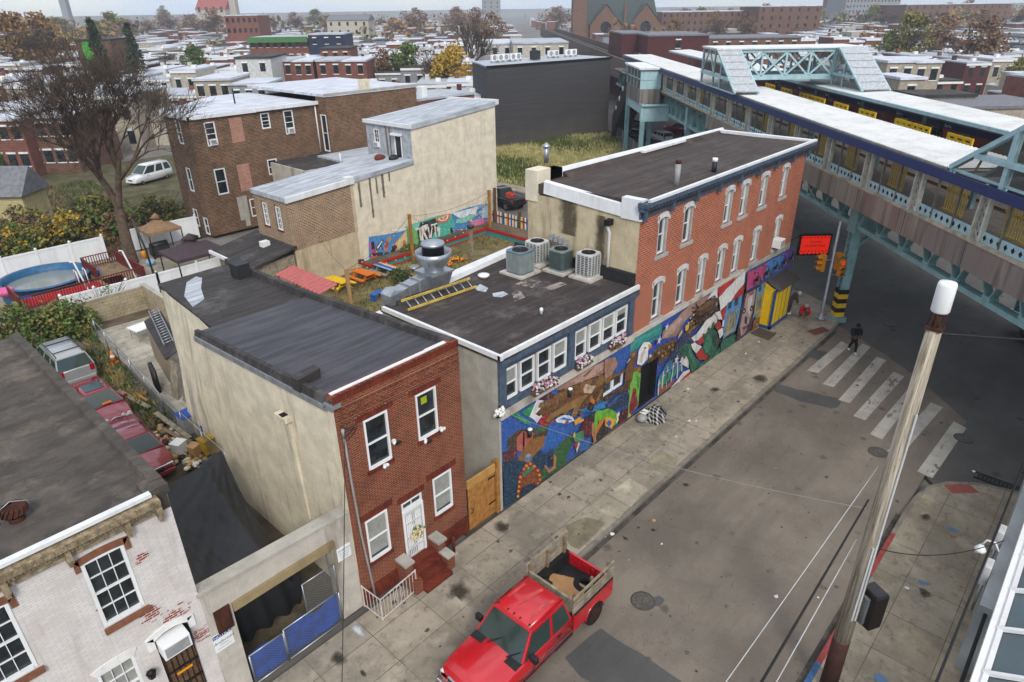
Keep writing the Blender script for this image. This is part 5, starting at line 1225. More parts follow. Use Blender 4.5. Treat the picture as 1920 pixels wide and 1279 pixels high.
TL.append(('#f0dcc0',U('3485 215 3536 225 3605 224 3594 195 3560 180 3520 187 3493 202')))
TL.append(('#d8744a',U('3508 214 3545 221 3587 219 3577 200 3552 194 3525 198')))
TL.append(('#f0dcc0',U('3526 213 3563 216 3558 204 3539 204')))
TL.append(('#e9eef0',U('3648 227 3801 225 3944 223 3921 166 3935 145 3837 177 3787 159 3729 168 3693 191')))
TL.append(('#86cdb8',U('3691 166 3837 170 3915 146 3844 118 3736 120 3679 133')))
TL.append(('#e07aa8',U('3739 10 3821 71 3893 114 3974 110 4082 83 4086 -7 3788 9')))
TL.append(('#b7d4ea',U('3977 169 4020 211 4067 213 4072 92 3985 108')))
TL.append(('#e8f0f4',U('3994 195 4066 194 4066 190 3994 190')))
TL.append(('#e8f0f4',U('3993 174 4065 174 4065 169 3993 170')))
TL.append(('#e8f0f4',U('3992 154 4064 153 4064 149 3992 150')))
TL.append(('#e8f0f4',U('3991 133 4063 133 4063 128 3991 129')))
TL.append(('#cf3a52',U('3812 125 3830 132 3839 115 3823 107')))
TL.append(('#e6d6a0',U('3844 125 3869 126 3878 106 3853 101')))
TL.append(('#26262c',U('3619 111 3629 117 3633 93 3645 105 3647 83 3637 49 3640 8 3623 10 3624 59 3612 91')))
TL.append(('#c23a52',U('3686 95 3695 79 3707 90 3713 67 3702 19 3686 19 3691 61')))
TL.append(('#e6dccc',U('3729 78 3736 62 3747 78 3743 46 3734 22 3726 24')))
TL.append(('#d86a9c',U('3531 46 3560 53 3606 38 3595 16 3538 15')))
TL.append(('#d86a9c',U('3501 17 3530 28 3538 12 3510 8')))
TL.append(('#e9e6e0',U('2931 12 3112 11 3320 13 3319 5 3111 -2 2937 0')))
TL.append(('#e9e6e0',U('3500 3 3817 2 3816 -9 3499 -7')))
TL.append(('#e9e6e0',U('2736 78 2775 87 2782 19 2727 14')))
TL.append(('#6a2a30',U('2680 86 2735 72 2726 34 2679 51')))
ml=[(c,[(min(max(u,14.58),22.99),min(max(v,.02),4.21))for u,v in s])for c,s in ML if sum(p[0]for p in s)/len(s)<23.0]
mr_=[('#2b4aa0',[(23.01,.02),(30.5,.02),(30.5,4.28),(23.01,4.28)]),('#4a3a36',[(30.5,.02),(40.4,.02),(40.4,2.9),(30.5,3.2)])]
mr_+=[(c,[(min(max(u,23.01),40.4),min(max(v,.02),4.42 if u>30.3 else 4.29))for u,v in s])for c,s in ML if max(p[0]for p in s)>23.0]
for(u,v,r)in((25.0,3.55,.24),(26.9,1.75,.26),(25.6,4.0,.2),(24.3,3.0,.14)):mr_.append(('#d8d6d2',star(u,v,r)))
painted('mural_paint',TC2,ml,M['pigment'],CB)
keep=[]
for c,s in mr_:keep.append((c,s))
pm=painted('mural_paint',TD,keep,M['pigment'],D)
import bmesh as _b
def cut_rect(o,u0,u1,v0,v1,off):
 bm=_b.new();bm.from_mesh(o.data)
 for co,no in(((u0-off,0,0),(1,0,0)),((u1-off,0,0),(1,0,0)),((0,0,v0),(0,0,1)),((0,0,v1),(0,0,1))):
  _b.ops.bisect_plane(bm,geom=bm.verts[:]+bm.edges[:]+bm.faces[:],plane_co=co,plane_no=no)
 d=[f for f in bm.faces if u0-off<f.calc_center_median().x<u1-off and v0<f.calc_center_median().z<v1]
 _b.ops.delete(bm,geom=d,context='FACES');bm.to_mesh(o.data);bm.free()
cut_rect(pm,24.02,25.55,.12,2.42,OD[0])
cut_rect([o for o in CB.children if o.name.startswith('mural_paint')][0],20.92,22.5,2.2,2.86,OC2[0])
for i,u in enumerate((34.9,36.2,37.4,38.6,39.7)):
 t=thing('gooseneck_lamp','black gooseneck lamp on the '+('pink','blue','blue','blue','purple')[i]+' painted panel above the booth, '+('leftmost','second from left','middle one','second from right','rightmost')[i],'lamp',(u,14.2,4.0),group='gooseneck lamps over the painted panels')
 m=MB();m.path([(-.15,-.02,0),(-.1,-.3,.12),(0,-.5,.1),(.05,-.55,-.1)],.02);add_part(t,'arm',m,'black_metal');m=MB();m.lathe([(.04,.0),(.07,-.05),(.2,-.28)],(.05,-.55,-.1),12,cap=False);add_part(t,'shade',m,'black_metal')
 m=MB();m.lathe([(.05,0),(.06,.05),(.02,.09)],(-.15,-.05,0),8);add_part(t,'bulb_cap',m,'c_cream')
def rel(org):return lambda x,y,z=0:(x-org[0],y-org[1],z-org[2])
OE=(32,40.6,0);E_=thing('beige_party_wall_house','tall house with a blank beige side wall above the garden mural','house',OE);le=rel(OE)
TE=Plane('S',40.6,OE);TEW=Plane('W',32.8,OE);TEB=Plane('W',21.9,OE)
m=MB();m.quad(TE(27.1,0),TE(41.9,0),TE(41.9,10.55),TE(32.8,9.68),TE(32.8,7.2),TE(27.1,6.62));m.quad(le(41.9,40.6),le(41.9,46.2),le(41.9,46.2,10.3),le(41.9,40.6,10.55));add_part(E_,'side_wall',m,'stucco_cream')
m=MB();wall_holes(m,TEW,40.6,46.2,6.5,9.62,[(44.55,45.2,7.65,9.05),(41.85,42.6,7.0,8.8)],.12);m.quad(le(32.8,46.2,0),le(41.9,46.2,0),le(41.9,46.2,10.2),le(32.8,46.2,9.5));add_part(E_,'rear_wall',m,plain('pale grey render','#9fa2a6',.9,dirt=.5))
win(E_,TEW,44.55,45.2,7.65,9.05,-.02,.06,True,(2,2));window_ac(E_,TEW,44.6,45.15,7.72,8.1,-.02,.2)
m=MB();pbox(m,TEW,41.85,42.6,7.0,8.8,-.11,-.06);dd=add_part(E_,'door',m,'steel_dark');m=MB();pbox(m,TEW,41.78,41.87,6.95,8.85,-.05,.03);pbox(m,TEW,42.58,42.67,6.95,8.85,-.05,.03);pbox(m,TEW,41.7,42.8,8.85,9.0,-.02,.3);add_part(dd,'door_frame',m,'white_vinyl')
m=MB();m.tube(TEW(43.6,9.5,.06),TEW(43.5,6.9,.06),.05);m.tube(TEW(43.15,9.4,.06),TEW(43.1,6.8,.06),.04);add_split(E_,'downpipe',m,plain('brown pipe','#6d5d50',.7))
m=MB();m.hexa([le(32.7,40.5,9.4),le(42.0,40.5,10.2),le(42.0,46.3,10.1),le(32.7,46.3,9.35)],[le(32.7,40.5,9.72),le(42.0,40.5,10.6),le(42.0,46.3,10.4),le(32.7,46.3,9.68)]);add_part(E_,'roof',m,'roof_silver')
m=MB();m.hexa([le(32.62,40.45,9.5),le(32.8,40.45,9.5),le(32.8,46.35,9.45),le(32.62,46.35,9.45)],[le(32.62,40.45,9.78),le(32.8,40.45,9.78),le(32.8,46.35,9.72),le(32.62,46.35,9.72)]);m.hexa([le(41.8,40.4,10.3),le(42.15,40.4,10.3),le(42.15,46.4,10.1),le(41.8,46.4,10.1)],[le(41.8,40.4,10.7),le(42.15,40.4,10.7),le(42.15,46.4,10.5),le(41.8,46.4,10.5)]);add_split(E_,'roof_edge',m,'flash_white')
m=MB();m.quad(TE(21.9,2.75),TE(27.1,2.95),TE(27.1,6.62),TE(21.9,6.3));wall_holes(m,TEB,40.6,45.2,0,6.28,[(43.4,44.0,4.0,5.6),(41.65,42.25,4.0,5.6)],.1);m.quad(le(21.9,45.2),le(32.8,45.2),le(32.8,45.2,6.9),le(21.9,45.2,6.2));add_part(E_,'brick_wing_wall',m,'brick_tan')
m=MB();m.quad(TE(21.9,0,.02),TE(27.1,0,.02),TE(27.1,2.95,.02),TE(21.9,2.75,.02));pbox(m,TE,26.9,27.15,2.9,6.6,0,.04);add_part(E_,'render_base',m,stucco('patchy render','#b3a488','#75654a',amt=.6))
for a in(43.4,41.65):
 win(E_,TEB,a,a+.6,4.0,5.6,-.01,.06,True,(2,2),blind=0)
 m=MB();pbox(m,TEB,a-.05,a+.72,3.88,4.0,0,.06);pbox(m,TEB,a+.6,a+.72,4.0,5.7,0,.03);add_part(E_,'red_trim',m,'c_maroon')
m=MB();m.hexa([le(21.8,40.5,6.1),le(32.8,40.5,6.9),le(32.8,45.3,6.85),le(21.8,45.3,6.05)],[le(21.8,40.5,6.42),le(32.8,40.5,7.22),le(32.8,45.3,7.15),le(21.8,45.3,6.36)]);add_part(E_,'wing_roof',m,'roof_silver')
m=MB();m.hexa([le(21.75,40.42,6.1),le(27.0,40.42,6.45),le(27.0,40.6,6.45),le(21.75,40.6,6.1)],[le(21.75,40.42,6.46),le(27.0,40.42,6.84),le(27.0,40.6,6.84),le(21.75,40.6,6.46)]);m.box(*[26.6-OE[0],27.2-OE[0]],-.2,.35,6.45,6.95);add_part(E_,'wing_edge',m,'flash_white')
sv=soft_stain('black streak','#3a3226',.6)
for x0,w_,z0,z1 in((27.5,.35,4.6,6.4),(28.5,.3,3.6,6.6),(29.1,.25,5.3,6.5),(29.6,.4,4.9,6.9),(30.3,.25,6,7)):m=MB();m.quad(TE(x0,z0,.004),TE(x0+w_,z0,.004),TE(x0+w_,z1,.004),TE(x0,z1,.004));add_part(E_,'black_streak',m,sv,fix=False)
painted('garden_mural',Plane('S',40.6,OE),TL,M['pigment'],E_,d0=.022)
t5=Plane('S',40.6,OE);text_mesh('TRUTH',.62,M['white_vinyl'],t5,39.4,2.05,parent=E_,d=.14,sx=.9);text_mesh('YOU FREE',.42,M['white_vinyl'],t5,39.4,1.5,parent=E_,d=.14,sx=.9)
for nm,lab,off in(('rubbish_bag','black rubbish bag by the rear door on the silver roof',(32.2,42.2)),('cloth_heap','rust brown cloth heap on the silver roof edge',(31.6,43.2))):
 m=MB();m.ell((0,0,.12),(.42,.34,.26),12,6);m.ell((.35,.12,.08),(.3,.25,.2),10,5);o=m.build(nm,M['tarp_black']if nm=='rubbish_bag' else plain('rust cloth','#6a3328',.9));o.location=(*off,7.12);tag(o,lab,nm.split('_')[1])
OF=(33.5,51,0);F_=thing('low_rear_block','low flat roofed rear block with a dark roof patch between two tall houses','building',OF);lf=rel(OF)
m=MB();m.box(lf(29.6,0)[0],lf(36.2,0)[0],lf(0,50.9)[1],lf(0,56.6)[1],0,5.45);add_part(F_,'wall',m,'concrete_wall');m=MB();m.box(lf(29.75,0)[0],lf(36.05,0)[0],lf(0,51.1)[1],lf(0,56.6)[1],5.4,5.47);add_part(F_,'dark_roof',m,'roof_ell')
m=MB();m.prism([lf(33.5,46.3)[:2],lf(42,46.3)[:2],lf(42,55.2)[:2],lf(33.5,55.2)[:2]],5.35,5.62);add_part(F_,'grey_roof',m,'roof_silver')
m=MB();m.box(lf(33.5,0)[0],lf(42,0)[0],lf(0,46.35)[1],lf(0,55.1)[1],0,5.36);add_part(F_,'rear_wall',m,'stucco_grey')
m=MB();m.lathe([(.07,0),(.07,1.0)],lf(33.0,50.7,5.45),8);add_part(F_,'vent_pipe',m,'white_vinyl')
OGG=(34,57.2,0);G_=thing('brown_brick_house','tall brown brick house with white windows and bricked up openings behind the garden','house',OGG);lg=rel(OGG);TG1=Plane('S',57.2,OGG);TGW=Plane('W',23.5,OGG);TG2=Plane('S',55.6,OGG);TGR=Plane('W',35.4,OGG)
W1=[(24.68,25.58,7.46,9.37),(29.72,30.54,8.23,9.53),(31.92,32.84,7.48,9.52),(24.7,25.66,3.38,5.56),(29.62,30.57,4.24,5.59),(27.3,28.35,.9,2.5)]
W2=[(58.95,59.8,7.6,9.45),(59.0,59.8,3.6,5.6),(59.5,60.3,.4,1.95),(57.7,58.5,.0,1.5)]
m=MB();wall_holes(m,TG1,23.5,35.4,0,9.9,W1,.12);wall_holes(m,TGW,57.2,62.0,0,9.75,W2,.12);m.quad(lg(23.5,62),lg(23.5,62,9.7),lg(31,69.5,9.7),lg(31,69.5));m.quad(lg(31,69.5),lg(31,69.5,9.7),lg(46,69.5,9.7),lg(46,69.5));wall_holes(m,TG2,35.4,46,0,10.6,[]);wall_holes(m,TGR,55.6,57.2,0,10.6,[(55.85,56.75,5.6,8.9)],.1);m.quad(lg(46,55.6),lg(46,69.5),lg(46,69.5,10.5),lg(46,55.6,10.6));add_part(G_,'wall',m,'brick_brown')
for k,h in enumerate(W1):
 win(G_,TG1,*h,-.01,.09,True,(1,2)if k<3 else(1,1),pane='glass' if k!=5 else 'wood_brown')
 if k in(0,2):window_ac(G_,TG1,h[0]+.18,h[1]-.18,h[2]+.08,h[2]+.55,0,.25)
for h in W2:win(G_,TGW,*h,-.01,.09,True)
win(G_,TGR,55.85,56.75,5.6,8.9,0,.09,True)
for h in((26.85,27.96,7.44,9.46),(26.75,27.88,3.29,5.59)):m=MB();pbox(m,TG1,*h,0,.012);add_part(G_,'bricked_opening',m,brick('infill brick','#8a4a3c','#a8705c','#a59a86',grime=.15))
m=MB();pbox(m,TG1,26.2,27.1,.8,2.9,0,.02);pbox(m,TG1,26.6,27.0,.2,1.9,.02,.1);add_part(G_,'filled_doorway',m,'stucco_grey')
m=MB();m.prism([lg(23.4,57.1)[:2],lg(35.4,57.1)[:2],lg(35.4,69.6)[:2],lg(31,69.6)[:2],lg(23.4,62)[:2]],9.75,9.98);m.prism([lg(35.3,55.5)[:2],lg(46.1,55.5)[:2],lg(46.1,69.6)[:2],lg(35.3,69.6)[:2]],10.45,10.68);add_split(G_,'roof',m,'roof_white')
m=MB();m.box(lg(23.3,0)[0],lg(29.3,0)[0],-.25,-.1,9.7,9.95);m.box(lg(29.3,0)[0],lg(35.4,0)[0],-.35,-.1,9.75,10.05);m.box(lg(23.25,0)[0],lg(23.5,0)[0],-.25,4.9,9.7,9.95);add_part(G_,'gutter',m,'flash_white')
m=MB();m.box(lg(35.3,0)[0],lg(46.1,0)[0],-1.72,-1.6,10.55,10.75);add_part(G_,'coping',m,'stucco_grey')
m=MB();m.tube(TG1(35.15,9.8,.1),TG1(35.15,5.5,.1),.06);add_part(G_,'downspout',m,'white_vinyl')
m=MB();m.box(lg(39.6,0)[0],lg(40.5,0)[0],-1.5,-.9,10.5,11.6);add_part(G_,'chimney',m,'stucco_beige');m=MB();m.lathe([(.07,0),(.07,1.3)],lg(30,62,9.95),8);add_part(G_,'vent_pipe',m,'plastic_black')
for(x0,x1,y0,y1,z,wm,rm,lab)in((48.5,57,58.5,64,8.6,'brick_red','roof_silver','low red brick house with grey roof behind the beige party wall'),(46.4,52,64.5,70,9.2,'brick_brown','roof_ell','brown house with dark flat roof behind the brown brick house')):
 t=thing('rear_house',lab,'house',(x0,y0,0));m=MB();m.box(0,x1-x0,0,y1-y0,0,z);add_part(t,'wall',m,wm);m=MB();m.box(-.1,x1-x0+.1,-.1,y1-y0+.1,z,z+.25);add_part(t,'roof',m,rm);m=MB();m.box(1.5,2.3,1,1.7,z+.2,z+1.3);add_part(t,'chimney',m,'white_vinyl')
OK_=(67.2,66.5,0);K_=thing('black_clad_building','large windowless black clad building with white condensers on its roof','building',OK_);a0,a1=Vector((67.2,66.5)),Vector((90.0,62.7));dk=(a1-a0).normalized();nk=Vector((-dk.y,dk.x));LKn=(a1-a0).length;KR=atan2(dk.y,dk.x)
K_.rotation_euler.z=KR
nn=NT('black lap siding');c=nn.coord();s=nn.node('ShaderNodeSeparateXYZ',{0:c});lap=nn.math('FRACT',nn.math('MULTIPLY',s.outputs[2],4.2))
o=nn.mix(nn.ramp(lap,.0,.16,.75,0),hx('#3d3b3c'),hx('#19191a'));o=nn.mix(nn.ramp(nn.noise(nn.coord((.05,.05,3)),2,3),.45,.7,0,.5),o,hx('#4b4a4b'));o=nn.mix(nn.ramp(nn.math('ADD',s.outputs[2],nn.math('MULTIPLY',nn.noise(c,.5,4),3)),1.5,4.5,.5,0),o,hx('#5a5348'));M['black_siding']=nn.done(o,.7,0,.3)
m=MB();m.prism([(0,0),(LKn,0),(LKn,9),(4,9),(2.6,5.3)],0,10.45);add_part(K_,'cladding',m,'black_siding')
m=MB();m.prism([(-.1,-.1),(LKn+.1,-.1),(LKn+.1,9.1),(3.9,9.1),(2.5,5.4)],10.45,10.62);add_part(K_,'roof',m,'roof_silver');m=MB();m.box(-.12,LKn+.12,-.14,-.1,10.4,10.66);add_part(K_,'roof_edge',m,'black_metal')
def mini_ac(i,x,y,w_=.95,lab=''):
 p=a0+dk*x+nk*y;t=thing('condenser_unit',lab,'air conditioner',(p.x,p.y,10.62),KR,group='condenser units on the black building roof')
 m=MB();m.box(-w_/2,w_/2,-.18,.18,.25,1.05);add_part(t,'case',m,'white_vinyl',bevel=.02);m=MB();m.lathe([(.33,0),(.33,.02)],(0,0,0),16)
 for q in range(len(m.v)):m.v[q]=(m.v[q][0],-.18-m.v[q][2],m.v[q][1]+.66)
 add_part(t,'fan_grille',m,'c_grey');m=MB();m.box(-w_/2,-w_/2+.06,-.2,.2,0,.25);m.box(w_/2-.06,w_/2,-.2,.2,0,.25);add_split(t,'foot',m,'galv')
for i,(x,y,w_)in enumerate(((4.2,4,.95),(5.3,4,.95),(6.4,4.2,.95),(7.5,4,.95),(8.6,4.2,.95),(15.4,5,.9),(16.5,5,.9),(18.9,5,1.1),(20.0,5,1.2))):
 mini_ac(i,x,y,w_,('white condenser in the left row on the black building, '+('first','second','middle','fourth','last')[i]+' from its left end')if i<5 else 'white condenser in the right group on the black building, '+('leftmost','second from left','second from right','rightmost')[i-5])
p=a0+dk*11.2+nk*3.5;t=thing('roof_unit','dark square air handler on the black building roof','air conditioner',(p.x,p.y,10.62),KR);m=MB();m.box(-.6,.6,-.5,.5,.1,1.3);add_part(t,'case',m,'steel_dark',bevel=.03);m=MB();m.lathe([(.35,1.3),(.35,1.36)],n=14);add_part(t,'fan_guard',m,'black_metal')
def post_fence(name,lab,cat,pts,h,pm,meshm,step=2.4,r=.03,group=None):
 t=thing(name,lab,cat,(*pts[0],0),group=group);o0=Vector((*pts[0],0));m=MB();k=MB();rails=MB()
 for a,b2 in zip(pts,pts[1:]):
  a,b2=Vector((*a,0))-o0,Vector((*b2,0))-o0;n_=max(1,round((b2-a).length/step))
  for i in range(n_+1):
   q=a.lerp(b2,i/n_);q_=MB();q_.tube(q,q+Vector((0,0,h)),r,n=6);add_part(t,'post',q_,pm)
  rails.tube(a+Vector((0,0,h-.02)),b2+Vector((0,0,h-.02)),r*.7,n=5);k.quad(a+Vector((0,0,.03)),b2+Vector((0,0,.03)),b2+Vector((0,0,h-.03)),a+Vector((0,0,h-.03)))
 add_part(t,'rail',rails,pm);add_part(t,'wire_mesh',k,meshm);return t
post_fence('chain_link_fence','chain link fence between the grassy lot and the railway pavement','fence',[EP(31,-2.75)[:2],EP(66,-2.75)[:2]],1.9,'galv','chainlink_fine',4)
def condenser(name,lab,x,y,z,w_,h,kind,rot=0.0):
 t=thing(name,lab,'air conditioner',(x,y,z),rot,group='air conditioner condensers on the mural building roof');hw=w_/2;cr=hw*.25
 oct_=[(hw-cr,-hw),(hw,-hw+cr),(hw,hw-cr),(hw-cr,hw),(-hw+cr,hw),(-hw,hw-cr),(-hw,-hw+cr),(-hw+cr,-hw)]
 body,top,lv={'ribbed':('#8f9896','#5f7078',0),'white':('#b9b9b4','#c6c6c2',1),'green':('#56625f','#7d8a88',2)}[kind]
 bmx,tmx=plain(kind+' condenser body',body,.5,.2,var=.1),plain(kind+' condenser top',top,.45,.2,var=.1)
 m=MB();s=.92;m.prism([(x_*s,y_*s)for x_,y_ in oct_],.08,h-.06);add_part(t,'coil',m,bmx if kind=='ribbed' else 'steel_dark')
 m=MB();m.prism(oct_,0,.08);m.prism(oct_,h-.07,h-.0);add_split(t,'case_ring',m,tmx)
 m=MB()
 if kind=='ribbed':
  for i in range(8):
   a,b2=Vector((*oct_[i],0)),Vector((*oct_[(i+1)%8],0));n_=max(2,int((b2-a).length/.09))
   for k in range(n_):q=a.lerp(b2,(k+.5)/n_)*.99;m.bar(q+Vector((0,0,.08)),q+Vector((0,0,h-.07)),.045)
 else:
  for k in range(11 if kind=='white' else 14):
   zz=.13+(h-.25)*k/(10 if kind=='white' else 13)
   for i in range(8):a,b2=Vector((*oct_[i],zz)),Vector((*oct_[(i+1)%8],zz));m.bar(a,b2,.02,.032 if kind=='green' else .022)
  if kind=='white':
   for i in range(8):m.bar(Vector((*oct_[i],.08)),Vector((*oct_[i],h-.06)),.045)
   for f in(.33,.66):
    for a,b2 in(((hw,-hw+cr),(hw,hw-cr)),((-hw+cr,-hw),(hw-cr,-hw)),((-hw,-hw+cr),(-hw,hw-cr))):q=Vector((*a,0)).lerp(Vector((*b2,0)),f);m.bar(q+Vector((0,0,.08)),q+Vector((0,0,h-.06)),.04)
 add_part(t,'louvres',m,bmx)
 m=MB();m.lathe([(hw*.74,h),(hw*.74,h+.012),(hw*.7,h+.012)],n=22);f=add_part(t,'fan_opening',m,'dark_hole');m=MB()
 for k in range(5):m.lathe([(hw*(.74-.14*k),h+.03),(hw*(.735-.14*k)-.012,h+.035)],n=22,cap=False)
 for k in range(8):a=k*pi/4;m.bar((0,0,h+.035),(hw*.74*cos(a),hw*.74*sin(a),h+.03),.012)
 m.lathe([(.11,h+.03),(.11,h+.07),(.02,h+.085)],n=12);add_part(f,'fan_guard',m,'steel_dark')
 m=MB();m.box(-hw-.18,hw+.18,-hw-.18,hw+.18,-.09,0);add_part(t,'pad',m,'concrete_wall')
condenser('condenser_unit','square grey green ribbed condenser nearest the garden on the flat roof',20.95,18.95,6.9,.98,1.0,'ribbed')
condenser('condenser_unit','white louvred condenser behind, second from the left on the flat roof',22.4,19.2,6.9,.86,1.0,'white')
condenser('condenser_unit','dark green round cornered condenser in the middle of the flat roof row',22.35,17.75,6.9,.84,.95,'green')
condenser('condenser_unit','white louvred condenser nearest the street on the flat roof',22.5,16.35,6.9,.84,1.05,'white')
ex=thing('exhaust_fan','polished mushroom exhaust fan on a tapered kitchen duct behind the flat roof','exhaust fan',(17.25,20.5,6.7));m=MB()
m.hexa([(-.35,-.35,0),(.35,-.35,0),(.35,.35,0),(-.35,.35,0)],[(-.55,-.55,.85),(.55,-.55,.85),(.55,.55,.85),(-.55,.55,.85)]);m.box(-.6,.6,-.6,.6,.85,.93);add_part(ex,'curb',m,'galv')
m=MB();m.lathe([(.40,.93),(.42,1.05),(.62,1.25),(.74,1.5),(.76,1.75),(.72,1.75),(.7,1.5),(.55,1.35)],n=28,cap=False);add_part(ex,'bowl',m,M['galv']);m=MB();m.lathe([(.46,1.3),(.46,2.0),(.50,2.02),(.48,2.12),(.05,2.16)],n=28);add_part(ex,'motor_drum',m,'steel_dark');m=MB();m.lathe([(.51,2.02),(.49,2.13),(.05,2.18)],n=28);add_part(ex,'cap',m,'galv')
du=thing('duct','galvanised square air duct running along the flat roof rear to the exhaust fan','duct',(15.2,20.9,6.0));m=MB()
m.box(-.45,.3,-.55,.1,-1.5,1.2);m.hexa([(.1,-.5,.55),(1.9,-.5,.75),(1.9,.1,.75),(.1,.1,.55)],[(.1,-.5,1.25),(1.9,-.5,1.5),(1.9,.1,1.5),(.1,.1,1.25)]);m.hexa([(-.45,-.55,1.2),(.3,-.55,1.2),(.3,.1,1.2),(-.45,.1,1.2)],[(-.2,-.5,1.4),(.3,-.55,1.28),(.3,.1,1.28),(-.2,.05,1.4)]);add_part(du,'sheet_metal',m,'galv')
m=MB()
for x in(.55,1.1,1.65):m.box(x,x+.05,-.53,.13,.6+.12*x,1.3+.14*x)
m.box(-.48,.33,-.58,.13,.1,.15);add_split(du,'seam_flange',m,'flash_grey')
t=thing('white_roof_hatch','white and pale blue lean-to roof beside the duct in the garden corner','roof',(15.2,22.6,0));m=MB();m.hexa([(-.6,-.5,4.4),(1.6,-.9,4.4),(1.9,.9,4.4),(-.4,1.1,4.4)],[(-.6,-.5,5.0),(1.6,-.9,5.2),(1.9,.9,5.2),(-.4,1.1,5.0)]);add_part(t,'roof_panel',m,'flash_white');m=MB();m.hexa([(-.7,-1.7,4.3),(1.3,-1.9,4.3),(1.6,-.9,4.4),(-.6,-.5,4.4)],[(-.7,-1.7,4.6),(1.3,-1.9,4.6),(1.6,-.88,5.0),(-.6,-.48,4.9)]);add_part(t,'blue_panel',m,plain('pale blue panel','#8fb3c9',.5));m=MB();m.box(-.5,1.5,-1.2,.8,0,4.35);add_part(t,'wall',m,'stucco_grey')
def ladder(lab,p0,p1,width,z,m1,m2,n_=8,tilt=0.0,name='ladder'):
 p0,p1=Vector((*p0,0)),Vector((*p1,0));t=thing(name,lab,'ladder',(p0.x,p0.y,z));d=p1-p0;nrm=Vector((-d.y,d.x,0)).normalized()*width;up=Vector((0,0,tilt))
 for o_ in(Vector(),nrm+up):m=MB();m.bar(o_,o_+d,.05,.09);add_part(t,'side_rail',m,m1)
 for i in range(n_):q=d*((i+.5)/n_);m=MB();m.tube(q,q+nrm+up,.022,n=6);add_part(t,'rung',m,m2)
 return t
ladder('yellow and silver extension ladder leaning along the flat roof',(14.807,19.358),(18.297,19.078),.42,6.92,plain('yellow fibreglass','#b59a45',.6),'galv',9,.25)
for(p,r_,h,nm,lab)in(((19.441,19.771),.26,.16,'roof_vent','round white vent cap behind the ladder on the flat roof'),((18.022,15.222),.07,.3,'vent_pipe','small white vent pipe in the middle of the flat roof')):
 t=thing(nm,lab,'vent',(*p,6.8));m=MB();m.lathe([(r_*.8,0),(r_*.8,h*.6)],n=16);add_part(t,'collar',m,'galv');m=MB();m.lathe([(r_,h*.55),(r_,h),(r_*.3,h*1.15)],n=16);add_part(t,'cap',m,'white_vinyl')
for pts in(U('1834 1921 1881 1936 1871 1877 1832 1855 1820 1891'),U('1839 1823 1885 1804 1878 1767 1834 1764 1817 1794')):
 m=MB();m.add([(x-OC2[0],y-OC2[1],6.804)for x,y in pts],[tuple(range(len(pts)))]);add_part(CB,'silver_patch',m,'roof_silver',fix=False)
for pts in(U('1979 1823 2064 1821 2078 1756 1993 1736'),U('2022 1702 2125 1690 2129 1649 2031 1657'),U('1894 1761 1937 1755 1898 1690 1838 1695')):
 m=MB();m.add([(x-OC2[0],y-OC2[1],6.804)for x,y in pts],[tuple(range(len(pts)))]);add_part(CB,'roof_stain',m,worn_paint('pale roof stain','#8a8078'),fix=False)
for i,u in enumerate((0,.28,.55,.8)):
 t=thing('electric_box','small grey electric box on the gold side wall, '+('leftmost','second from left','third from left','rightmost')[i]+' of four','electric box',(22.9,18.75-u,8.05-.03*i),group='electric boxes on the gold side wall');m=MB();m.box(-.1,.1,-.1,.1,-.14,.14);add_part(t,'case',m,'c_grey',bevel=.015);m=MB();m.tube((0,0,-.14),(0,0,-.4),.02,n=6);add_part(t,'conduit',m,'galv')
TEALC=plain('pale teal steel paint','#7fa3a3',.6,.1,var=.14,vs=1.5,dirt=.35);TEALL=plain('light blue steel paint','#9fbcc0',.55,.1,var=.1,dirt=.2);TEALD=plain('teal steel paint, dull','#5f8080',.65,.1,var=.18,vs=1.5,dirt=.5)
def ething(name,lab,cat,group=None):return thing(name,lab,cat,tuple(E0),EA,group)
n=NT('stained steel cladding');c=n.coord();o=n.mix(n.ramp(n.noise(c,.25,4),.35,.65),hx('#86807a'),hx('#8a7c75'));o=n.mix(n.ramp(n.noise(n.coord((.5,1,.05)),1.6,5,.7),.46,.68,0,.65),o,hx('#aaa398'));o=n.mix(n.ramp(n.noise(n.coord((.8,1,.04)),2.4,5,.7),.52,.7,0,.5),o,hx('#4a4640'))
M['clad']=n.done(o,.42,.35,.4)
V=ething('elevated_viaduct','pale teal steel railway viaduct on columns crossing the intersection','viaduct')
def truss(t,s0,s1,zb,zt,step=2.2,w_=.16):
 m=MB();m.box(s0,s1,-t-.22,-t+.22,zb-.12,zb+.12);m.box(s0,s1,-t-.15,-t+.15,zt-.1,zt+.1);n_=int((s1-s0)/step)
 for i in range(n_):
  a=s0+i*step;b2=a+step
  for dy in(-.1,.1):m.bar((a,-t+dy,zb),(a+step/2,-t+dy,zt),w_,.08);m.bar((a+step/2,-t+dy,zt),(b2,-t+dy,zb),w_,.08)
  m.bar((a,-t,zb),(a+.5,-t-1.2 if t<5 else-t+1.2,zt-.1),.1);m.box(a-.25,a+.25,-t-.2,-t+.2,zb-.05,zb+.3)
 return m
for t in(0,11.6):add_part(V,'truss_girder',truss(t,-34,80,5.95,8.0),TEALC)
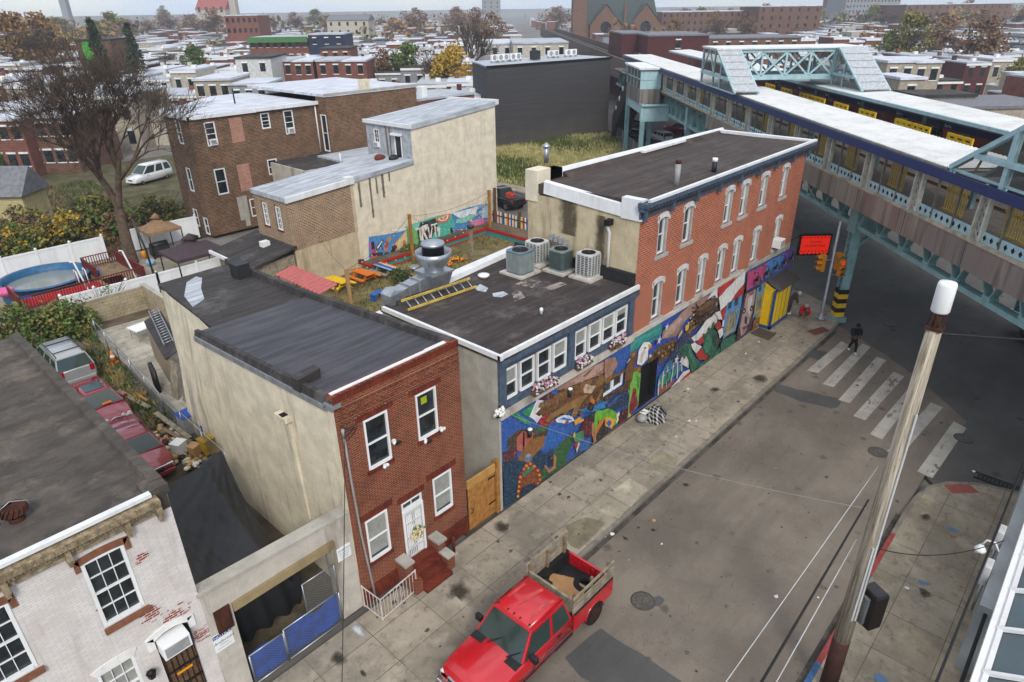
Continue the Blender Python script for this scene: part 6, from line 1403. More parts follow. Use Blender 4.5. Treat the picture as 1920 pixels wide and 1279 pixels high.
for s in(-18.9,-.6,17.7,36,54.3,72.6):
 for t in(0,11.6):
  m=MB();
  for dx in(-.22,.22):m.box(s+dx-.05,s+dx+.05,-t-.26,-t+.26,-.1,5.9)
  for k in range(14):z=k*.42;m.bar((s-.2,-t-.24,z),(s+.2,-t-.24,z+.42),.05);m.bar((s-.2,-t+.24,z+.42),(s+.2,-t+.24,z),.05)
  m.box(s-.12,s+.12,-t-.05,-t+.05,0,5.9);m.box(s-.42,s+.42,-t-.42,-t+.42,-.12,.18);m.box(s-.4,s+.4,-t-.3,-t+.3,5.5,8.0)
  cm=add_part(V,'column',m,TEALC)
  if s==-.6 and t==0:
   st=MB()
   for k in range(6):st.box(s-.285,s+.285,-t-.285,-t+.285,.2+k*.3,.5+k*.3,k%2)
   cm2=st.build('warning_stripes',[M['c_yellow'],M['black_metal']],cm)
 m=MB();m.box(s-.2,s+.2,-11.6,0,5.6,6.4)
 for t0,sg in((0,1),(11.6,-1)):
  for i in range(8):a,b2=i*pi/16,(i+1)*pi/16;m.bar((s,-(t0+sg*2.0*(1-cos(a))),3.6+2.0*sin(a)),(s,-(t0+sg*2.0*(1-cos(b2))),3.6+2.0*sin(b2)),.28,.14)
 add_part(V,'cross_girder',m,TEALC)
m=MB()
for s in range(-32,80,4):m.box(s-.1,s+.1,-11.6,0,7.2,7.6)
m.box(-34,300,-8.6,-2.9,7.6,7.75);m.box(-34,80,-3.2,.8,8.05,8.35);m.box(-34,80,-12.3,-8.2,8.05,8.35);add_part(V,'deck',m,plain('grimy deck concrete','#4b4741',.9,var=.25))
m=MB()
for t in(3.7,5.1,6.6,8.0):m.box(-34,300,-t-.04,-t+.04,7.75,7.92)
add_split(V,'rail',m,M['rust'])
m=MB();m.box(80,300,-9.2,-8.9,5.4,8.9);m.box(80,300,-2.9,-2.6,5.4,8.9);add_split(V,'side_girder',m,plain('brown girder','#5d5147',.9,var=.2))
m=MB();m.box(-34,27.5,.72,.82,7.1,8.3);cl=add_part(V,'side_cladding',m,M['clad']);m=MB()
for i in range(14):m.box(-34+i*4.65,-34+i*4.65+.03,.82,.83,7.1,8.3)
add_part(cl,'panel_joint',m,'steel_dark');m=MB();m.box(-34,72,.3,.86,8.3,8.42);add_part(V,'ledge',m,plain('rusty pale ledge','#a39a86',.85,var=.25,vs=2))
for(s,t)in((45,-3),(54,-3.1)):
 m=MB();m.box(s-.25,s+.25,-t-.25,-t+.25,-.1,7);m.box(s-.4,s+.4,-t-.4,-t+.4,-.1,.2);add_part(V,'stair_column',m,TEALC)
m=MB();m.box(44.7,45.3,0,3.3,5.1,6.9);m.box(44.4,45.6,0,3.3,6.85,6.95);m.box(45,54,2.85,3.2,5.9,6.9);m.box(45,54,2.75,3.3,6.85,6.95);add_part(V,'plate_girder',m,TEALL)
SH=ething('stair_house','glazed stair house with white flat roof hung on the side of the viaduct','stair house')
m=MB();m.box(46,54.5,.9,3.3,6.9,8.6);add_part(SH,'steel_panel',m,M['clad']);m=MB();m.box(45.7,55,.7,3.6,10.75,10.95);add_part(SH,'roof',m,'flash_white')
m=MB();m.box(46.05,54.45,.95,3.25,8.6,10.7);add_part(SH,'glazing',m,plain('brownish wired glass','#5f584c',.25,var=.3,vs=1.2))
m=MB()
for s in(46,48,50,52,54.4):m.box(s,s+.12,.88,3.34,8.6,10.75)if s in(46,54.4)else m.box(s,s+.1,3.2,3.34,8.6,10.75)
m.box(46,54.5,3.2,3.35,9.6,9.7);m.box(45.95,46.02,.9,3.3,9.6,9.7);add_part(SH,'mullion',m,TEALL)
m=MB();m.hexa([(54.4,1.0,6.6),(64,1.0,.2),(64,3.3,.2),(54.4,3.3,6.6)],[(54.4,1.0,10.2),(64,1.0,3.2),(64,3.3,3.2),(54.4,3.3,10.2)]);add_part(SH,'covered_stair',m,'steel_dark')
m=MB()
for k in range(3):m.ell((56.5+k*2.2,3.4,7.6-1.5*k),(.3,.1,.35),8,5)
add_split(SH,'stair_lamp',m,'white_vinyl')
def windscreen(lab,t,s0,s1,sgn):
 w_=ething('platform_windscreen',lab,'screen');f=sgn
 m=MB();m.box(s0,s1,-t-.03,-t+.03,8.42,8.86);di=MB();k=int((s1-s0)/.42)
 for i in range(k):
  s=s0+.2+i*.42;y=-t+f*.034;di.add([(s-.11,y,8.64),(s,y,8.50),(s+.11,y,8.64),(s,y,8.78)],[(0,1,2,3)])
 m.add(di.v,di.f,1);m.build('perforated_girder',[TEALL,M['dark_hole']],w_,fix=False)
 m=MB();m.quad((s0,-t,8.9),(s1,-t,8.9),(s1,-t,10.5),(s0,-t,10.5));add_part(w_,'mesh_panel',m,mesh_alpha('screen mesh','#7a7264',.11,.12,False))
 i=0;s=s0+.75
 while s<s1:
  m=MB();m.bar((s,-t+f*.2,8.4),(s-.25,-t+f*.32,10.8),.12,.08)
  for z in range(5):m.bar((s-.02,-t+f*.1,8.5+z*.4),(s-.32,-t+f*.1,8.9+z*.4),.05,.04);m.bar((s-.32,-t+f*.1,8.5+z*.4),(s-.02,-t+f*.1,8.9+z*.4),.05,.04)
  m.box(s-.5,s-.36,-t-.05,-t+f*.14,8.4,10.8);m.box(s-.06,s+.02,-t-.05,-t+.12,8.4,10.8);add_part(w_,'lattice_post',m,plain('cream steel paint','#b9b6a8',.6,var=.15));
  for q in(1.55,3.1):m=MB();m.box(s+q-.04,s+q+.04,-t-.04,-t+.06,8.4,10.8);add_part(w_,'mullion',m,plain('brown mullion','#6f675a',.6))
  s+=4.65
 return w_
windscreen('mesh windscreen of the near platform with lattice posts and blue perforated girder',-.6,-25.5,72,1)
def canopy(lab,t0,t1,z0,z1,s0,s1,fas):
 k=ething('platform_canopy',lab,'canopy');m=MB();n_=int((s1-s0)/.3)
 for i in range(n_):
  a=s0+(s1-s0)*i/n_;b2=s0+(s1-s0)*(i+1)/n_;c_=(a+b2)/2
  for p,q,zp,zq in((a,c_,0,.05),(c_,b2,.05,0)):m.quad((p,-t0,z0+zp),(q,-t0,z0+zq),(q,-t1,z1+zq),(p,-t1,z1+zp))
 add_part(k,'corrugated_roof',m,plain('white canopy sheet','#bfbfbc',.6,var=.06,vs=.5,dirt=.3),fix=False)
 m=MB();m.box(s0,s1,-t1-.02,-t0+.02,min(z0,z1)-.12,min(z0,z1)-.06);add_part(k,'soffit',m,'c_grey')
 for nm,tt,zz,mm,hh in fas:m=MB();m.box(s0,s1,-tt-.05,-tt+.05,zz-hh,zz);add_part(k,nm,m,mm)
 return k
NAVY=plain('navy fascia','#24325c',.5,var=.1,dirt=.2);GUT=plain('brown gutter','#8d887d',.6,.3,var=.2)
canopy('long white corrugated canopy over the near platform with navy fascia',-1.0,3.1,10.92,10.9,-8.6,70,(('fascia',-1.2,10.85,NAVY,.42),('gutter',-1.1,10.97,GUT,.1)))
m=MB();m.box(-26,-8.6,1.15,1.25,10.43,10.85);tag(m.build('platform_fascia',NAVY,loc=tuple(E0),rotz=EA),'navy fascia and gutter continuing past the canopy end under the near stair frame','fascia')
canopy('long white canopy over the far platform with teal edge',7.75,11.1,10.95,11.05,-25,78,(('fascia',7.7,10.97,TEALL,.22),))
for t,lab in((2.4,'near'),(10.4,'far')):
 q=ething('canopy_frame','steel posts carrying the '+lab+' platform canopy','frame')
 for s in range(-24 if lab=='far' else-6,76,9):m=MB();m.box(s-.1,s+.1,-t-.1,-t+.1,8.35,10.85);add_part(q,'post',m,TEALD)
fw=ething('platform_back_wall','dark red platform back wall with navy station name band','wall');m=MB();m.box(-25,80,-12.0,-11.9,8.35,10.5);add_part(fw,'red_panel',m,plain('dark red panel','#85403a',.7,var=.25,vs=.8))
m=MB();m.box(-25,62,-11.42,-11.36,9.36,9.78);nb=add_part(fw,'name_band',m,NAVY)
TN=lambda u,v,d=0:(-u,-11.36+d,v)
for i in range(8):text_mesh('Berks',.34,M['white_vinyl'],TN,-4.3-i*6.3,9.45,parent=nb,d=.012)
m=MB()
for i in range(20):m.box(-24+i*4.1,-24+i*4.1+.9,-11.88,-11.84,8.9,10.2)
add_split(fw,'window_panel',m,plain('dull grey panel','#6d6a66',.5,var=.3))
for i,(s1,s0)in enumerate([(3.85,1.63),(7.73,5.84),(9.77,7.79),(14.81,12.54),(18.9,16.76),(23.33,20.78),(25.68,23.33),(29.85,27.57),(33.98,31.71)]):
 t=thing('yellow_barrier','yellow slotted platform barrier, '+('rightmost','second from right','third from right','fourth from right','middle one','fourth from left','third from left','second from left','leftmost')[i]+' of the nine','barrier',EP((s0+s1)/2,7.0,8.56),EA,'yellow barriers along the platform');L_=abs(s1-s0)/2;m=MB()
 for z0,z1 in((.2,.55),(.7,1.05),(1.2,1.42),(1.56,1.72)):m.box(-L_,L_,-.04,.04,z0,z1)
 for k in range(4):x=-L_+2*L_*k/3;m.box(x-.09,x+.09,-.05,.05,.0,1.72)
 add_part(t,'slats',m,plain('barrier yellow','#d3aa12',.5,var=.08)if i==0 else bpy.data.materials['barrier yellow'])
 m=MB();m.box(-L_+.05,-L_+.15,-.2,.2,0,.1);m.box(L_-.15,L_-.05,-.2,.2,0,.1);add_split(t,'foot',m,'steel_dark')
for i in range(13):
 s=-22+i*4.65+.3*(i%3);t=thing('yellow_gate','yellow railing gate behind the near platform windscreen','gate',EP(s,.6,8.35),EA,'yellow gates behind the windscreen');m=MB()
 for k in range(9):m.box(k*.17,k*.17+.05,-.02,.02,.2,2.0)
 m.box(0,1.5,-.03,.03,.15,.25);m.box(0,1.5,-.03,.03,1.1,1.2);m.box(0,1.5,-.03,.03,1.95,2.05);add_part(t,'bars',m,bpy.data.materials['barrier yellow'])
FB=ething('footbridge','pale blue steel truss footbridge with galvanised sloping stair roofs over the station','footbridge')
def xtruss(s,t0,t1,zb,zt,n_):
 m=MB();m.box(s-.12,s+.12,-t1,-t0,zb-.2,zb+.2);m.box(s-.12,s+.12,-t1,-t0,zt-.15,zt+.15);d=(t1-t0)/n_
 for i in range(n_+1):t=t0+d*i;m.bar((s,-t,zb),(s,-t,zt),.16)
 for i in range(n_):t=t0+d*i;m.bar((s-.05,-t,zb+.1),(s-.05,-t-d,zt-.1),.14);m.bar((s+.05,-t,zt-.1),(s+.05,-t-d,zb+.1),.14)
 return m
for s in(24.0,27.8):add_part(FB,'truss_side',xtruss(s,.35,8.7,11.75,13.9,4),TEALL)
m=MB();m.box(24,27.8,-8.7,-.35,11.6,11.75);add_part(FB,'floor',m,'c_grey');m=MB();m.box(23.7,28.1,-11.2,1.7,14.02,14.14);add_part(FB,'roof',m,'flash_white')
GALV2=plain('spangled galvanised sheet','#b9bbbc',.35,.55,var=.2,vs=6)
MESH2=mesh_alpha('footbridge mesh','#57574f',.09,.3)
for t0,t1,s0,s1 in((-1.55,.35,18.4,24.0),(8.75,11.0,18.4,23.4)):
 for k in range(6):
  f0,f1=k/6,(k+1)/6;a=(s0+(s1-s0)*f0,11.15+2.9*f0);b2=(s0+(s1-s0)*f1,11.15+2.9*f1);m=MB()
  m.hexa([(a[0],-t1,a[1]),(b2[0],-t1,b2[1]),(b2[0],-t0,b2[1]),(a[0],-t0,a[1])],[(a[0]-.05,-t1,a[1]+.10),(b2[0]-.05,-t1,b2[1]+.06),(b2[0]-.05,-t0,b2[1]+.06),(a[0]-.05,-t0,a[1]+.10)]);add_part(FB,'stair_roof_sheet',m,GALV2)
 for t in(t0,t1):
  m=MB();m.bar((s0-.1,-t,11.1),(s1,-t,14.05),.16);m.bar((s1,-t,14.0),(27.8,-t,14.0),.16);m.bar((27.8,-t,11),(27.8,-t,14),.16);m.bar((s1+.3,-t,11),(s1+.3,-t,14),.14);m.bar((s1-1.6,-t,11),(s1-1.6,-t,13.2),.14);m.bar((s0+.2,-t,11.05),(27.8,-t,11.05),.12);m.bar((s0+1.5,-t,12.0),(27.8,-t,12.0),.34,.2);m.bar((s1+.3,-t,12),(26,-t,14),.1);m.bar((27.8,-t,12),(26,-t,14),.1);add_part(FB,'stair_frame',m,TEALL)
  m=MB();m.add([(s0+.1,-t+.01,11.1),(27.7,-t+.01,11.1),(27.7,-t+.01,13.95),(s1,-t+.01,13.95)],[(0,1,2,3)]);add_part(FB,'stair_mesh',m,MESH2,fix=False)
SF=ething('side_stair','light blue steel stair frame with mesh sides rising at the right edge','stair');
for t in(-.95,1.4):
 m=MB();m.bar((-8.7,-t,11.0),(-12.6,-t,13.45),.26,.2);m.bar((-8.8,-t,10.6),(-8.8,-t,11.1),.16);m.bar((-12.0,-t,10.6),(-12.0,-t,13.1),.24);m.bar((-10.1,-t,11.75),(-17,-t,11.85),.34,.2);m.bar((-12.6,-t,13.4),(-17,-t,13.4),.24);m.bar((-15.5,-t,10.6),(-15.5,-t,13.4),.2);m.bar((-8.8,-t,10.95),(-17,-t,10.95),.1);add_part(SF,'side_frame',m,TEALL)
 m=MB();m.add([(-8.9,-t+.02,11),(-12.6,-t+.02,13.3),(-17,-t+.02,13.3),(-17,-t+.02,11)],[(0,1,2,3)]);add_part(SF,'mesh',m,MESH2,fix=False);m=MB();m.bar((-10,-t-.1,10.95),(-10.4,-t-.1,12),.07);add_part(SF,'brace',m,'wood_grey')
m=MB();m.box(-17,-9,-1.3,.85,10.7,10.8);add_part(SF,'floor',m,'steel_dark');m=MB();m.bar((-10.5,-.2,11.0),(-13.2,-.2,13.0),2.0,.1);add_part(SF,'stair_flight',m,'c_grey')
SGN=(-1.75,.32,3.05,4.45)
sg=thing('lit_sign','red orange lit cantina sign in a black frame hanging at the corner','sign',EP(2.5,0,0),EA)
def TSG(u,v,d=0):return(-.1-d,-u,v)
m=MB();m.box(-.1,.12,-SGN[1],-SGN[0],SGN[2],SGN[3]);add_part(sg,'frame',m,'black_metal',bevel=.03)
n=NT('lit red panel');n.b.inputs['Emission Color'].default_value=hx('#ff2a10');n.b.inputs['Emission Strength'].default_value=.3;M['led']=n.done(hx('#b01a0c'),.5)
u0,u1,v0,v1=SGN[0]+.12,SGN[1]-.12,SGN[2]+.2,SGN[3]-.1
m=MB();m.add([TSG(u0,v0,.01),TSG(u1,v0,.01),TSG(u1,v1,.01),TSG(u0,v1,.01)],[(0,1,2,3)])
k=7
for i in range(k):c_=u0+(u1-u0)*(i+.5)/k;r_=(u1-u0)/k/2;m.add([TSG(c_-r_+2*r_*j/8,v0-.11*sin(pi*j/8),.01)for j in range(9)],[tuple(range(9))])
pn=add_part(sg,'lit_panel',m,'led',fix=False);n=NT('dark red print');M['darkred']=n.done(hx('#200202'),.6)
m=MB()
for v in(v1-.1,v0+.1):
 for i in range(8):c_=u0+(u1-u0)*(i+.5)/8;m.add([TSG(*p,.016)for p in ngon(c_,v,.045,.05,5)],[(0,1,2,3,4)])
m.build('cut_out_pattern',M['darkred'],pn,fix=False)
text_mesh('CANTINA',.17,M['darkred'],TSG,(u0+u1)/2,(v0+v1)/2+.1,parent=pn,d=.016);text_mesh('LA MARTINA',.22,M['darkred'],TSG,(u0+u1)/2,(v0+v1)/2-.17,parent=pn,d=.016,sx=1.05)
m=MB();m.bar((0,-SGN[0],SGN[3]-.1),(-1.2,3.0,SGN[3]-.1),.06);m.tube((0,-SGN[0]-.3,SGN[3]),(-.6,2.9,5.6),.015,n=5);m.tube((0,-SGN[1]+.1,SGN[3]),(-2.9,-.3,SGN[3]+.5),.02,n=5);add_part(sg,'bracket',m,'black_metal')
px_,py_=(40.424,11.564)
sp=thing('signal_pole','grey traffic signal pole standing before the teal railway column','traffic light',(px_,py_,0));m=MB();m.lathe([(.28,0),(.26,.1),(.14,.18),(.12,.4),(.09,.5),(.075,6.2)],n=12);add_part(sp,'pole',m,'galv')
m=MB();m.bar((0,0,3.85),(.6,-.5,3.85),.06);m.bar((0,0,3.85),(-.35,.4,3.85),.06);m.bar((0,0,2.9),(.5,-.45,2.9),.05);add_part(sp,'bracket',m,'galv')
m=MB();m.path([(0,.05,6.2),(.1,.1,5),(-.05,.1,4.5),(.1,.05,4.1),(0,.08,3.5)],.03);add_part(sp,'cable',m,'c_grey')
AMB=plain('signal amber enamel','#c8801c',.5,var=.08)
def signal(x,y,z,rot,lit,lab):
 t=thing('traffic_signal',lab,'traffic light',(px_+x,py_+y,z),rot,'amber traffic signals on the corner pole');m=MB();m.box(-.17,.17,-.12,.14,-.52,.52);add_part(t,'housing',m,AMB,bevel=.03)
 for k,zz in enumerate((.34,0,-.34)):
  m=MB();vs=[]
  for i in range(11):a=pi*1.15*i/10-pi*.075;vs.append((.155*cos(a),.155*sin(a)))
  for i in range(10):(x0,z0),(x1,z1)=vs[i],vs[i+1];m.quad((x0,-.12,zz+z0),(x1,-.12,zz+z1),(x1*.95,-.40,zz+z1*.95+.02),(x0*.95,-.40,zz+z0*.95+.02),smooth=True)
  v=add_part(t,'visor',m,AMB,fix=False);m=MB();m.add([(.13*cos(2*pi*i/14),-.125,zz+.13*sin(2*pi*i/14))for i in range(14)],[tuple(range(14))]);m.build('lens',lit if k==0 and lit else M['dark_hole'],v,fix=False)
n=NT('lit red lens');n.b.inputs['Emission Color'].default_value=hx('#ff2010');n.b.inputs['Emission Strength'].default_value=.6;LR=n.done(hx('#7a120c'),.3)
signal(.35,-.45,3.35,radians(-50),LR,'amber traffic signal facing the camera with a red light, lower right of the pole');signal(.6,-.1,3.65,radians(40),None,'amber traffic signal turned away, right of the pole');signal(-.35,.45,3.65,radians(-130),None,'amber traffic signal on the left side of the pole')
def ring(x,hw,zb,zs,sh=.9,crown=.03):
 return[(x,-hw*.86,zb),(x,-hw*.97,zb+.1),(x,-hw,zb+(zs-zb)*.55),(x,-hw*.97,zs-.07),(x,-hw*sh,zs),(x,0,zs+crown),(x,hw*sh,zs),(x,hw*.97,zs-.07),(x,hw,zb+(zs-zb)*.55),(x,hw*.97,zb+.1),(x,hw*.86,zb)]
def wheel(t,x,y,r,wd=.22,rim='chrome',nm='wheel'):
 m=MB();s=1 if y>0 else-1;prof=[(r*.62,-wd/2),(r*.95,-wd/2),(r,-wd/2+.04),(r,wd/2-.04),(r*.95,wd/2),(r*.62,wd/2)]
 q=MB();q.lathe(prof,n=24,cap=True)
 for v in q.v:m.v.append((x+v[0],y+s*v[2],r+v[1]))
 m.f,m.mi,m.sm=q.f,q.mi,q.sm;w=add_part(t,nm,m,'rubber')
 m=MB();q=MB();q.lathe([(.03,wd/2-.02),(r*.2,wd/2-.0),(r*.3,wd/2-.05),(r*.55,wd/2-.03),(r*.62,wd/2+.005)],n=20,cap=True)
 for v in q.v:m.v.append((x+v[0],y+s*v[2],r+v[1]))
 m.f,m.mi,m.sm=q.f,q.mi,q.sm
 for k in range(6):a=k*pi/3;m.bar((x+.05*cos(a),y+s*(wd/2-.005),r+.05*sin(a)),(x+r*.56*cos(a),y+s*(wd/2-.0),r+r*.56*sin(a)),.07,.03,up=(0,1,0))
 add_part(w,'rim',m,rim,fix=False);return w
def greenhouse(t,x0,x1,x2,x3,zs,zr,hb,ht,paint,pillars=(.5,),roofname='roof'):
 """x0 rear base, x1 rear roof, x2 front roof, x3 windscreen base"""
 hw=lambda f:hb+(ht-hb)*f
 m=MB();m.hexa([(x0,-hb,zs),(x3,-hb,zs),(x3,hb,zs),(x0,hb,zs)],[(x1,-ht,zr-.05),(x2,-ht,zr-.05),(x2,ht,zr-.05),(x1,ht,zr-.05)]);m.loft([[(x1-.04,-ht*.98,zr-.05),(x1,-ht*.8,zr),(x1,ht*.8,zr),(x1-.04,ht*.98,zr-.05)],[((x1+x2)/2,-ht,zr-.04),((x1+x2)/2,-ht*.8,zr+.03),((x1+x2)/2,ht*.8,zr+.03),((x1+x2)/2,ht,zr-.04)],[(x2+.04,-ht*.98,zr-.05),(x2,-ht*.8,zr),(x2,ht*.8,zr),(x2+.04,ht*.98,zr-.05)]]);add_part(t,roofname,m,paint)
 P=lambda e,f,sy:(((x0+(x1-x0)*f)*(1-e)+(x3+(x2-x3)*f)*e),sy*(hw(f)),zs+(zr-.05-zs)*f)
 for sy in(-1,1):
  es=[0,*pillars,1]
  for a,b2 in zip(es,es[1:]):
   q=[]
   for e,f in((a+.03,.06),(b2-.03,.06),(b2-.035,.88),(a+.035,.88)):p=P(e,f,sy);q.append((p[0],p[1]+sy*.012,p[2]))
   m=MB();m.quad(*q);add_part(t,'side_window',m,'car_glass',fix=False)
 for e,nm,dx in((1,'windscreen',.015),(0,'rear_window',-.015)):
  q=[]
  for f,sy in((.05,-.93),(.05,.93),(.92,.92),(.92,-.92)):p=P(e,f,sy);q.append((p[0]+dx,p[1],p[2]+.008))
  m=MB();m.quad(*q);add_part(t,nm,m,'car_glass',fix=False)
def lamps(t,x,hw,z,nm,mm,w_=.3,h=.16,dx=.03):
 for s in(-1,1):m=MB();m.box(x-dx,x+dx,s*(hw-w_),s*hw,z-h/2,z+h/2);add_part(t,nm,m,mm,bevel=.02)
def mirrors(t,x,hw,z,mm):
 for s in(-1,1):m=MB();m.box(x-.06,x+.06,s*(hw-.02),s*(hw+.2),z-.07,z+.08);add_part(t,'mirror',m,mm,bevel=.02)
def sedan(lab,loc,rot,paint,L_=4.9,H=1.42,kind='sedan',name='parked_car',label_cat='car',rim='chrome',group=None):
 t=thing(name,lab,label_cat,loc,rot,group);h=L_/2;hw=.89
 st={'sedan':[(-h,.74,.38,.85),(-h+.12,.83,.25,.95),(-h+.9,.88,.22,1.0),(-.4,.89,.2,.96),(h-1.5,.89,.2,.93),(h-.6,.86,.22,.84),(h-.1,.78,.26,.72),(h,.66,.38,.62)],'van':[(-h,.84,.38,1.05),(-h+.1,.9,.28,1.12),(-.4,.95,.22,1.1),(h-1.25,.95,.22,1.05),(h-.5,.9,.24,.92),(h-.08,.8,.28,.75),(h,.7,.4,.66)],'suv':[(-h,.84,.42,1.05),(-h+.1,.92,.32,1.1),(0,.94,.3,1.1),(h-.9,.94,.3,1.05),(h-.1,.88,.34,.95),(h,.8,.45,.88)]}[kind]
 m=MB();m.loft([ring(*q)for q in st]);add_part(t,'body',m,paint)
 if kind=='sedan':greenhouse(t,-h+.75,-h+1.55,.35,1.2,.95,H,.80,.60,paint,(.3,.62))
 elif kind=='van':greenhouse(t,-h+.05,-h+.35,.55,1.55,1.08,H,.88,.70,paint,(.28,.6))
 else:greenhouse(t,-h+.05,-h+.3,.25,.85,1.08,H,.86,.70,paint,(.3,.65))
 for x in(-h+1.0,h-.95):
  for y in(-.8,.8):wheel(t,x,y,.32 if kind!='suv' else .37,.2,rim)
 lamps(t,h-.1,.72,.66 if kind=='sedan' else .8,'headlight','lamp_clear',.3,.14,.06);lamps(t,-h+.03,.82,.78 if kind=='sedan' else .95,'taillight','lamp_red',.22,.2 if kind=='sedan' else .34,.05);mirrors(t,.95,hw-.02,1.0,paint)
 m=MB();m.box(-h-.06,-h+.12,-.8,.8,.32,.56);m.box(h-.14,h+.05,-.74,.74,.3,.5);add_split(t,'bumper',m,paint,bevel=.04)
 m=MB();m.box(h-.05,h+.02,-.3,.3,.5,.66);add_part(t,'grille',m,'plastic_black')
 return t
van=sedan('silver minivan with roof rails parked nose in behind the white house',(6.85,39.6,0),radians(90),M['silver_paint'],4.9,1.78,'van','parked_minivan','minivan',group='vehicles parked in the junk yard')
for s in(-1,1):m=MB();m.path([(-2.0,s*.62,1.78),(-1.9,s*.62,1.86),(.3,s*.62,1.87),(.4,s*.62,1.8)],.022);add_part(van,'roof_rail',m,'plastic_black')
for x in(-1.5,-.2):m=MB();m.bar((x,-.6,1.86),(x,.6,1.86),.04);add_part(van,'roof_bar',m,'plastic_black')
s1=sedan('maroon saloon with sunroof, round lamps and chrome grille behind the silver minivan',(6.6,33.6,0),radians(-90),M['maroon_paint'],4.8,1.42,group='vehicles parked in the junk yard')
m=MB();m.box(-.6,.25,-.42,.42,1.44,1.456);add_part(s1,'sunroof',m,'car_glass')
for y in(-.62,-.36,.36,.62):m=MB();m.ell((2.28,y,.72),(.06,.11,.11),12,6);add_part(s1,'round_headlight',m,'lamp_clear')
m=MB();m.path([(2.36,.24*cos(a),.62+.16*sin(a))for a in[i*pi/8 for i in range(17)]],.03);add_part(s1,'grille_surround',m,'chrome')
m=MB();m.quad((1.17,-.2,.99),(1.17,.2,.99),(1.08,.2,1.06),(1.08,-.2,1.06));o=add_part(s1,'windscreen_sign',m,'c_orange',fix=False);o.location=(.03,.1,.03)
s2=sedan('maroon saloon beside the rubbish heap, nearest the black tarpaulin',(6.35,28.35,0),radians(-92),M['maroon_paint'],4.9,1.40,group='vehicles parked in the junk yard')
m=MB();m.box(2.36,2.42,-.7,.7,.66,.72);add_part(s2,'chrome_strip',m,'chrome')
T_=thing('red_pickup_truck','red extended cab pickup with weathered wooden stake sides parked at the kerb','pickup truck',(10.75,9.42,-.12),radians(180));P=M['red_paint']
m=MB();m.loft([ring(x,hw,zb,zs,sh)for x,hw,zb,zs,sh in((-.85,.98,.48,1.12,.95),(1.2,.99,.48,1.14,.94),(1.75,.98,.5,1.14,.9),(2.4,.96,.52,1.08,.86),(2.75,.93,.54,1.0,.84),(2.9,.84,.56,.9,.8))]);add_part(T_,'front_body',m,P)
m=MB();m.bar((1.35,0,1.165),(2.7,0,1.04),.04,.02);add_part(T_,'hood_crease',m,P)
greenhouse(T_,-.83,-.62,.78,1.42,1.1,1.92,.93,.74,P,(.42,),'cab')
m=MB();m.box(1.34,1.66,-.9,.9,1.10,1.155);add_part(T_,'cowl',m,'plastic_black')
for y in(-.35,.4):m=MB();m.bar((1.5,y,1.17),(1.15,y+.4,1.4),.025);add_part(T_,'wiper',m,'plastic_black')
for i in range(5):m=MB();m.ell((.72,(i-2)*(.24 if i in(1,2,3)else .3),1.93),(.05,.03,.025),8,5);add_part(T_,'roof_marker_lamp',m,'rust')
m=MB()
for q in([(-.4,.62,1.951),(.1,.55,1.958),(.5,.5,1.952),(.5,.42,1.952),(.0,.40,1.957),(-.4,.52,1.951)],[(-.5,.1,1.953),(0,.02,1.957),(.4,-.1,1.954),(.4,-.16,1.954),(-.1,-.12,1.956),(-.5,0,1.953)],[(-.3,-.45,1.953),(.4,-.5,1.953),(.4,-.56,1.953),(-.3,-.55,1.953)]):m.add(q,[tuple(range(len(q)))])
add_part(T_,'faded_paint_streak',m,plain('faded salmon paint','#b8433f',.5,var=.2,vs=5),fix=False)
for s in(-1,1):
 m=MB();m.box(-2.92,-.9,s*.86,s*.99,.5,1.18);b_=add_part(T_,'bed_side',m,P,bevel=.03)
 m=MB();m.box(-2.9,-.9,s*.80,s*.99,1.18,1.23);add_part(T_,'bed_rail',m,'plastic_black')
 for x in(-2.72,-1.85,-.98):m=MB();m.box(x-.04,x+.04,s*.84,s*.92,1.15,1.98);add_part(T_,'stake_post',m,'wood_old')
 for k,z in enumerate((1.25,1.53,1.80)):m=MB();m.box(-2.95,-.85,s*.92,s*.96,z,z+(.2 if k==0 or s<0 else .1));add_part(T_,'stake_board',m,'wood_grey')
 m=MB();m.lathe([(.04,0),(.05,.01)],(0,0,0),8);m.v=[(x,s*1.0,1.0+y)for x,y,z in m.v];add_part(T_,'fuel_cap',m,'plastic_black')if s<0 else None
 m=MB();m.box(-.25,-.1,s*.985,s*1.01,.98,1.03);add_part(T_,'door_handle',m,'plastic_black');m=MB();m.box(1.0,1.16,s*.97,s*1.22,1.14,1.36);add_part(T_,'mirror',m,'plastic_black',bevel=.04)
 for x in(-.83,.98):m=MB();m.box(x-.01,x+.01,s*.982,s*.996,.56,1.1);add_part(T_,'door_seam',m,'rust')
 m=MB();m.box(-.85,1.7,s*.93,s*.985,.42,.5);add_part(T_,'sill',m,'chrome')
m=MB();m.box(-.98,-.9,-.86,.86,1.15,1.74);add_part(T_,'headboard',m,'wood_grey');m=MB();m.box(-2.9,-.92,-.86,.86,.62,.70);add_part(T_,'bed_floor',m,'plastic_black');m=MB();m.box(-.95,-.9,-.86,.86,.66,1.18);m.box(-2.88,-.92,.78,.86,.7,1.17);m.box(-2.88,-.92,-.86,-.78,.7,1.17);add_split(T_,'bed_liner',m,'plastic_black')
m=MB();m.box(-2.96,-2.88,-.84,.84,.6,1.16)
for k in range(9):m.box(-2.88,-2.86,-.75+k*.18,-.65+k*.18,.75,1.05)
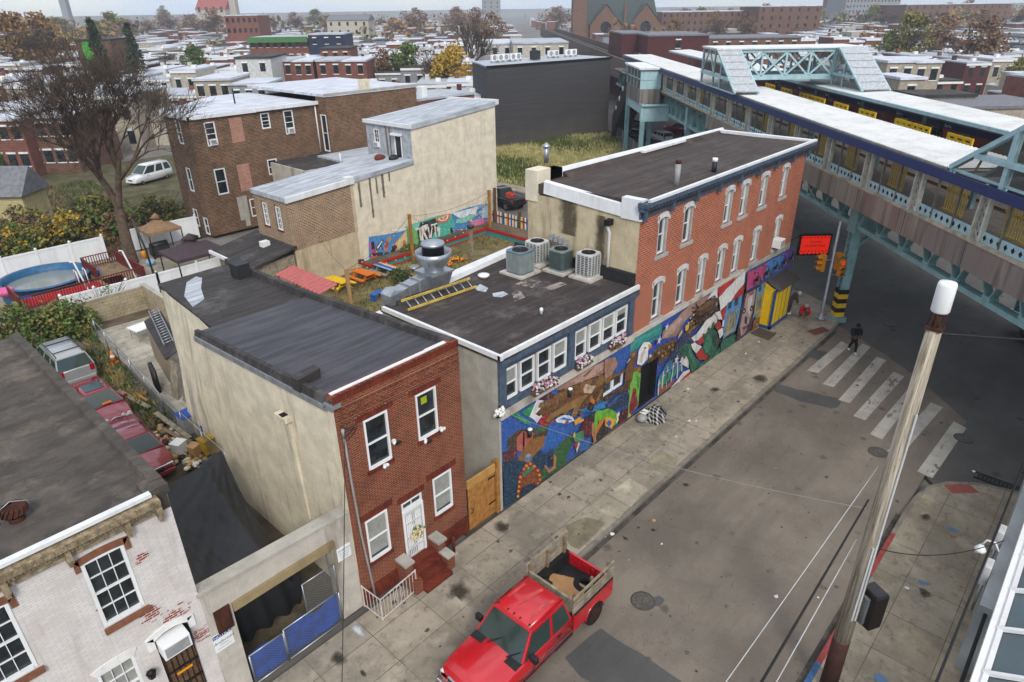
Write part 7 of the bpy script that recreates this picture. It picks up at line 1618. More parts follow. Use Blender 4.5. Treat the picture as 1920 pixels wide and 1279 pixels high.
add_part(T_,'tailgate',m,P);m=MB();m.box(-3.1,-2.95,-.9,.9,.42,.58);add_part(T_,'rear_bumper',m,'chrome',bevel=.03);m=MB();m.box(2.86,3.02,-.93,.93,.4,.6);add_part(T_,'front_bumper',m,'chrome',bevel=.04);m=MB();m.box(2.86,2.94,-.5,.5,.66,.92);add_part(T_,'grille',m,'chrome')
lamps(T_,2.84,.86,.8,'headlight','lamp_clear',.3,.2,.06);lamps(T_,-2.93,.95,.9,'taillight','lamp_red',.14,.36,.03)
for x in(-1.95,2.0):
 for y in(-.88,.88):wheel(T_,x,y,.41,.27,M['rust']if x<0 else 'chrome')
 for s in(-1,1):
  m=MB();m.loft([[(x+.50*cos(a),s*.95,.42+.50*sin(a)),(x+.50*cos(a),s*1.01,.42+.50*sin(a)),(x+.44*cos(a),s*1.01,.42+.44*sin(a)),(x+.44*cos(a),s*.95,.42+.44*sin(a))]for a in[i*pi/12 for i in range(13)]]);add_part(T_,'wheel_arch',m,P)
  m=MB();m.add([(x+.45*cos(i*pi/12),s*.992,.46+.45*sin(i*pi/12))for i in range(13)],[tuple(range(13))]);add_part(T_,'wheel_well',m,'dark_hole',fix=False)if x<0 or True else None
def onbed(nm,lab,cat,mb,mm,loc):
 a=radians(180);o=mb.build(nm,M[mm]if isinstance(mm,str)else mm,loc=(10.75-loc[0],9.42-loc[1],-.12+loc[2]),rotz=a);return tag(o,lab,cat)
m=MB()
for sx,sy,r0,dz in((0,0,.2,0),(.2,.25,.9,.03),(-.15,.3,1.7,.06),(.05,-.25,.5,.02)):
 c,s=cos(r0),sin(r0);m.add([(sx+c*x-s*y,sy+s*x+c*y,dz+.05*abs(x)+.02)for x,y in((-.55,-.38),(.52,-.42),(.56,.34),(-.5,.4))],[(0,1,2,3)])
onbed('cardboard','flattened brown cardboard sheets in the pickup bed','cardboard',m,plain('corrugated cardboard','#a17a52',.9,var=.12),(-1.75,.0,.80))
m=MB();m.lathe([(.2,0),(.38,0),(.4,.05),(.4,.18),(.38,.22),(.2,.22),(.2,0)],n=24,cap=False);onbed('spare_tyre','loose black tyre lying in the pickup bed by the tailgate','tyre',m,'rubber',(-2.35,.3,.71))
m=MB();m.box(-.3,.3,-.15,.15,0,.32);m.box(-.1,.1,-.05,.05,.32,.38);onbed('tool_case','black plastic tool case in the pickup bed','case',m,'plastic_black',(-1.3,-.6,.71))
bp=thing('black_pickup_truck','black pickup with red goods in its bed on the side street','pickup truck',(47.4,45.2,-.12),radians(80));P2=M['black_paint'];m=MB();m.loft([ring(x,hw,zb,zs,.92)for x,hw,zb,zs in((-2.7,.92,.5,1.08),(-.6,.97,.48,1.1),(1.2,.97,.48,1.1),(2.3,.93,.5,1.0),(2.7,.85,.55,.9))]);add_part(bp,'body',m,P2);greenhouse(bp,-.7,-.5,.6,1.2,1.08,1.82,.88,.72,P2,(.5,),'cab')
m=MB();m.box(-2.6,-.75,-.8,.8,1.09,1.13);add_part(bp,'bed',m,'plastic_black');m=MB();m.bar((-2.6,-.85,1.35),(-.8,-.85,1.35),.05);m.bar((-2.6,.85,1.35),(-.8,.85,1.35),.05);m.bar((-2.6,-.85,1.35),(-2.6,.85,1.35),.05);add_part(bp,'bed_rack',m,'chrome');lamps(bp,-2.68,.88,.9,'taillight','lamp_red',.16,.3)
for x in(-1.8,1.8):
 for y in(-.86,.86):wheel(bp,x,y,.39,.24)
m=MB();m.box(-.4,.4,-.3,.3,0,.3);m.box(-.2,.5,.1,.5,.1,.4);o=m.build('goods_sack',plain('red and white sacks','#a8322a',.8,var=.5,vs=6),loc=(46.95,43.6,1.02),rotz=.3);tag(o,'red and white sacks piled in the black pickup bed','sack')
sedan('white van parked on the lane left of the brown brick house',(28.6,83.6,-.0),radians(200),M['white_carpaint'],5.2,2.0,'van','parked_van','van')
for nm,lab,(s,t),r_,pt,kd in(('parked_car','white car half hidden under the railway behind the corner building',(60.5,3.2),60,'white_carpaint','suv'),('parked_car','dark red car standing under the railway',(67,7.5),80,'maroon_paint','suv'),('parked_car','black car by the railway stair column',(62.5,.2),65,'black_paint','suv'),('parked_car','black car beside the lot fence under the railway',(71,.8),60,'black_paint','suv'),('parked_car','black car behind the corner building roof, near the teal column',(56,7.5),45,'black_paint','sedan'),('parked_car','dark car seen between the railway girders at right',(-5,10.5),45,'black_paint','suv')):
 sedan(lab,EP(s,t,-.12),radians(r_),M[pt],4.6,1.6 if kd=='suv' else 1.42,kd,nm,group='cars under the railway')
def skin_obj(name,verts,edges,mat,parent,sub=1):
 me=bpy.data.meshes.new(name);me.from_pydata([v[:3]for v in verts],edges,[]);me.materials.append(mat);o=bpy.data.objects.new(name,me);COL.objects.link(o);o.parent=parent
 o.modifiers.new('skin','SKIN');
 for i,v in enumerate(verts):r=v[3];r=r if isinstance(r,tuple)else(r,r);me.skin_vertices[0].data[i].radius=r;me.skin_vertices[0].data[i].use_root=(i==0)
 s=o.modifiers.new('sub','SUBSURF');s.levels=s.render_levels=sub;return o
SKIN={'dark':plain('dark brown skin','#5a3a2a',.6,var=.05),'tan':plain('tan skin','#9a6a4c',.6,var=.05)}
def person(lab,loc,rot,j,jacket,legs,skin='tan',hood=None,hair=None,shoes='c_white'):
 """j: joints pelvis, chest, neck, head, shoulders, elbows, hands, knees, ankles (x forward)"""
 t=thing('person',lab,'person',loc,rot);J={k:Vector(v)for k,v in j.items()};sk=SKIN[skin]
 V=[(*J['pelvis'],.13),(*J['chest'],.16),(*J['neck'],.055),(*J['head'],.095)];Ed=[(0,1),(1,2),(2,3)]
 hd=(J['head']-J['neck']).normalized();V.append((*(J['head']+hd*.11),.06));Ed.append((3,4))
 for s in 'lr':
  k=len(V);V+=[(*J['sh'+s],.075),(*J['el'+s],.045),(*J['ha'+s],.03)];Ed+=[(1,k),(k,k+1),(k+1,k+2)]
  k=len(V);V+=[(*J['kn'+s],.065),(*J['an'+s],.045)];Ed+=[(0,k),(k,k+1)]
 body=skin_obj('body',V,Ed,sk,t)
 fwd=Vector((1,0,-.15));side=Vector((0,1,0));m=MB();h=J['head'];m.ell(tuple(h+fwd*.1+Vector((0,0,.0))),(.02,.014,.022),6,4);m.ell(tuple(h+side*.095),(.02,.012,.03),6,4);m.ell(tuple(h-side*.095),(.02,.012,.03),6,4);add_part(t,'face',m,sk)
 for s in 'lr':
  d=(J['ha'+s]-J['el'+s]).normalized();o=d.orthogonal().normalized();m=MB();p=J['ha'+s];m.ell(tuple(p+d*.04),(.035,.035,.045),8,5)
  for k in range(4):a=p+d*.07+o*(k-1.5)*.018;m.path([a,a+d*.035*(1.1-abs(k-1.4)*.12),a+d*.06+Vector((0,0,-.02))],.008,5)
  m.path([p+d*.03+o*.035,p+d*.05+o*.06,p+d*.075+o*.055],.009,5);add_part(t,'hand',m,sk)
 Vj=[(*(J['pelvis']+Vector((0,0,.02))),(.18,.15)),(*(J['pelvis'].lerp(J['chest'],.5)),(.18,.15)),(*J['chest'],(.2,.16)),(*(J['neck']),.08)];Ej=[(0,1),(1,2),(2,3)]
 for s in 'lr':k=len(Vj);Vj+=[(*J['sh'+s],.095),(*J['el'+s],.07),(*(J['ha'+s].lerp(J['el'+s],.12)),.052)];Ej+=[(2,k),(k,k+1),(k+1,k+2)]
 skin_obj('jacket',Vj,Ej,jacket,t)
 Vl=[(*J['pelvis'],.155)];El=[]
 for s in 'lr':k=len(Vl);Vl+=[(*(J['pelvis'].lerp(J['kn'+s],.25)),.115),(*J['kn'+s],.085),(*(J['an'+s]+Vector((0,0,.02))),.065)];El+=[(0,k),(k,k+1),(k+1,k+2)]
 skin_obj('trousers',Vl,El,legs,t)
 for s in 'lr':m=MB();a=J['an'+s];m.ell((a.x+.06,a.y,.05),(.14,.055,.055),10,6);add_part(t,'shoe',m,shoes)
 m=MB();m.ell(tuple(J['head']+hd*.035-fwd*.025),(.125,.118,.135),12,8);add_part(t,'hood' if hood else 'hair',m,hood or hair)
 return t
CB_=plain('black cloth','#121214',.85,var=.2);
person('person in black hooded coat and black trousers walking over the crossing',(*(37.372,8.674),-.12),radians(215),dict(pelvis=(0,0,.95),chest=(.03,0,1.32),neck=(.05,0,1.5),head=(.08,0,1.64),shl=(.02,.2,1.43),shr=(.02,-.2,1.43),ell=(-.05,.3,1.18),elr=(.08,-.28,1.17),hal=(.1,.22,1.02),har=(.26,-.18,1.05),knl=(.16,.1,.5),knr=(-.06,-.1,.5),anl=(.24,.1,.08),anr=(-.32,-.1,.1)),CB_,CB_,'dark',hood=CB_)
RD=plain('red hooded jacket','#b3141c',.8,var=.15);GYC=plain('grey cloth','#55504d',.9)
person('person in red hooded jacket crouching on the corner pavement',(*(39.832,12.487),0),radians(225),dict(pelvis=(-.12,0,.38),chest=(.12,0,.72),neck=(.25,0,.83),head=(.34,0,.92),shl=(.14,.22,.78),shr=(.14,-.22,.78),ell=(.36,.27,.52),elr=(.36,-.27,.52),hal=(.52,.1,.36),har=(.52,-.1,.36),knl=(.3,.2,.5),knr=(.3,-.2,.5),anl=(.02,.17,.08),anr=(.02,-.17,.08)),RD,GYC,'tan',hair=plain('grey hair','#8f8c88',.9),shoes='c_tan')
BR=plain('brown long coat','#4f3d38',.9,var=.15)
person('person in long brown coat bending beside the yellow booth',(*(39.926,13.364),0),radians(-45),dict(pelvis=(0,0,.92),chest=(.22,0,1.22),neck=(.36,0,1.33),head=(.47,0,1.36),shl=(.26,.19,1.26),shr=(.26,-.19,1.26),ell=(.32,.24,.98),elr=(.32,-.24,.98),hal=(.42,.14,.78),har=(.42,-.14,.78),knl=(.04,.1,.5),knr=(.02,-.1,.5),anl=(.02,.1,.08),anr=(-.06,-.1,.08)),BR,BR,'dark',hair=plain('white cap','#b9b7b3',.9))
stand=dict(pelvis=(0,0,.95),chest=(.05,0,1.32),neck=(.08,0,1.5),head=(.12,0,1.63),shl=(.04,.2,1.43),shr=(.04,-.2,1.43),ell=(.02,.27,1.16),elr=(.02,-.27,1.16),hal=(.18,.2,.98),har=(.18,-.2,.98),knl=(.04,.1,.5),knr=(.0,-.1,.5),anl=(0,.1,.08),anr=(-.03,-.1,.08))
HV=plain('lime safety vest','#9ab52a',.7)
for px,lab,jk,hr in((1694,'person in lime safety vest on the far platform',HV,'black_metal'),(1738,'person in dark clothes seated low behind the yellow barrier',CB_,'c_maroon'),(1760,'person in black standing on the far platform edge',CB_,'black_metal')):
 s_,z_={1694:(11.56,9.88),1738:(8.713,9.943),1760:(7.402,9.972)}[px]
 person(lab,EP(s_,8.6,8.5),EA+2.4,stand,jk,CB_,'dark',hair=M[hr])
bl=thing('blanket_heap','heap under a black and white plaid blanket by the mural doorway','blanket',(24.15,13.3,0));n=NT('black and white plaid');s=n.node('ShaderNodeSeparateXYZ',{0:n.coord()})
f=lambda q:n.math('LESS_THAN',n.math('FRACT',n.math('MULTIPLY',q,6.0)),.3);fx=n.math('ADD',f(n.math('ADD',s.outputs[0],n.math('MULTIPLY',s.outputs[2],.5))),f(n.math('SUBTRACT',s.outputs[1],n.math('MULTIPLY',s.outputs[2],.5))))
M['plaid']=n.done(n.mix(n.math('MULTIPLY',fx,.5),hx('#171719'),hx('#b5b2ad')),.95)
m=MB();N1,N2=18,14
for i in range(N1):
 for j in range(N2):
  def q(i,j):a=2*pi*i/N1;r=j/N2;w_=1+.16*sin(a*3+1)+.1*sin(a*7);hgt=.62*(1-r**2.2)+.07*sin(a*5+r*6)*r;return(.62*r*w_*cos(a)*1.25,.55*r*w_*sin(a),max(.01,hgt*(1 if j<N2 else 0)))
  m.quad(q(i,j),q(i+1,j),q(i+1,j+1),q(i,j+1),smooth=True)
add_part(bl,'blanket',m,'plaid');m=MB();m.ell((-.75,.25,.2),(.3,.25,.2),10,6);add_part(bl,'dark_bundle',m,'c_grey');m=MB();m.bar((-.7,.35,.5),(.25,-.9,.03),.05);add_part(bl,'stick',m,'galv');m=MB();m.box(-.75,-.35,.1,.4,.42,.45);add_part(bl,'paper',m,'c_white')
bw=thing('cinder_block_wall','tan cinder block wall round the small slab yard behind the brick house','wall',(9.6,45.2,0));m=MB();m.box(-.1,3.9,0,.2,0,1.55);add_part(bw,'back_wall',m,'cinder');m=MB();m.box(3.7,3.9,-7.4,0,0,1.65);add_part(bw,'side_wall',m,'cinder');m=MB();m.box(3.66,3.94,-7.4,.22,1.65,1.72);m.box(-.12,3.66,-.03,.23,1.55,1.61);add_split(bw,'coping',m,'stucco_grey')
t=thing('folding_table','white folding table standing on the slab yard','table',(11.4,40.9,0),.15);m=MB();m.box(-.6,.6,-.55,.55,.7,.74);add_part(t,'tabletop',m,'white_vinyl')
for x in(-.5,.5):
 for y in(-.45,.45):m=MB();m.bar((x,y,0),(x*.9,y,.7),.03);add_part(t,'leg',m,'galv')
lt=thing('lean_to','tan sided lean-to with metal roof strip along the beige wall','shed',(10.6,36,0));m=MB();m.hexa([(-.75,-3.2,0),(-.6,-3.2,0),(.35,1.9,0),(.2,1.9,0)],[(-.75,-3.2,2.0),(-.6,-3.2,2.0),(.35,1.9,2.1),(.2,1.9,2.1)]);add_part(lt,'sided_wall',m,brick('tan lap siding','#8a7a64','#93836c','#5d5142',9,.1,.2,.012));m=MB();m.hexa([(-.85,-3.3,2.0),(.1,-3.3,2.3),(1.2,2.0,2.4),(.2,2.0,2.1)],[(-.85,-3.3,2.06),(.1,-3.3,2.36),(1.2,2.0,2.46),(.2,2.0,2.16)]);add_part(lt,'roof',m,'roof_ell')
ladder('aluminium ladder lying on the lean-to roof',(10.1,33.4),(11.3,38.4),-.45,2.48,'galv','galv',14,.1)
post_fence('yard_fence','chain link fence with top rail between the junk yard and the slab yard','fence',[(9.65,45.0),(9.2,38.5),(8.6,31),(8.45,24.2)],1.25,'galv','chainlink',2.6)
R9=random.Random(9)
def rod(nm,lab,cat,p,q,w_,h,mm):t=thing(nm,lab,cat,(*p[:2],0));m=MB();m.bar((0,0,p[2]),(q[0]-p[0],q[1]-p[1],q[2]),w_,h);add_part(t,'timber',m,mm);return t
rod('plank','long grey plank lying beside the maroon saloon','plank',(7.9,35.2,.1),(8.3,32.2,.12),.25,.05,'wood_grey');rod('plank','short tan plank by the fence near the saloon','plank',(8.4,34.2,.1),(8.5,32.9,.15),.14,.05,'wood_new');rod('plank','grey board leaning on the fence above the rubbish heap','plank',(8.1,30.6,.6),(8.4,27.8,.3),.22,.05,'wood_grey');rod('plank','brown board lying across the rubbish heap','plank',(7.9,29.5,.3),(8.3,26.8,.35),.2,.05,'wood_old')
for(x,y,w_,h,lab)in((9.9,32.4,.8,1.9,'weathered board leaning against the beige wall'),(10.1,31.6,.6,1.7,'pale board leaning against the beige wall')):t=thing('leaning_board',lab,'board',(x-.3,y,0));m=MB();m.hexa([(0,-w_/2,0),(.04,-w_/2,0),(.04,w_/2,0),(0,w_/2,0)],[(-.1+.5,-w_/2,h),(.44,-w_/2,h),(.44,w_/2,h),(.4,w_/2,h)]);add_part(t,'panel',m,'wood_grey')
for i in range(4):t=thing('black_pipe','black plastic pipe upright by the lean-to, '+('first','second','third','last')[i]+' from the back','pipe',(9.55-.07*i,34.6-.35*i,0),group='black pipes by the lean-to');m=MB();m.lathe([(.11,0),(.11,1.25),(.08,1.25)],n=12);add_part(t,'pipe',m,'plastic_black')
t=thing('traffic_cone','orange and white traffic cone by the fence corner','cone',(9.0,38.9,0));m=MB();m.lathe([(.17,.04),(.05,.7)],n=14);add_part(t,'cone',m,'c_orange');m=MB();m.box(-.2,.2,-.2,.2,0,.04);add_part(t,'base',m,'c_orange');m=MB();m.lathe([(.128,.32),(.10,.48)],n=14,cap=False);add_part(t,'band',m,'c_white')
for(x,y,z,w_,mm,nm,lab)in((7.7,27.2,.35,.5,'white_vinyl','appliance','white box fan appliance on the rubbish heap'),(8.1,26.6,.3,.4,'c_tan','carton','crumpled tan carton on the rubbish heap'),(8.6,26.4,.4,.55,'leaf_yellow','panel','mustard panel leaning at the end of the fence'),(9.2,27.5,.4,.5,'tarp_blue','bin','blue plastic bin below the beige wall'),(8.9,28.9,.45,.8,'c_grey','crate','grey bin with blue lid beside the fence')):
 t=thing(nm,lab,nm,(x,y,0),R9.uniform(0,1));m=MB();m.box(-w_/2,w_/2,-w_/2,w_/2,0,z*2);add_part(t,'case',m,mm,bevel=.03);m=MB();m.box(-w_/2-.02,w_/2+.02,-w_/2-.02,w_/2+.02,z*2,z*2+.04);add_part(t,'lid',m,'tarp_blue' if nm=='crate' else mm)
m=MB()
for i in range(240):
 x,y=7.75+R9.gauss(0,.45),27.3+R9.gauss(0,1.3);
 if not 7.15<x<8.4:continue
 s_=R9.uniform(.06,.2);z=R9.uniform(.02,.28);m.ell((x,y,z),(s_,s_*R9.uniform(.5,1.4),s_*.6),6,4,i%5)
tag(m.build('rubbish_heap',[M['c_cream'],M['plastic_black'],M['c_tan'],M['wood_old'],M['c_white']]),kind='stuff')
def vinyl_fence(lab,a,b2,h,n_):
 a,b2=Vector((*a,0)),Vector((*b2,0));t=thing('white_fence',lab,'fence',tuple(a));d=b2-a;m=MB();m.bar((0,0,h*.5),d+Vector((0,0,h*.5)),.05,h*.94);add_part(t,'panel',m,'white_vinyl');m=MB();m.bar((0,0,h-.07),d+Vector((0,0,h-.07)),.11,.14);add_part(t,'top_rail',m,'white_vinyl')
 for i in range(n_+1):q=d*(i/n_);m=MB();m.box(q.x-.07,q.x+.07,q.y-.07,q.y+.07,0,h+.08);m.lathe([(.12,h+.08),(.1,h+.14),(.0,h+.24)],(q.x,q.y,0),4);add_part(t,'post',m,'white_vinyl')
vinyl_fence('white vinyl fence behind the pool, below the overgrown hedge',(4,58.0),(15.2,58.0),1.85,5);vinyl_fence('white vinyl fence behind the tan gazebo right of the big tree',(17.3,58.3),(22.6,58.0),1.85,2);vinyl_fence('white vinyl fence on the near side of the red pool deck',(9.2,47.5),(15.0,47.2),1.5,3);vinyl_fence('white vinyl fence in front of the dark brown gazebo',(15.0,47.2),(20.6,47.3),1.5,2)
pl=thing('swimming_pool','round above ground pool with blue wall and grey water','pool',(9.9,53.6,0));m=MB();m.lathe([(2.7,0),(2.7,1.15),(2.85,1.15),(2.85,1.2),(2.55,1.2),(2.55,.4)],n=40,cap=False);add_part(pl,'wall',m,plain('pool wall blue','#28587c',.5));m=MB();m.lathe([(.01,.7),(2.56,.7)],n=40,cap=False);add_part(pl,'water',m,gloss('dull pool water','#7d827c',.15))
for x in(1.2,1.75):m=MB();m.path([(x,-3.3,.9),(x,-3.2,1.9),(x,-2.8,2.0),(x,-2.6,1.0)],.035);add_part(pl,'ladder_rail',m,'white_vinyl')
dk_=thing('pool_deck','red timber pool deck with railings and bright red carpet','deck',(10.5,50.3,0));DR=plain('deck red stain','#5f211c',.8,var=.2,vs=4);m=MB();m.box(-3.2,3.3,-1.9,.4,.75,.9);m.box(2.0,4.2,-1.9,3.6,.75,.9);add_part(dk_,'boards',m,'wood_old');m=MB();m.box(-2.9,1.7,-1.6,.25,.9,.915);add_part(dk_,'carpet',m,plain('red carpet','#a51019',.95,var=.15,vs=4))
for(p,q)in(((-3.2,-1.85),(4.2,-1.85)),((4.15,-1.85),(4.15,3.5)),((1.9,3.5),(4.2,3.5)),((-3.2,-1.85),(-3.2,1.2)),((1.9,.5),(1.9,3.5))):
 p,q=Vector((*p,.9)),Vector((*q,.9));m=MB();n_=int((q-p).length/.16);m.bar(p+Vector((0,0,.88)),q+Vector((0,0,.88)),.1,.05);m.bar(p+Vector((0,0,.12)),q+Vector((0,0,.12)),.06)
 for i in range(n_+1):e=p.lerp(q,i/n_);m.bar(e,e+Vector((0,0,.88)),.05)
 add_part(dk_,'railing',m,DR)
for x in(.6,3.6):t=thing('pool_pole','white angled pole on the near fence, '+('left' if x<1 else 'right')+' one of two','pole',(10.5+x,48.2,0));m=MB();m.path([(0,0,.6),(-.25,.9,3.0),(-.45,.9,3.05)],.06);add_part(t,'pipe',m,'white_vinyl')
def gazebo(lab,x,y,w_,d_,h,hp,mm,rot=0.0,vent=True):
 t=thing('gazebo',lab,'gazebo',(x,y,0),rot);m=MB();c_=[(-w_/2,-d_/2),(w_/2,-d_/2),(w_/2,d_/2),(-w_/2,d_/2)];N_=6
 for i in range(4):
  a,b2=Vector((*c_[i],h)),Vector((*c_[(i+1)%4],h));tp_=Vector((0,0,hp))
  for k in range(N_):
   f0,f1=k/N_,(k+1)/N_;sg_=lambda f:-.22*sin(pi*f)
   q=[a.lerp(tp_,f0),b2.lerp(tp_,f0),b2.lerp(tp_,f1),a.lerp(tp_,f1)];q=[v+Vector((0,0,sg_(f)))for v,f in zip(q,(f0,f0,f1,f1))];m.quad(*q,smooth=False)
  m.quad(a,b2,b2-Vector((0,0,.22)),a-Vector((0,0,.22)))
 add_part(t,'canopy',m,mm)
 if vent:m=MB();m.lathe([(w_*.2,hp-.12),(.02,hp+.25)],n=4);add_part(t,'vent_cap',m,mm)
 for x_,y_ in c_:m=MB();m.tube((x_*.96,y_*.96,0),(x_*.96,y_*.96,h),.05,n=6);add_part(t,'pole',m,'black_metal')
gazebo('dark brown fabric gazebo beside the white fence',18.3,48.75,3.6,3.3,2.0,3.0,plain('brown canvas','#43363a',.9,var=.15));gazebo('faded tan gazebo over the barbecue by the back fence',18.9,56.2,2.6,2.6,2.1,3.0,plain('tan canvas','#86694e',.9,var=.2))
t=thing('barbecue','black barbecue grill under the tan gazebo','barbecue',(18.3,55.3,0));m=MB();m.box(-.7,.7,-.3,.3,.2,.9);add_part(t,'cabinet',m,'steel_dark');m=MB();m.loft([[(x,.3*cos(a),.9+.35*sin(a))for a in[i*pi/8 for i in range(9)]]for x in(-.65,.65)]);add_part(t,'hood',m,'plastic_black')
for(x,y,nm,lab,mm,w_,h)in((16.9,53.8,'crate','blue grey crate by the tree foot','c_lightblue',.6,.4),(17.2,55.8,'ball','orange and yellow toys by the grill','c_amber',.35,.6),(15.6,53.2,'gas_bottle','white gas bottle by the tree foot','white_vinyl',.35,.6),(7.3,52.5,'toy_slide','pink toy slide left of the pool','c_pink',1.0,1.3),(8.0,51.0,'toys','blue toys piled left of the red carpet','tarp_blue',.8,.9),(12.6,51.6,'bucket','blue bucket on the pool deck','tarp_blue',.35,1.35)):
 t=thing(nm,lab,nm.replace('_',' '),(x,y,0));m=MB();m.lathe([(w_*.4,0 if h<1.3 else .9),(w_*.55,h*.7 if h<1.3 else 1.15),(w_*.45,h)],n=12);add_part(t,'shell',m,mm)
for(x,y)in((14.3,52.4),(15.2,53.6),(14.9,54.8)):t=thing('potted_plants','cluster of pots and dry stems between deck and tree, '+{14.3:'nearest',15.2:'middle',14.9:'farthest'}[x]+' one','plants',(x,y,0));m=MB();[m.lathe([(.1,0),(.15,.25)],(R9.uniform(-.5,.5),R9.uniform(-.4,.4),0),8)for i in range(5)];add_part(t,'pots',m,'c_maroon');m=MB();[m.tube((R9.uniform(-.5,.5),R9.uniform(-.4,.4),.2),(R9.uniform(-.7,.7),R9.uniform(-.6,.6),R9.uniform(.6,1.2)),.012,n=4)for i in range(30)];add_part(t,'stems',m,'twig')
t=thing('round_table','round pale glass patio table by the near white fence','table',(13.9,50.2,0));m=MB();m.lathe([(.62,.70),(.62,.73)],n=24);add_part(t,'tabletop',m,'c_lightblue');m=MB();m.lathe([(.3,0),(.05,.06),(.04,.7)],n=10);add_part(t,'pedestal',m,'galv')
t=thing('dark_pole','dark leaning lamp pole at the corner of the block wall','pole',(15.0,47.9,0));m=MB();m.path([(.1,0,0),(0,.1,3),(-.3,.2,5.2)],.07);add_part(t,'pole',m,'steel_dark')
sh=thing('garden_shed','black shingled shed with weathered timber side between gazebo and garden','shed',(20.8,42.6,0));m=MB();m.prism([(-2.2,-2.3),(1.0,-2.0),(1.1,3.2),(-2.0,3.0)],0,2.5);add_part(sh,'wall',m,'wood_grey');m=MB();m.hexa([(-2.5,-2.6,2.45),(1.2,-2.2,3.0),(1.3,3.4,3.0),(-2.2,3.2,2.45)],[(-2.5,-2.6,2.6),(1.2,-2.2,3.15),(1.3,3.4,3.15),(-2.2,3.2,2.6)]);add_part(sh,'shingle_roof',m,'roof_ell');m=MB();m.box(-2.55,-2.4,-2.6,3.2,2.4,2.62);add_part(sh,'edge_trim',m,'flash_white');m=MB();m.box(-.2,.35,-.2,.3,2.9,3.3);add_part(sh,'roof_box',m,'white_vinyl')
pk=thing('pink_roof_shelter','low shelter with pink ribbed metal roof at the garden edge','shelter',(19.7,35.6,0));m=MB()
for i in range(12):y0=-2.4+i*.42;m.hexa([(-.75,y0,2.45),(.6,y0,2.7),(.7,y0+.42,2.7),(-.65,y0+.42,2.45)],[(-.75,y0,2.5),(.6,y0,2.75),(.7,y0+.39,2.77),(-.65,y0+.39,2.52)])
add_part(pk,'ribbed_roof',m,'c_pinkroof')
for x,y in((-.6,-2.2),(.55,-2.2),(-.6,2.4),(.55,2.4)):m=MB();m.box(x-.05,x+.05,y-.05,y+.05,0,2.5);add_part(pk,'post',m,'wood_old')
m=MB();[m.box(-.8,-.75,-2.0+i*.2,-1.86+i*.2,0,2.2)for i in range(6)];add_part(pk,'white_slats',m,'white_vinyl')
def picnic(lab,x,y,rot,ctop,cb,stripes=None):
 t=thing('picnic_table',lab,'picnic table',(x,y,0),rot,'picnic tables in the garden')
 for i in range(5):m=MB();m.box(-.95,.95,-.38+i*.155,-.38+i*.155+.145,.70,.745);add_part(t,'top_board',m,M[stripes[i]]if stripes else ctop)
 for s in(-1,1):
  m=MB();m.box(-.95,.95,s*.62,s*.88,.42,.465);add_part(t,'bench',m,cb)
  for x_ in(-.62,.62):m=MB();m.bar((x_,s*.72,0),(x_,s*.22,.70),.09,.05);add_part(t,'leg',m,cb)
 for x_ in(-.58,.58):m=MB();m.bar((x_,-.86,.38),(x_,.86,.38),.05,.09);add_part(t,'brace',m,cb)
picnic('bright yellow picnic table, nearest the pink roof',23.6,38.5,radians(95),M['c_yellow'],M['c_yellow']);picnic('orange picnic table between the yellow and the rainbow one',25.7,38.4,radians(92),M['c_orange'],M['c_orange']);picnic('rainbow topped picnic table with grey benches by the mural',27.5,38.1,radians(92),None,M['wood_grey'],['c_orange','c_cream','c_blue','c_blue','c_lightblue'])
t=thing('blue_bench','small blue bench on the dry lawn behind the duct','bench',(24.3,35.0,0),.2);m=MB();m.box(-.5,.5,-.25,.25,.42,.48);add_part(t,'seat',m,'c_blue');m=MB();m.box(-.45,-.38,-.2,.2,0,.42);m.box(.38,.45,-.2,.2,0,.42);add_split(t,'leg',m,'c_blue')
for nm,lab,x0,x1,y0,y1 in(('planter_bed','long red and teal planter along the garden mural',27.0,39.2,39.4,40.4),('planter_bed','red and teal planter along the striped fence',39.2,40.9,34.5,40.4)):
 t=thing(nm,lab,'planter',(x0,y0,0));m=MB();m.box(0,x1-x0,0,y1-y0,0,.4);add_part(t,'teal_base',m,'c_teal');m=MB();m.box(-.03,x1-x0+.03,-.05,y1-y0,.4,.62);add_part(t,'red_cap',m,'c_red');m=MB();m.box(.1,x1-x0-.05,.1,y1-y0-.03,.62,.66);add_part(t,'soil',m,'earth');m=MB();m.box(-.02,x1-x0+.02,-.03,0,.0,.1);add_part(t,'red_foot',m,'c_red')
fc=thing('striped_fence','low picket fence painted in white, orange, blue, purple and red stripes','fence',(41.15,34.0,0));cs=['c_white','c_orange','c_white','c_blue','c_white','c_red','c_yellow','c_white','c_purple','c_teal']
for i in range(36):m=MB();m.box(-.02,.02,i*.18,i*.18+.14,.15,1.55);add_part(fc,'picket',m,cs[i%10])
m=MB();m.box(.02,.07,0,6.5,.45,.55);m.box(-.06,-.02,0,6.5,1.15,1.25);add_split(fc,'rail',m,'wood_brown')
PO=[(22.7,35.8,2.4,'c_tan'),(30.9,39.2,3.6,'wood_new'),(33.9,35.7,2.65,'wood_grey'),(39.5,39.2,3.8,'wood_new'),(40.9,39.9,3.6,'wood_brown'),(41.1,37.2,2.0,'wood_brown')]
for i,(x,y,h,mm)in enumerate(PO):t=thing('timber_post','timber light post '+('nearest the yellow table','in front of the garden mural','with round lamp in mid lawn','at the planter corner','at the end of the beige wall','in the striped fence')[i],'post',(x,y,0),group='garden posts');m=MB();m.box(-.1,.1,-.1,.1,0,h);add_part(t,'post',m,mm);m=MB();m.lathe([(.28,h-.02),(.3,h+.1),(.2,h+.14)],n=16)if i==2 else m.box(-.12,.12,-.12,.12,h,h+.04);add_part(t,'cap',m,'steel_dark' if i==2 else mm)
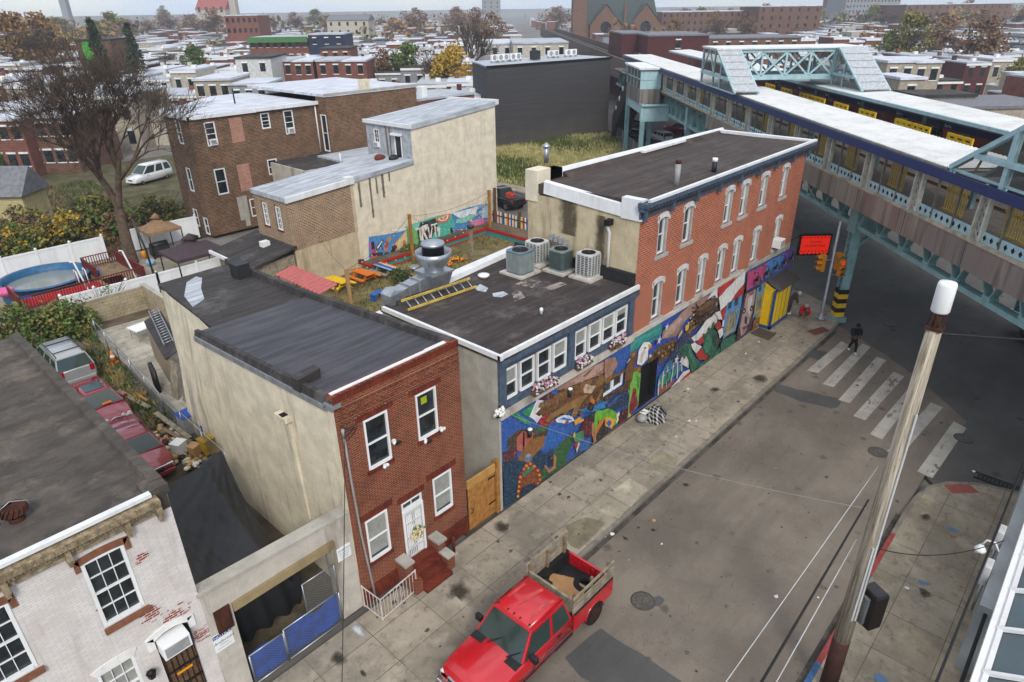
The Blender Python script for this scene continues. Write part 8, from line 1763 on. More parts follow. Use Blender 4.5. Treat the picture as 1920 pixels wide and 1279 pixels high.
def catenary(a,b2,sag,n_=14):a,b2=Vector(a),Vector(b2);return[a.lerp(b2,i/n_)-Vector((0,0,sag*4*(i/n_)*(1-i/n_)))for i in range(n_+1)]
for i,(a,b2)in enumerate((((22.7,35.8,2.35),(30.9,39.2,3.5)),((30.9,39.2,3.5),(39.5,39.2,3.7)),((22.7,35.8,2.35),(23.5,40.5,4.2)),((33.9,35.7,2.6),(30.9,39.2,3.5)),((33.9,35.7,2.6),(39.5,39.2,3.7)),((22.7,35.8,2.3),(33.9,35.7,2.6)))):
 pts=catenary(a,b2,.45);t=thing('string_lights','string of small bulbs hung '+('from the near post to the mural post','along the garden mural','from the near post to the patchy wall','from the lamp post to the mural post','from the lamp post to the planter corner','low across the lawn')[i],'lights',pts[0],group='string lights in the garden');o0=pts[0];m=MB();m.path([p-o0 for p in pts],.012,4);add_part(t,'cable',m,'plastic_black');m=MB();[m.ell(tuple(p-o0-Vector((0,0,.06))),(.045,.045,.06),6,4)for p in pts[1:-1]];add_part(t,'bulbs',m,'c_cream')
m=MB();mm=[plain('marigold '+c,c,.8)for c in('#c96a10','#d8a21a','#a83a12')]
for i in range(150):a=R9.uniform(-.3,3.6);r=R9.gauss(.62,.12);m.ell((32.4+r*cos(a)*1.1,36.0+r*sin(a)*1.0,.15+R9.uniform(0,.15)),(.07,.07,.06),6,4,i%3)
tag(m.build('marigold_bed',mm),'curved bed of orange and yellow marigolds on the lawn','flower bed')
t=thing('fire_pit','small grey metal fire pit on the lawn','fire pit',(29.2,37.0,0));m=MB();m.lathe([(.3,.25),(.42,.5),(.38,.5),(.1,.3)],n=14);add_part(t,'bowl',m,'galv');m=MB();[m.bar((.3*cos(a),.3*sin(a),0),(.25*cos(a),.25*sin(a),.3),.03)for a in(0,2,4)];add_split(t,'leg',m,'galv')
up=thing('utility_pole','tall bleached timber utility pole with white antenna drum on top','utility pole',(15.3,2.1,0));n=NT('bleached pole timber');c=n.coord((6,6,.25));o=n.mix(n.ramp(n.noise(c,2,7,.7),.3,.7),hx('#7d7364'),hx('#b4aa98'));o=n.mix(n.ramp(n.noise(n.coord((14,14,.4)),2,5,.8),.55,.7,0,.8),o,hx('#5a4630'));M['pole']=n.done(o,.9,0,.2,n.noise(c,5,4),.4,.02)
m=MB();m.lathe([(.215,1.9),(.18,7),(.15,11.35)],n=18);add_part(up,'shaft',m,'pole');m=MB();m.lathe([(.23,0),(.22,1.95)],n=18);add_part(up,'painted_base',m,plain('dark brown paint','#3a211a',.8));m=MB();m.lathe([(.155,11.72),(.18,11.76),(.18,12.32),(.16,12.38),(.03,12.39)],n=24);add_part(up,'antenna_drum',m,'white_vinyl')
m=MB();m.lathe([(.08,11.3),(.06,11.78)],n=12);m.box(-.16,.16,-.16,.16,11.33,11.39);[m.bar((.15*cos(a),.15*sin(a),11.35),(.12*cos(a),.12*sin(a),11.8),.03)for a in(0,1.6,3.2,4.8)];add_part(up,'bracket',m,'rust')
m=MB();m.tube((-.12,-.18,2.9),(-.1,-.16,9.3),.028);m.tube((-.18,-.12,2.9),(-.17,-.12,5.4),.028);add_split(up,'conduit',m,'c_silver');m=MB();m.tube((.18,-.1,3.6),(.15,-.1,11.4),.02);m.tube((.2,0,3.6),(.16,0,11.4),.02);add_split(up,'riser_cable',m,'plastic_black')
bx=thing('utility_box','black equipment cabinet fixed to the side of the utility pole','utility box',(15.65,1.72,2.6),-.5);m=MB();m.box(-.22,.22,-.28,.28,0,1.15);add_part(bx,'cabinet',m,plain('dark bronze enamel','#241d1a',.5,.2),bevel=.05);m=MB();m.box(-.18,.18,-.24,.24,1.15,1.18);add_part(bx,'top_plate',m,'steel_dark');m=MB();m.box(-.3,-.2,-.1,.1,.1,1.0);add_part(bx,'mount',m,'galv')
def wire(lab,a,b2,sag,r,mm,n_=20):pts=catenary(a,b2,sag,n_);m=MB();m.path([p-pts[0]for p in pts],r,5);return tag(m.build('overhead_cable',M[mm]if isinstance(mm,str)else mm,loc=tuple(pts[0])),lab,'cable')
wire('thick black cable bundle from the utility pole along the street',(15.3,2.4,6.6),(-20,1.5,6.3),.2,.022,'plastic_black');wire('second black cable just below the thick bundle',(15.3,2.45,6.35),(-20,1.7,6.0),.35,.022,'plastic_black');wire('white cable above the black bundle along the street',(15.3,2.4,7.6),(-20,2.7,7.6),.15,.008,'c_silver');wire('thin grey guy wire at the kerb side of the pole',(15.2,2.4,5.4),(-20,1.6,4.2),.2,.012,'c_silver')
wire('thin pale service wire crossing the street from the mural corner',(14.4,14.0,4.7),(15.2,2.4,6.4),.35,.006,'c_grey');wire('service wire from the brick rowhouse conduit toward the white house',(8.28,14.2,6.9),(3.3,8.5,1.2),.25,.012,'plastic_black');wire('dark wire from pole to the railway girder',(15.4,2.1,9.5),EP(-10,0,6.2),.5,.011,'plastic_black');wire('dark wire from the pole to the pavement side building',(15.45,2.0,5.2),(20.5,-.4,3.4),.4,.014,'plastic_black');wire('pair of cables from pole top down the far side',(15.45,2.0,11.2),(30,-8,9.0),.3,.02,'plastic_black');wire('thin wire looping from sign corner to the railway column',(40.5,14.0,8.2),EP(-.6,0,6.4),.9,.012,'c_grey')
wire('cable along the front of the pavement side building',(8,-.1,3.6),(29,-.2,3.3),.1,.035,'plastic_black')
sb=thing('sunroom_building','grey walled building with white framed sloping glass roof at the lower right','building',(22,-.4,0));m=MB();m.box(-3.6,7.2,-6,0,0,2.55);m.hexa([(7.2,-6,0),(9,-6,0),(7.4,0,0),(7.2,0,0)],[(7.2,-6,2.55),(9,-6,2.55),(7.4,0,2.55),(7.2,0,2.55)]);add_part(sb,'wall',m,plain('patched grey wall paint','#8f9393',.8,var=.16,vs=.35));m=MB();m.box(-14,7.3,-.5,-.32,2.55,2.95);add_part(sb,'gutter',m,'white_vinyl');
m=MB();m.quad((-14,-.55,2.9),(2.2,-.55,2.9),(2.2,-3.6,4.6),(-14,-3.6,4.6));add_part(sb,'glass_roof',m,gloss('sunroom glass','#4a5658',.1,.6));m=MB();m.box(-14,-3.7,-6,-2.2,0,2.5);add_part(sb,'rear_wall',m,'stucco_grey')
for i in range(10):x=2.2-i*1.72;m=MB();m.bar((x,-.5,2.95),(x,-3.6,4.68),.1,.1);add_part(sb,'glazing_bar',m,'white_vinyl')
m=MB();m.box(-14,2.3,-.62,-.5,2.86,3.0);add_part(sb,'sill_rail',m,'flash_white');m=MB();m.tube((-14,-.2,2.3),(-3.4,-.2,2.3),.05);add_part(sb,'conduit',m,'plastic_black')
sl=thing('gooseneck_wall_lamp','white gooseneck lamp on the grey pavement side wall','lamp',(20.6,-.38,2.9));m=MB();m.path([(0,0,0),(0,.15,.25),(-.05,.35,.25),(-.08,.42,.05)],.03);add_part(sl,'arm',m,'white_vinyl');m=MB();m.lathe([(.05,.05),(.16,-.12),(.15,-.18)],(-.08,.42,0),14);add_part(sl,'shade',m,'white_vinyl')
for x,lab in((19.9,'near'),(21.8,'far')):t=thing('meter_box','grey wall box at the '+lab+' side of the gooseneck lamp','electric box',(x,-.38,2.2));m=MB();m.box(-.25,.25,0,.18,0,.7);add_part(t,'case',m,'c_silver',bevel=.03);m=MB();m.tube((0,.08,0),(0,.08,-1.2),.04);add_part(t,'conduit',m,'galv')
gr=thing('drain_grate','black slotted drain grate at the pavement corner','drain',(29.3,.25,-.115));m=MB();[m.box(-.22,.22,-.7+i*.14,-.62+i*.14,0,.03)for i in range(11)];m.box(-.25,-.2,-.75,.9,0,.03);m.box(.2,.25,-.75,.9,0,.03);add_part(gr,'bars',m,'black_metal')
for i,(px,lab)in enumerate((((14.48,7.755),'round manhole cover behind the red pickup'),((28.315,4.603),'round manhole cover by the crossing near the pole'),((42.681,8.177),'round manhole cover between the crossing and the railway'),((31.96,2.075),'round manhole cover at the far end of the crossing'))):
 t=thing('manhole_cover',lab,'manhole cover',(*px,-.118));m=MB();m.lathe([(.40,0),(.40,.010),(.36,.012)],n=28);add_part(t,'rim',m,plain('worn iron rim','#4a4744',.7,.3));m=MB();m.lathe([(.01,.013),(.34,.013)],n=28,cap=False);add_part(t,'lid',m,plain('worn iron lid','#55504a',.7,.2,var=.3,vs=9))
LP_=[(18.04,9.55),(16.08,10.41),(16.37,10.30),(17.16,8.67),(15.71,9.11),(17.56,4.56),(20.68,1.46),(18.46,3.52),(21.31,3.47),(24.07,0.12),(41.56,5.45),(35.95,10.45),(36.44,10.19),(25.09,11.65),(33.00,12.93),(34.87,13.00),(24.22,7.43),(29.27,1.21),(28.11,2.46),(27.46,13.40),(27.80,14.84),(23.33,11.67),(24.88,11.89)]
for i,(x,y)in enumerate(LP_):
 m=MB();r_=random.Random(i);s_=r_.uniform(.04,.1);m.add([(s_*r_.uniform(.7,1.3)*cos(a),s_*r_.uniform(.6,1.2)*sin(a),r_.uniform(.0,.05))for a in(0,1.2,2.5,3.8,5)],[(0,1,2,3,4)]);m.add([(v[0]*.5,v[1]*.5,v[2]+.03)for v in m.v[:5]],[(0,1,2,3,4)])
 o=m.build('litter',M['c_white' if i%4 else 'c_tan'],loc=(x,y,.005 if(y>10.6 or y<2.4)else-.114));tag(o,'scrap of paper litter lying on the pavement or road','litter','litter scraps on street and pavement')
def leaves(m,c,r,n_,s,rn,m0=0):
 for i in range(n_):
  d=Vector((rn.gauss(0,1),rn.gauss(0,1),rn.gauss(0,1))).normalized()*(rn.random()**.4);p=Vector((c[0]+d.x*r[0],c[1]+d.y*r[1],c[2]+d.z*r[2]))
  a=Vector((rn.uniform(-1,1),rn.uniform(-1,1),rn.uniform(-.6,.6))).normalized()*s*rn.uniform(.6,1.4);b2=a.cross(Vector((rn.uniform(-1,1),rn.uniform(-1,1),rn.uniform(-1,1)))).normalized()*s*.55
  m.add([p,p+a*.5+b2,p+a,p+a*.5-b2],[(0,1,2,3)],m0)
def bare(h,seed,tr=.03,spread=.55,lv=6,fork=.3,rmin=.008):
 rn=random.Random(seed);tk,tw=MB(),MB()
 def grow(p,d,L_,r,k):
  q=p+d*L_;mid=p+d*L_*.5+Vector((rn.uniform(-1,1),rn.uniform(-1,1),0))*L_*.05
  (tk if k<3 else tw).path([p,mid,q],[r,r*.86,r*.72],7 if k<2 else 4 if k<4 else 3,cap=False)
  if k>=lv:return
  for i in range(3 if k<3 else rn.choice((2,3,3))):
   a=rn.uniform(0,2*pi);o=d.orthogonal().normalized();o=Matrix.Rotation(a+i*2.1,3,d)@o
   nd=(d+o*spread*rn.uniform(.55,1.15)+Vector((0,0,.24))).normalized();f=rn.uniform(.66,.88)
   grow(p.lerp(q,rn.uniform(.5,1)if k else 1),nd,L_*f,max(rmin,r*.6*rn.uniform(.8,1.1)),k+1)
 grow(Vector((0,0,-.3)),Vector((.03,.02,1)).normalized(),h*fork,h*tr,0);return tk,tw
def tree(lab,loc,kind,seed,group=None,name='tree',proto={}):
 h=loc[2];key=(kind,seed%3)
 if key not in proto:
  rn=random.Random(seed+5);tk,tw=bare(10,seed%3+11,.028,.7,6,.25,.028);cr=None
  if kind in('orange','yellow','green','olive','brown'):
   cr=MB()
   for i in range(60):a=rn.uniform(0,6.3);z=rn.uniform(2.8,9.6);q=rn.random()**.6*3.5*sin(min(1,(10.2-z)/5)*pi/2);leaves(cr,(q*cos(a),q*sin(a),z),(1.1,1.1,.8),38 if kind!='brown' else 24,.38,rn)
  if kind=='pine':
   tk,tw,cr=MB(),None,MB();tk.tube((0,0,-.3),(0,0,9.5),.22,.05)
   for i in range(90):z=.8+9*(i/90);r=2.1*(1-z/10.4);a=rn.uniform(0,6.3);leaves(cr,(r*.65*cos(a),r*.65*sin(a),z-.1),(r*.5+.1,r*.5+.1,.45),30,.28,rn)
  lm={'orange':'leaf_orange','yellow':'leaf_yellow','green':'leaf_green','olive':'leaf_olive','brown':'leaf_brown','pine':'leaf_dark'}.get(kind)
  proto[key]=(tk.mesh('trunk',[M['bark']]),tw and tw.mesh('twigs',[M['twig']]),cr and cr.mesh('crown',[M[lm]]))
 t=thing(name,lab,'tree',(loc[0],loc[1],-.3),seed*1.7,group);t.scale=(h/10*(loc[3]if len(loc)>3 else 1),)*2+(h/10,)
 for nm,me in zip(('trunk','twigs','crown'),proto[key]):
  if me:o=bpy.data.objects.new(nm,me);COL.objects.link(o);o.parent=t
 return t
bt=thing('bare_tree','big bare brown tree rising behind the pool yard at the left','tree',(16.1,55.3,0));tk,tw=bare(29,4,.0165,.66,9,.16,.012);tk.build('trunk',M['bark'],bt,fix=False);tw.build('crown',M['twig'],bt,fix=False)
TR=[((50.6,158.8,17.1),'pine','left of two dark conifers behind the big bare tree'),((55.0,152.9,16.3),'pine','right of two dark conifers behind the big bare tree'),((50.6,217.5,18.4),'orange','orange autumn tree at the far left'),((57.3,219.2,18.3),'orange','second orange autumn tree right of the far left one'),((75.6,172.7,10.7),'green','round dark green tree left of the white houses'),((74.8,183.8,11.7),'bare','bare reddish tree beside the round green tree'),((91.0,111.7,11.9),'green','yellow green tree in mid background centre'),((88.1,115.6,10.8),'brown','brown leaved tree left of the yellow green one'),((85.3,92.9,12.3),'yellow','golden tree beside the black clad building'),((92.1,103.6,13.8),'bare','thin bare tree left of the golden tree'),((112.2,116.8,20.3),'bare','tall dark bare tree standing above the rooftops in the centre'),((166.1,161.2,16.2),'brown','bare brown tree right of the tall dark one'),((200.3,50.2,15.6),'olive','olive brown tree at right behind the footbridge'),((212.7,58.2,10.9),'green','low green tree right of the footbridge'),((219.9,47.5,14.3),'brown','brown tree between the two big right hand trees'),((189.9,32.6,15.2),'brown','broad brown tree with forked trunk at the right'),((159.1,20.8,8.5),'olive','willow like tree at the right edge'),((288.1,148.5,15.0),'brown','rusty tree in front of the long brick school'),((297.9,173.2,12.9),'orange','orange tree beside the gothic church'),((305.7,141.1,13.1),'brown','second rusty tree in front of the brick school'),((522.2,1276.6,28.2),'olive','olive tree on the skyline at left'),((16.8,94.7,4.0),'green','green tree at the left edge above the yellow cottage')]
for i,(l,k,lab)in enumerate(TR):tree(lab,l,k,i+1,name='bare_tree' if k=='bare' else 'conifer' if k=='pine' else 'autumn_tree')
r=random.Random(21)
for i in range(80):
 px=-15+i*34+r.uniform(-12,12);v=r.uniform(340,620);u=(px-960)/1252*v*1.02-.045*v;h=r.uniform(11,19)
 if abs(u-27)<14:continue
 x,y=v*cos(EA)+u*sin(EA),v*sin(EA)-u*cos(EA);tree('hazy distant tree on the skyline '+('left of the centre' if px<700 else 'in the centre' if px<1200 else 'right of the church'),(x,y,h,1.3),r.choice(('brown','brown','bare','orange','olive')),i,'distant trees along the skyline','distant_tree')
def shrub(lab,loc,rad,mats,seed,n_=60,k=26,s=.2,name='overgrown_shrub',group=None):
 t=thing(name,lab,'shrub',(loc[0],loc[1],0),0,group);rn=random.Random(seed);m=MB()
 for i in range(n_):a=rn.uniform(0,6.3);q=rn.random()**.6;z=rn.random()**.8;leaves(m,(rad[0]*q*cos(a),rad[1]*q*sin(a),rad[2]*z*(1-.45*q*q)),(.5,.5,.35),k,s,rn,rn.randrange(len(mats)))
 m.build('foliage',[M[x]for x in mats],t,fix=False);st=MB()
 for i in range(26):a=rn.uniform(0,6.3);st.path([(0,0,0),(rad[0]*.6*cos(a),rad[1]*.6*sin(a),rad[2]*.6),(rad[0]*1.05*cos(a),rad[1]*1.0*sin(a),rad[2]*rn.uniform(.8,1.2))],[.04,.02,.008],3)
 st.build('stems',M['twig'],t,fix=False)
for i,(x,y,h,ms,lab)in enumerate(((4.5,61,2.6,('leaf_dark','leaf_olive'),'dark overgrown shrub behind the left end of the white fence'),(7.8,62,3.0,('leaf_olive','leaf_dark','leaf_green'),'olive overgrown shrub below the yellow cottage'),(10.8,61.5,3.4,('leaf_green','leaf_yellow','leaf_olive'),'shrub with bright yellow leaves behind the pool'),(13.6,61,3.6,('leaf_olive','leaf_dark','leaf_yellow'),'tall tangled shrub left of the big trunk'),(12,66,3.4,('leaf_olive','leaf_brown'),'brown green thicket further back left of the big trunk'),(18.6,61.5,2.8,('leaf_olive','leaf_brown','leaf_green'),'loose thicket right of the big trunk'),(21.5,63.5,2.9,('leaf_green','leaf_olive'),'green hedge beside the brown brick house'),(18,68,2.8,('leaf_green','leaf_olive'),'green hedge by the white van'),(5.5,68,3.2,('leaf_olive','leaf_orange'),'rusty thicket beside the yellow cottage'))):
 shrub(lab,(x,y),(2.3,2.0,h),ms,i,90,26,.24)
for i,(x,y,h)in enumerate(((3.6,44.6,2.3),(6.2,45.4,2.5),(8.3,44.9,2.1),(5.0,42.2,1.9))):shrub('mound of bright green ivy beside the cinder block yard, '+('leftmost','middle','rightmost','nearest')[i]+' part',(x,y),(1.7,1.5,h),('leaf_green','leaf_green','leaf_olive'),40+i,80,34,.19,'ivy_mound','ivy mounds behind the junk yard')
shrub('small dark green bush on the garden lawn',(27.2,36.0),(.55,.55,1.0),('leaf_dark','leaf_green'),60,24,30,.12,'garden_bush');shrub('leafy climbers in the planter under the mural',(31.5,39.9),(1.6,.4,.9),('leaf_green',),61,26,24,.14,'planter_plants');shrub('weeds on top of the cinder block wall',(11,46.0),(1.6,.6,1.9),('leaf_green','leaf_brown'),62,30,24,.15,'wall_weeds')
def blades(name,poly,n_,h,mats,seed,z=0.0,f=lambda x,y,rn:0):
 rn=random.Random(seed);m=MB();xs=[p[0]for p in poly];ys=[p[1]for p in poly];c=0
 def ins(x,y):return sum(((a[1]>y)!=(b2[1]>y))and x<(b2[0]-a[0])*(y-a[1])/(b2[1]-a[1]+1e-9)+a[0]for a,b2 in zip(poly,poly[1:]+poly[:1]))%2
 while c<n_:
  x,y=rn.uniform(min(xs),max(xs)),rn.uniform(min(ys),max(ys));c+=1
  if not ins(x,y):continue
  k=f(x,y,rn)
  if k is None:continue
  hh=h*rn.uniform(.4,1.3);a=rn.uniform(0,6.3);w_=.05+.04*h;dx,dy=w_*cos(a),w_*sin(a);lx,ly=rn.gauss(0,.35)*hh,rn.gauss(0,.35)*hh
  for e in(0,1.6):ca,sa=cos(e),sin(e);ex,ey=dx*ca-dy*sa,dx*sa+dy*ca;m.add([(x-ex,y-ey,z),(x+ex,y+ey,z),(x+lx+ex*.3,y+ly,z+hh)],[(0,1,2)],k)
 tag(m.build(name,[M[q]for q in mats],fix=False),kind='stuff')
patch=lambda sc,th:(lambda x,y,rn:1 if noise.noise(Vector((x*sc,y*sc,3)))+rn.gauss(0,.15)>th else 0)
M['grass_pale']=plain('pale dry grass','#a89f6a',.9,var=.3,vs=.6)
blades('meadow_grass',LOT,30000,.42,('grass_pale','grass_green'),1,.02,patch(.11,.04));blades('lawn_grass',[(14.8,21.5),(39,21.5),(39,39.3),(21,40)],12000,.13,('grass_dry','grass_green'),2,0,lambda x,y,rn:None if noise.noise(Vector((x*.35,y*.35,9)))>.28 else patch(.3,.15)(x,y,rn))
blades('yard_weeds',[(7.6,30),(8.7,30),(9.6,45),(8.0,41)],1500,.24,('grass_green','grass_dry'),3,0,patch(.8,.0));blades('back_lot_grass',[(-10,59),(22,59),(24,90),(-10,90)],9000,.35,('grass_green','leaf_brown'),4,0,patch(.15,.05))
def UV(u,v,z=0):return(v*cos(EA)+u*sin(EA),v*sin(EA)-u*cos(EA),z)
RV=EA-pi/2
WALL={'red brick':brick('far red brick','#693d33','#75493d','#8d7364',.5,.2),'brown brick':brick('far brown brick','#5a4034','#6a4d3e','#80705f',.5,.2),'cream':plain('far cream render','#aaa293',.9,dirt=.3),'white':plain('far white render','#b9b7b2',.9,dirt=.3),'grey':plain('far grey siding','#858688',.9,dirt=.3),'maroon':plain('far maroon paint','#4f2a2a',.9,dirt=.3),'navy':plain('far navy cladding','#20283c',.8),'stone':plain('far brown stone','#6b5040',.9,var=.25),'tan':plain('far tan render','#9c9180',.9,dirt=.3),'yellow':brick('pale yellow clapboard','#b5a676','#bcae80','#8f8460',9,.14,.2,.02)}
ROOF={'white':M['roof_white'],'silver':M['roof_silver'],'dark':M['roof_ell'],'grey':plain('far grey roof','#6d6d70',.9),'slate':plain('dark green slate','#39423f',.85,var=.2),'redtile':plain('dull red tile','#8a4a40',.9)}
def block(name,lab,b_,depth,wall,roof,rows=0,cols=0,ww=.9,wh=1.4,base=-.3,cat='building',hood=False,gable=0,vbase=0,group=None):
 u0,u1,zt,v=b_;w_=u1-u0;t=thing(name,lab,cat,UV(u0,v,base),RV,group);z=zt-base;m=MB();m.box(0,w_,0,depth,0,z);add_part(t,'wall',m,WALL[wall]);m=MB()
 if gable:m.add([(-.3,-.4,z),(w_+.3,-.4,z),(w_+.3,depth+.4,z),(-.3,depth+.4,z),(-.3,depth/2,z+gable),(w_+.3,depth/2,z+gable)],[(0,1,5,4),(2,3,4,5),(1,2,5),(3,0,4)])
 else:m.box(-.12,w_+.12,-.2,depth+.1,z,z+.3)
 add_part(t,'roof',m,ROOF[roof])
 zb=vbase or max(.6,z-3.2*rows)
 for j in range(rows):
  for i in range(cols):
   x=w_*(i+.5)/cols;y=zb+(z-zb)*(j+.35)/rows;m=MB();m.box(x-ww/2,x+ww/2,-.06,.05,y,y+wh);wn=add_part(t,'window',m,'glass')
   if ww>.8 and v<200:m=MB();m.box(x-ww/2-.1,x+ww/2+.1,-.09,-.02,y+wh,y+wh+.22);m.box(x-ww/2-.08,x+ww/2+.08,-.1,-.02,y-.12,y);add_split(wn,'trim',m,'white_paint')
 return t
N3='rowhouse'
for i,(a,b2)in enumerate(((508,548),(548,586),(592,640),(640,686))):
 bb=((-39.6,-35.7,9.2,132),(-35.7,-32.1,9.1,132),(-31.5,-26.9,9.1,132),(-26.9,-22.5,9.0,132))[i];block(N3,'red brick rowhouse with white window heads in the mid background, '+('leftmost','second from left','third from left','rightmost')[i]+' of four',bb,10,'red brick','white' if i%2 else 'silver',2,2,.85,1.5,cat='house',group='red rowhouses in the mid background')
for a in((N3,'white gabled house left of the four red rowhouses',(-43.5,-37.5,10.2,125),10,'white','dark',1,2),(N3,'tan house with white wall behind the brown brick house',(-42.7,-37.5,8.6,104),9,'tan','white',1,3),(N3,'grey house right of the tan one behind the brown brick house',(-37.7,-32.3,7.9,104),8,'grey','white',1,3),('industrial_building','brick block with green cornice and tall windows in the left background',(-61.8,-46.6,11.1,190),14,'red brick','silver',2,8),('industrial_building','dark navy clad block beside the green cornice block',(-46.0,-36.9,11.8,188),12,'navy','silver',1,3),(N3,'low dark red house with black parapet before the navy block',(-38.8,-32.0,9.4,168),10,'red brick','dark',1,3),('brick_block','bright red three storey block in the left distance',(-92.2,-80.8,16.0,262),14,'red brick','white',2,6),('warehouse','long pale warehouse right of the tall bare tree',(-2.9,5.4,10.0,165),22,'white','white',1,3),('warehouse','cream warehouse with stepped wall left of the railway',(4.9,16.3,10.7,150),20,'cream','silver',1,4),('dark_building','maroon walled block right of the railway',(27.3,32.8,12.2,150),16,'maroon','grey'),('dark_building','long maroon walled building behind the canopies',(30.6,42.4,12.1,140),18,'maroon','grey',1,1),('brick_block','long brown brick building with dark upper windows behind the footbridge',(50.0,71.2,10.4,165),16,'brown brick','grey',1,7),('school','long brown brick school building on the skyline right of the church',(82.3,129.1,14.4,350),24,'brown brick','white',3,16),('school','taller red brick end wing of the school',(121.3,149.6,16.2,330),26,'brown brick','white',4,7),('school','wide brown school building at the right skyline',(227.6,286.1,15.8,400),30,'brown brick','white',3,14),('office_block','pale concrete office block with gridded windows on the right skyline',(252.4,291.2,22.8,520),30,'grey','grey',5,16),('tower','slim brown tower left of the pale office block',(276.0,284.7,25.5,600),9,'stone','grey'),('tower','grey slab tower behind the bare tree in the centre',(-5.4,10.5,25.7,640),14,'grey','white',4,3),('tower','thin pale chimney tower at the left skyline',(-365.7,-360.4,33.6,650),6,'grey','grey'),('tower','pale square tower beside the red roofed church at left',(-210.4,-204.1,32.5,610),8,'cream','grey'),('mansion','cream hall with pediment roof among the distant trees',(-69.5,-51.8,13.4,320),18,'cream','grey',2,5),(N3,'beige house with white downpipes right of the footbridge',(51.6,55.4,10.4,92),9,'tan','white',1,2),(N3,'beige house with brown stripe at the right',(55.4,58.9,10.3,92),9,'tan','white',1,2),(N3,'low beige annexe below the two beige houses',(49.1,52.2,9.1,84),6,'tan','white',1,1),('flat_roof_building','wide grey roofed building right of the far canopy',(45.5,60.1,7.3,72),9,'tan','grey'),('flat_roof_building','low yellowish walled shed with dark roof beside the willow',(48.1,54.7,7.8,78),5,'tan','dark'),('green_sign_wall','building with bright green painted end wall in the left background',(-94.5,-86.7,11.9,170),12,'brown brick','dark'),(N3,'red brick rowhouse at the left edge behind the hedge',(-60.2,-54.4,6.5,82),10,'red brick','white',2,4),(N3,'brown rowhouse beside the left edge red one',(-55.6,-50.1,6.5,84),10,'brown brick','white',2,4),('garage','long white roofed garage behind the big bare tree',(-53.5,-46.2,4.1,104),8,'cream','white',0,0),('cottage','pale yellow clapboard cottage with grey roof at the left edge',(-46.6,-40.4,3.6,58),3.4,'yellow','grey',1,3,.7,.6)):
 block(*a,gable=2.2 if a[0]in('cottage','mansion')else 0)
m=MB();b_=(-92.7,-88.3,11.7,169.5);m.box(b_[0],b_[1],0,.3,3,b_[2]);o=m.build('painted_wall',plain('bright green wall paint','#3f8a2c',.8),loc=UV(0,169,0),rotz=RV);tag(o,'bright green painted wall panel in the left background','wall')
m=MB();b_=(-61.5,-46.4,11.1,189);m.box(b_[0],b_[1],0,.5,b_[2]-.9,b_[2]+.4);tag(m.build('green_cornice',plain('green cornice paint','#3f6a3c',.8),loc=UV(0,188.4,0),rotz=RV),'green cornice band along the brick block in the left background','cornice')
b_=(43.4,75.9,9.9,330);ch=block('church','large gothic church with dark slate roof and two gables on the skyline',b_,26,'stone','slate',gable=11);w_=b_[1]-b_[0];z=b_[2]+.3
for cx in(w_*.27,w_*.82):
 m=MB();m.add([(cx-7,-2,0),(cx+7,-2,0),(cx+7,-2,z),(cx,-2,z+8),(cx-7,-2,z),(cx-7,8,0),(cx+7,8,0),(cx+7,8,z),(cx,12,z+8),(cx-7,8,z)],[(0,1,2,3,4),(1,6,7,2),(0,4,9,5)]);add_part(ch,'gable',m,WALL['stone'],fix=False);m=MB();m.add([(cx-7.4,-2.4,z-.3),(cx,-2.4,z+8.4),(cx,12,z+8.4),(cx-7.4,8,z-.3),(cx+7.4,-2.4,z-.3),(cx+7.4,8,z-.3)],[(0,1,2,3),(1,4,5,2)]);add_part(ch,'gable_roof',m,ROOF['slate'],fix=False)
 m=MB();m.add([(cx+2.4*cos(2*pi*i/16),-2.1,z-1+2.4*sin(2*pi*i/16))for i in range(16)],[tuple(range(16))]);add_part(ch,'round_window',m,'glass',fix=False)
m=MB();m.box(-6,0,-3,5,0,26);m.box(-6.3,.3,-3.3,5.3,26,27);add_part(ch,'tower',m,WALL['stone']);m=MB();m.box(w_*.53,w_*.56,0,2,0,z+9);add_part(ch,'chimney',m,WALL['stone'])
block('church','pale church with broad red tiled roof on the left skyline',(-232.7,-209.3,18.9,600),26,'cream','redtile',1,4,2,4,gable=9)
VAR=[];rr=random.Random(77);WM=list(WALL.items());kinds=[('red brick','white'),('red brick','silver'),('brown brick','white'),('cream','white'),('white','silver'),('grey','dark'),('red brick','dark'),('white','white'),('tan','white'),('maroon','silver')]
for wl_n,rf in kinds:
 h=rr.uniform(5.8,7.6);d=rr.uniform(9,12);m=MB();m.box(0,4.95,0,d,0,h,0);m.box(-.05,5.0,-.15,d,h,h+.22,1);m.box(0,4.95,-.25,0,h-.35,h,3);m.box(1,1.7,d*.6,d*.6+.6,h,h+1.0,0);m.box(3,3.8,d*.3,d*.3+.8,h+.2,h+.7,3);m.box(.6,4.4,d,d+4,0,h*.6,0);m.box(.5,4.5,d,d+4.1,h*.6,h*.6+.15,1)
 for x in(.8,3.2):
  for z in(.9,3.9):m.box(x,x+.95,-.05,0,z,z+1.6,2);m.box(x-.1,x+1.05,-.09,0,z+1.6,z+1.85,3);m.box(x,x+.95,-.05,0,0,.01,2)
 VAR.append(m)
mats=[[WALL[a],ROOF[b2],M['glass'],M['white_paint']]for a,b2 in kinds];VM=[m.mesh('rowhouse',q)for m,q in zip(VAR,mats)]
cnt=0;far=[MB()for _ in kinds];v=100;row=0
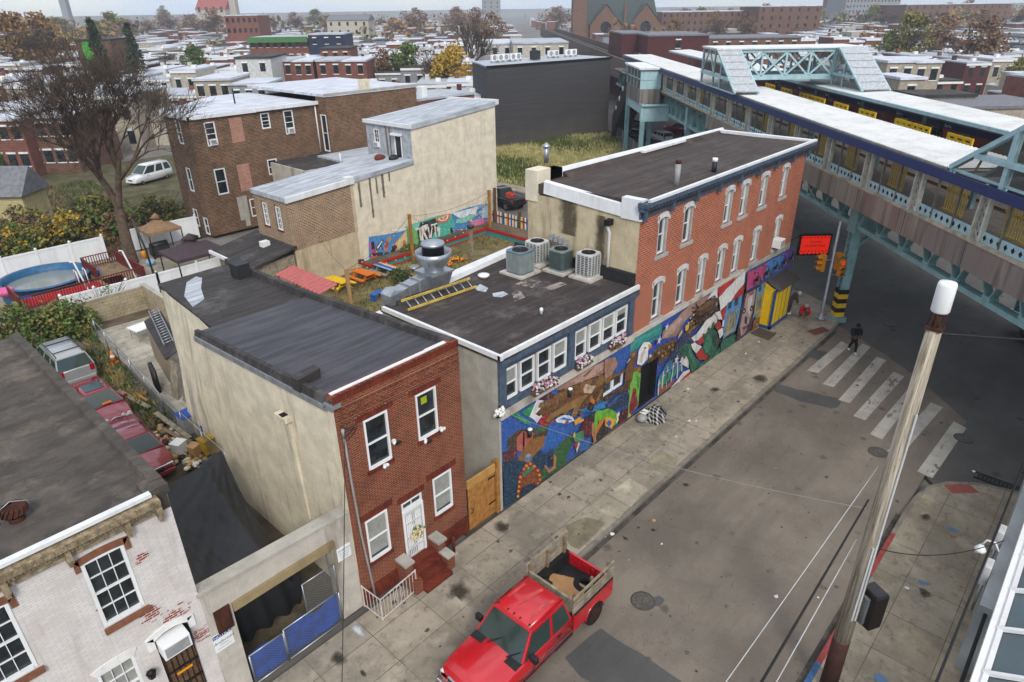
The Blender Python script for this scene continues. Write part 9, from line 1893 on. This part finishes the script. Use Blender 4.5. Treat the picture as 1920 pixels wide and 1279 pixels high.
while v<900:
 u=-.80*v;
 while u<.82*v:
  k=rr.randrange(len(kinds))if rr.random()<.5 else(row*3+int(u//40))%len(kinds);gap=rr.random()<.06;u+=5 if not gap else rr.choice((5,9,14));clear=(12<u<40)or(v<128 and-6<u<22)or(v<118 and u>-52 and u<-8 and v<112)or(v<136 and-42<u<-18)or(rr.random()<.05)or(v>300 and rr.random()<.3)
  if gap or clear:continue
  p=UV(u,v+rr.uniform(-.4,.4),-.3);s=rr.uniform(.9,1.15)
  if cnt<290:
   o=bpy.data.objects.new(N3,VM[k]);COL.objects.link(o);o.location=p;o.rotation_euler.z=RV;o.scale=(1,1,s);cnt+=1;sd_='left part' if u<-45 else 'centre left' if u<15 else 'right part'
   tag(o,'far %s rowhouse with %s flat roof in the %s of the background'%(kinds[k][0],kinds[k][1],sd_),'house','far rowhouses, '+sd_)
  else:
   q=VAR[k];ca,sa=cos(RV),sin(RV);far[k].v+=[]
   vs=[(p[0]+x*ca-y*sa,p[1]+x*sa+y*ca,p[2]+z*s)for x,y,z in q.v[:16]];far[k].add(vs,q.f[:12],0);
   for i in range(len(far[k].mi)-6,len(far[k].mi)):far[k].mi[i]=1
 v+=(15,24)[row%2]*(1 if v<450 else 1.6);row+=1
big=MB();ms_=[]
for k,f in enumerate(far):
 o=len(big.v);big.v+=f.v;big.f+=[[i+o for i in q]for q in f.f];big.mi+=[2*k+i for i in f.mi];big.sm+=f.sm;ms_+=mats[k][:2]
tag(big.build('distant_rowhouses',ms_,fix=False),kind='stuff')
rw=random.Random(5);m=MB()
for i in range(520):
 v=rw.uniform(430,1250)if i%4 else rw.uniform(250,430);u=rw.uniform(-.85,.85)*v;s_=rw.uniform(3.5,8)
 if abs(u-27)>22:leaves(m,UV(u,v,s_*1.1),(s_,s_,s_*.85),46,1.1*s_/4,rw,rw.randrange(4))
tag(m.build('distant_woods',[M['leaf_brown'],M['leaf_olive'],M['twig'],M['leaf_orange']],fix=False),kind='stuff')
for i,(px,lab)in enumerate((((103.3,220.8,9.5),'tan timber pole left of the white house'),((85.8,216.2,6.5),'timber pole with crossarm behind the big bare tree'),((111.1,179.5,9.7),'timber pole before the red rowhouses'),((340.5,588.8,12.7),'twin lamp mast on the left skyline'),((345.1,576.3,12.6),'second twin lamp mast on the left skyline'))):
 t=thing('timber_pole' if i<3 else 'floodlight_mast',lab,'pole',(px[0],px[1],-.3));m=MB();m.tube((0,0,0),(0,0,px[2]),.16,.1,6);add_part(t,'shaft',m,'wood_old');m=MB();m.box(-1.2,1.2,-.06,.06,px[2]-.9,px[2]-.75)if i<3 else m.box(-1.2,1.2,-.2,.2,px[2]-1.2,px[2]);add_part(t,'crossarm' if i<3 else 'lamp_bank',m,'wood_old' if i<3 else 'c_white')
HZ=NT('hazy air');HZ.n.remove(HZ.b);pv=HZ.node('ShaderNodeVolumePrincipled');pv.inputs['Color'].default_value=(.86,.91,1,1);pv.inputs['Density'].default_value=.0003;HZ.l.new(pv.outputs[0],HZ.out.inputs['Volume'])
m=MB();m.box(-900,1300,-900,1300,-1.4,62);tag(m.build('haze',HZ.m),kind='stuff')
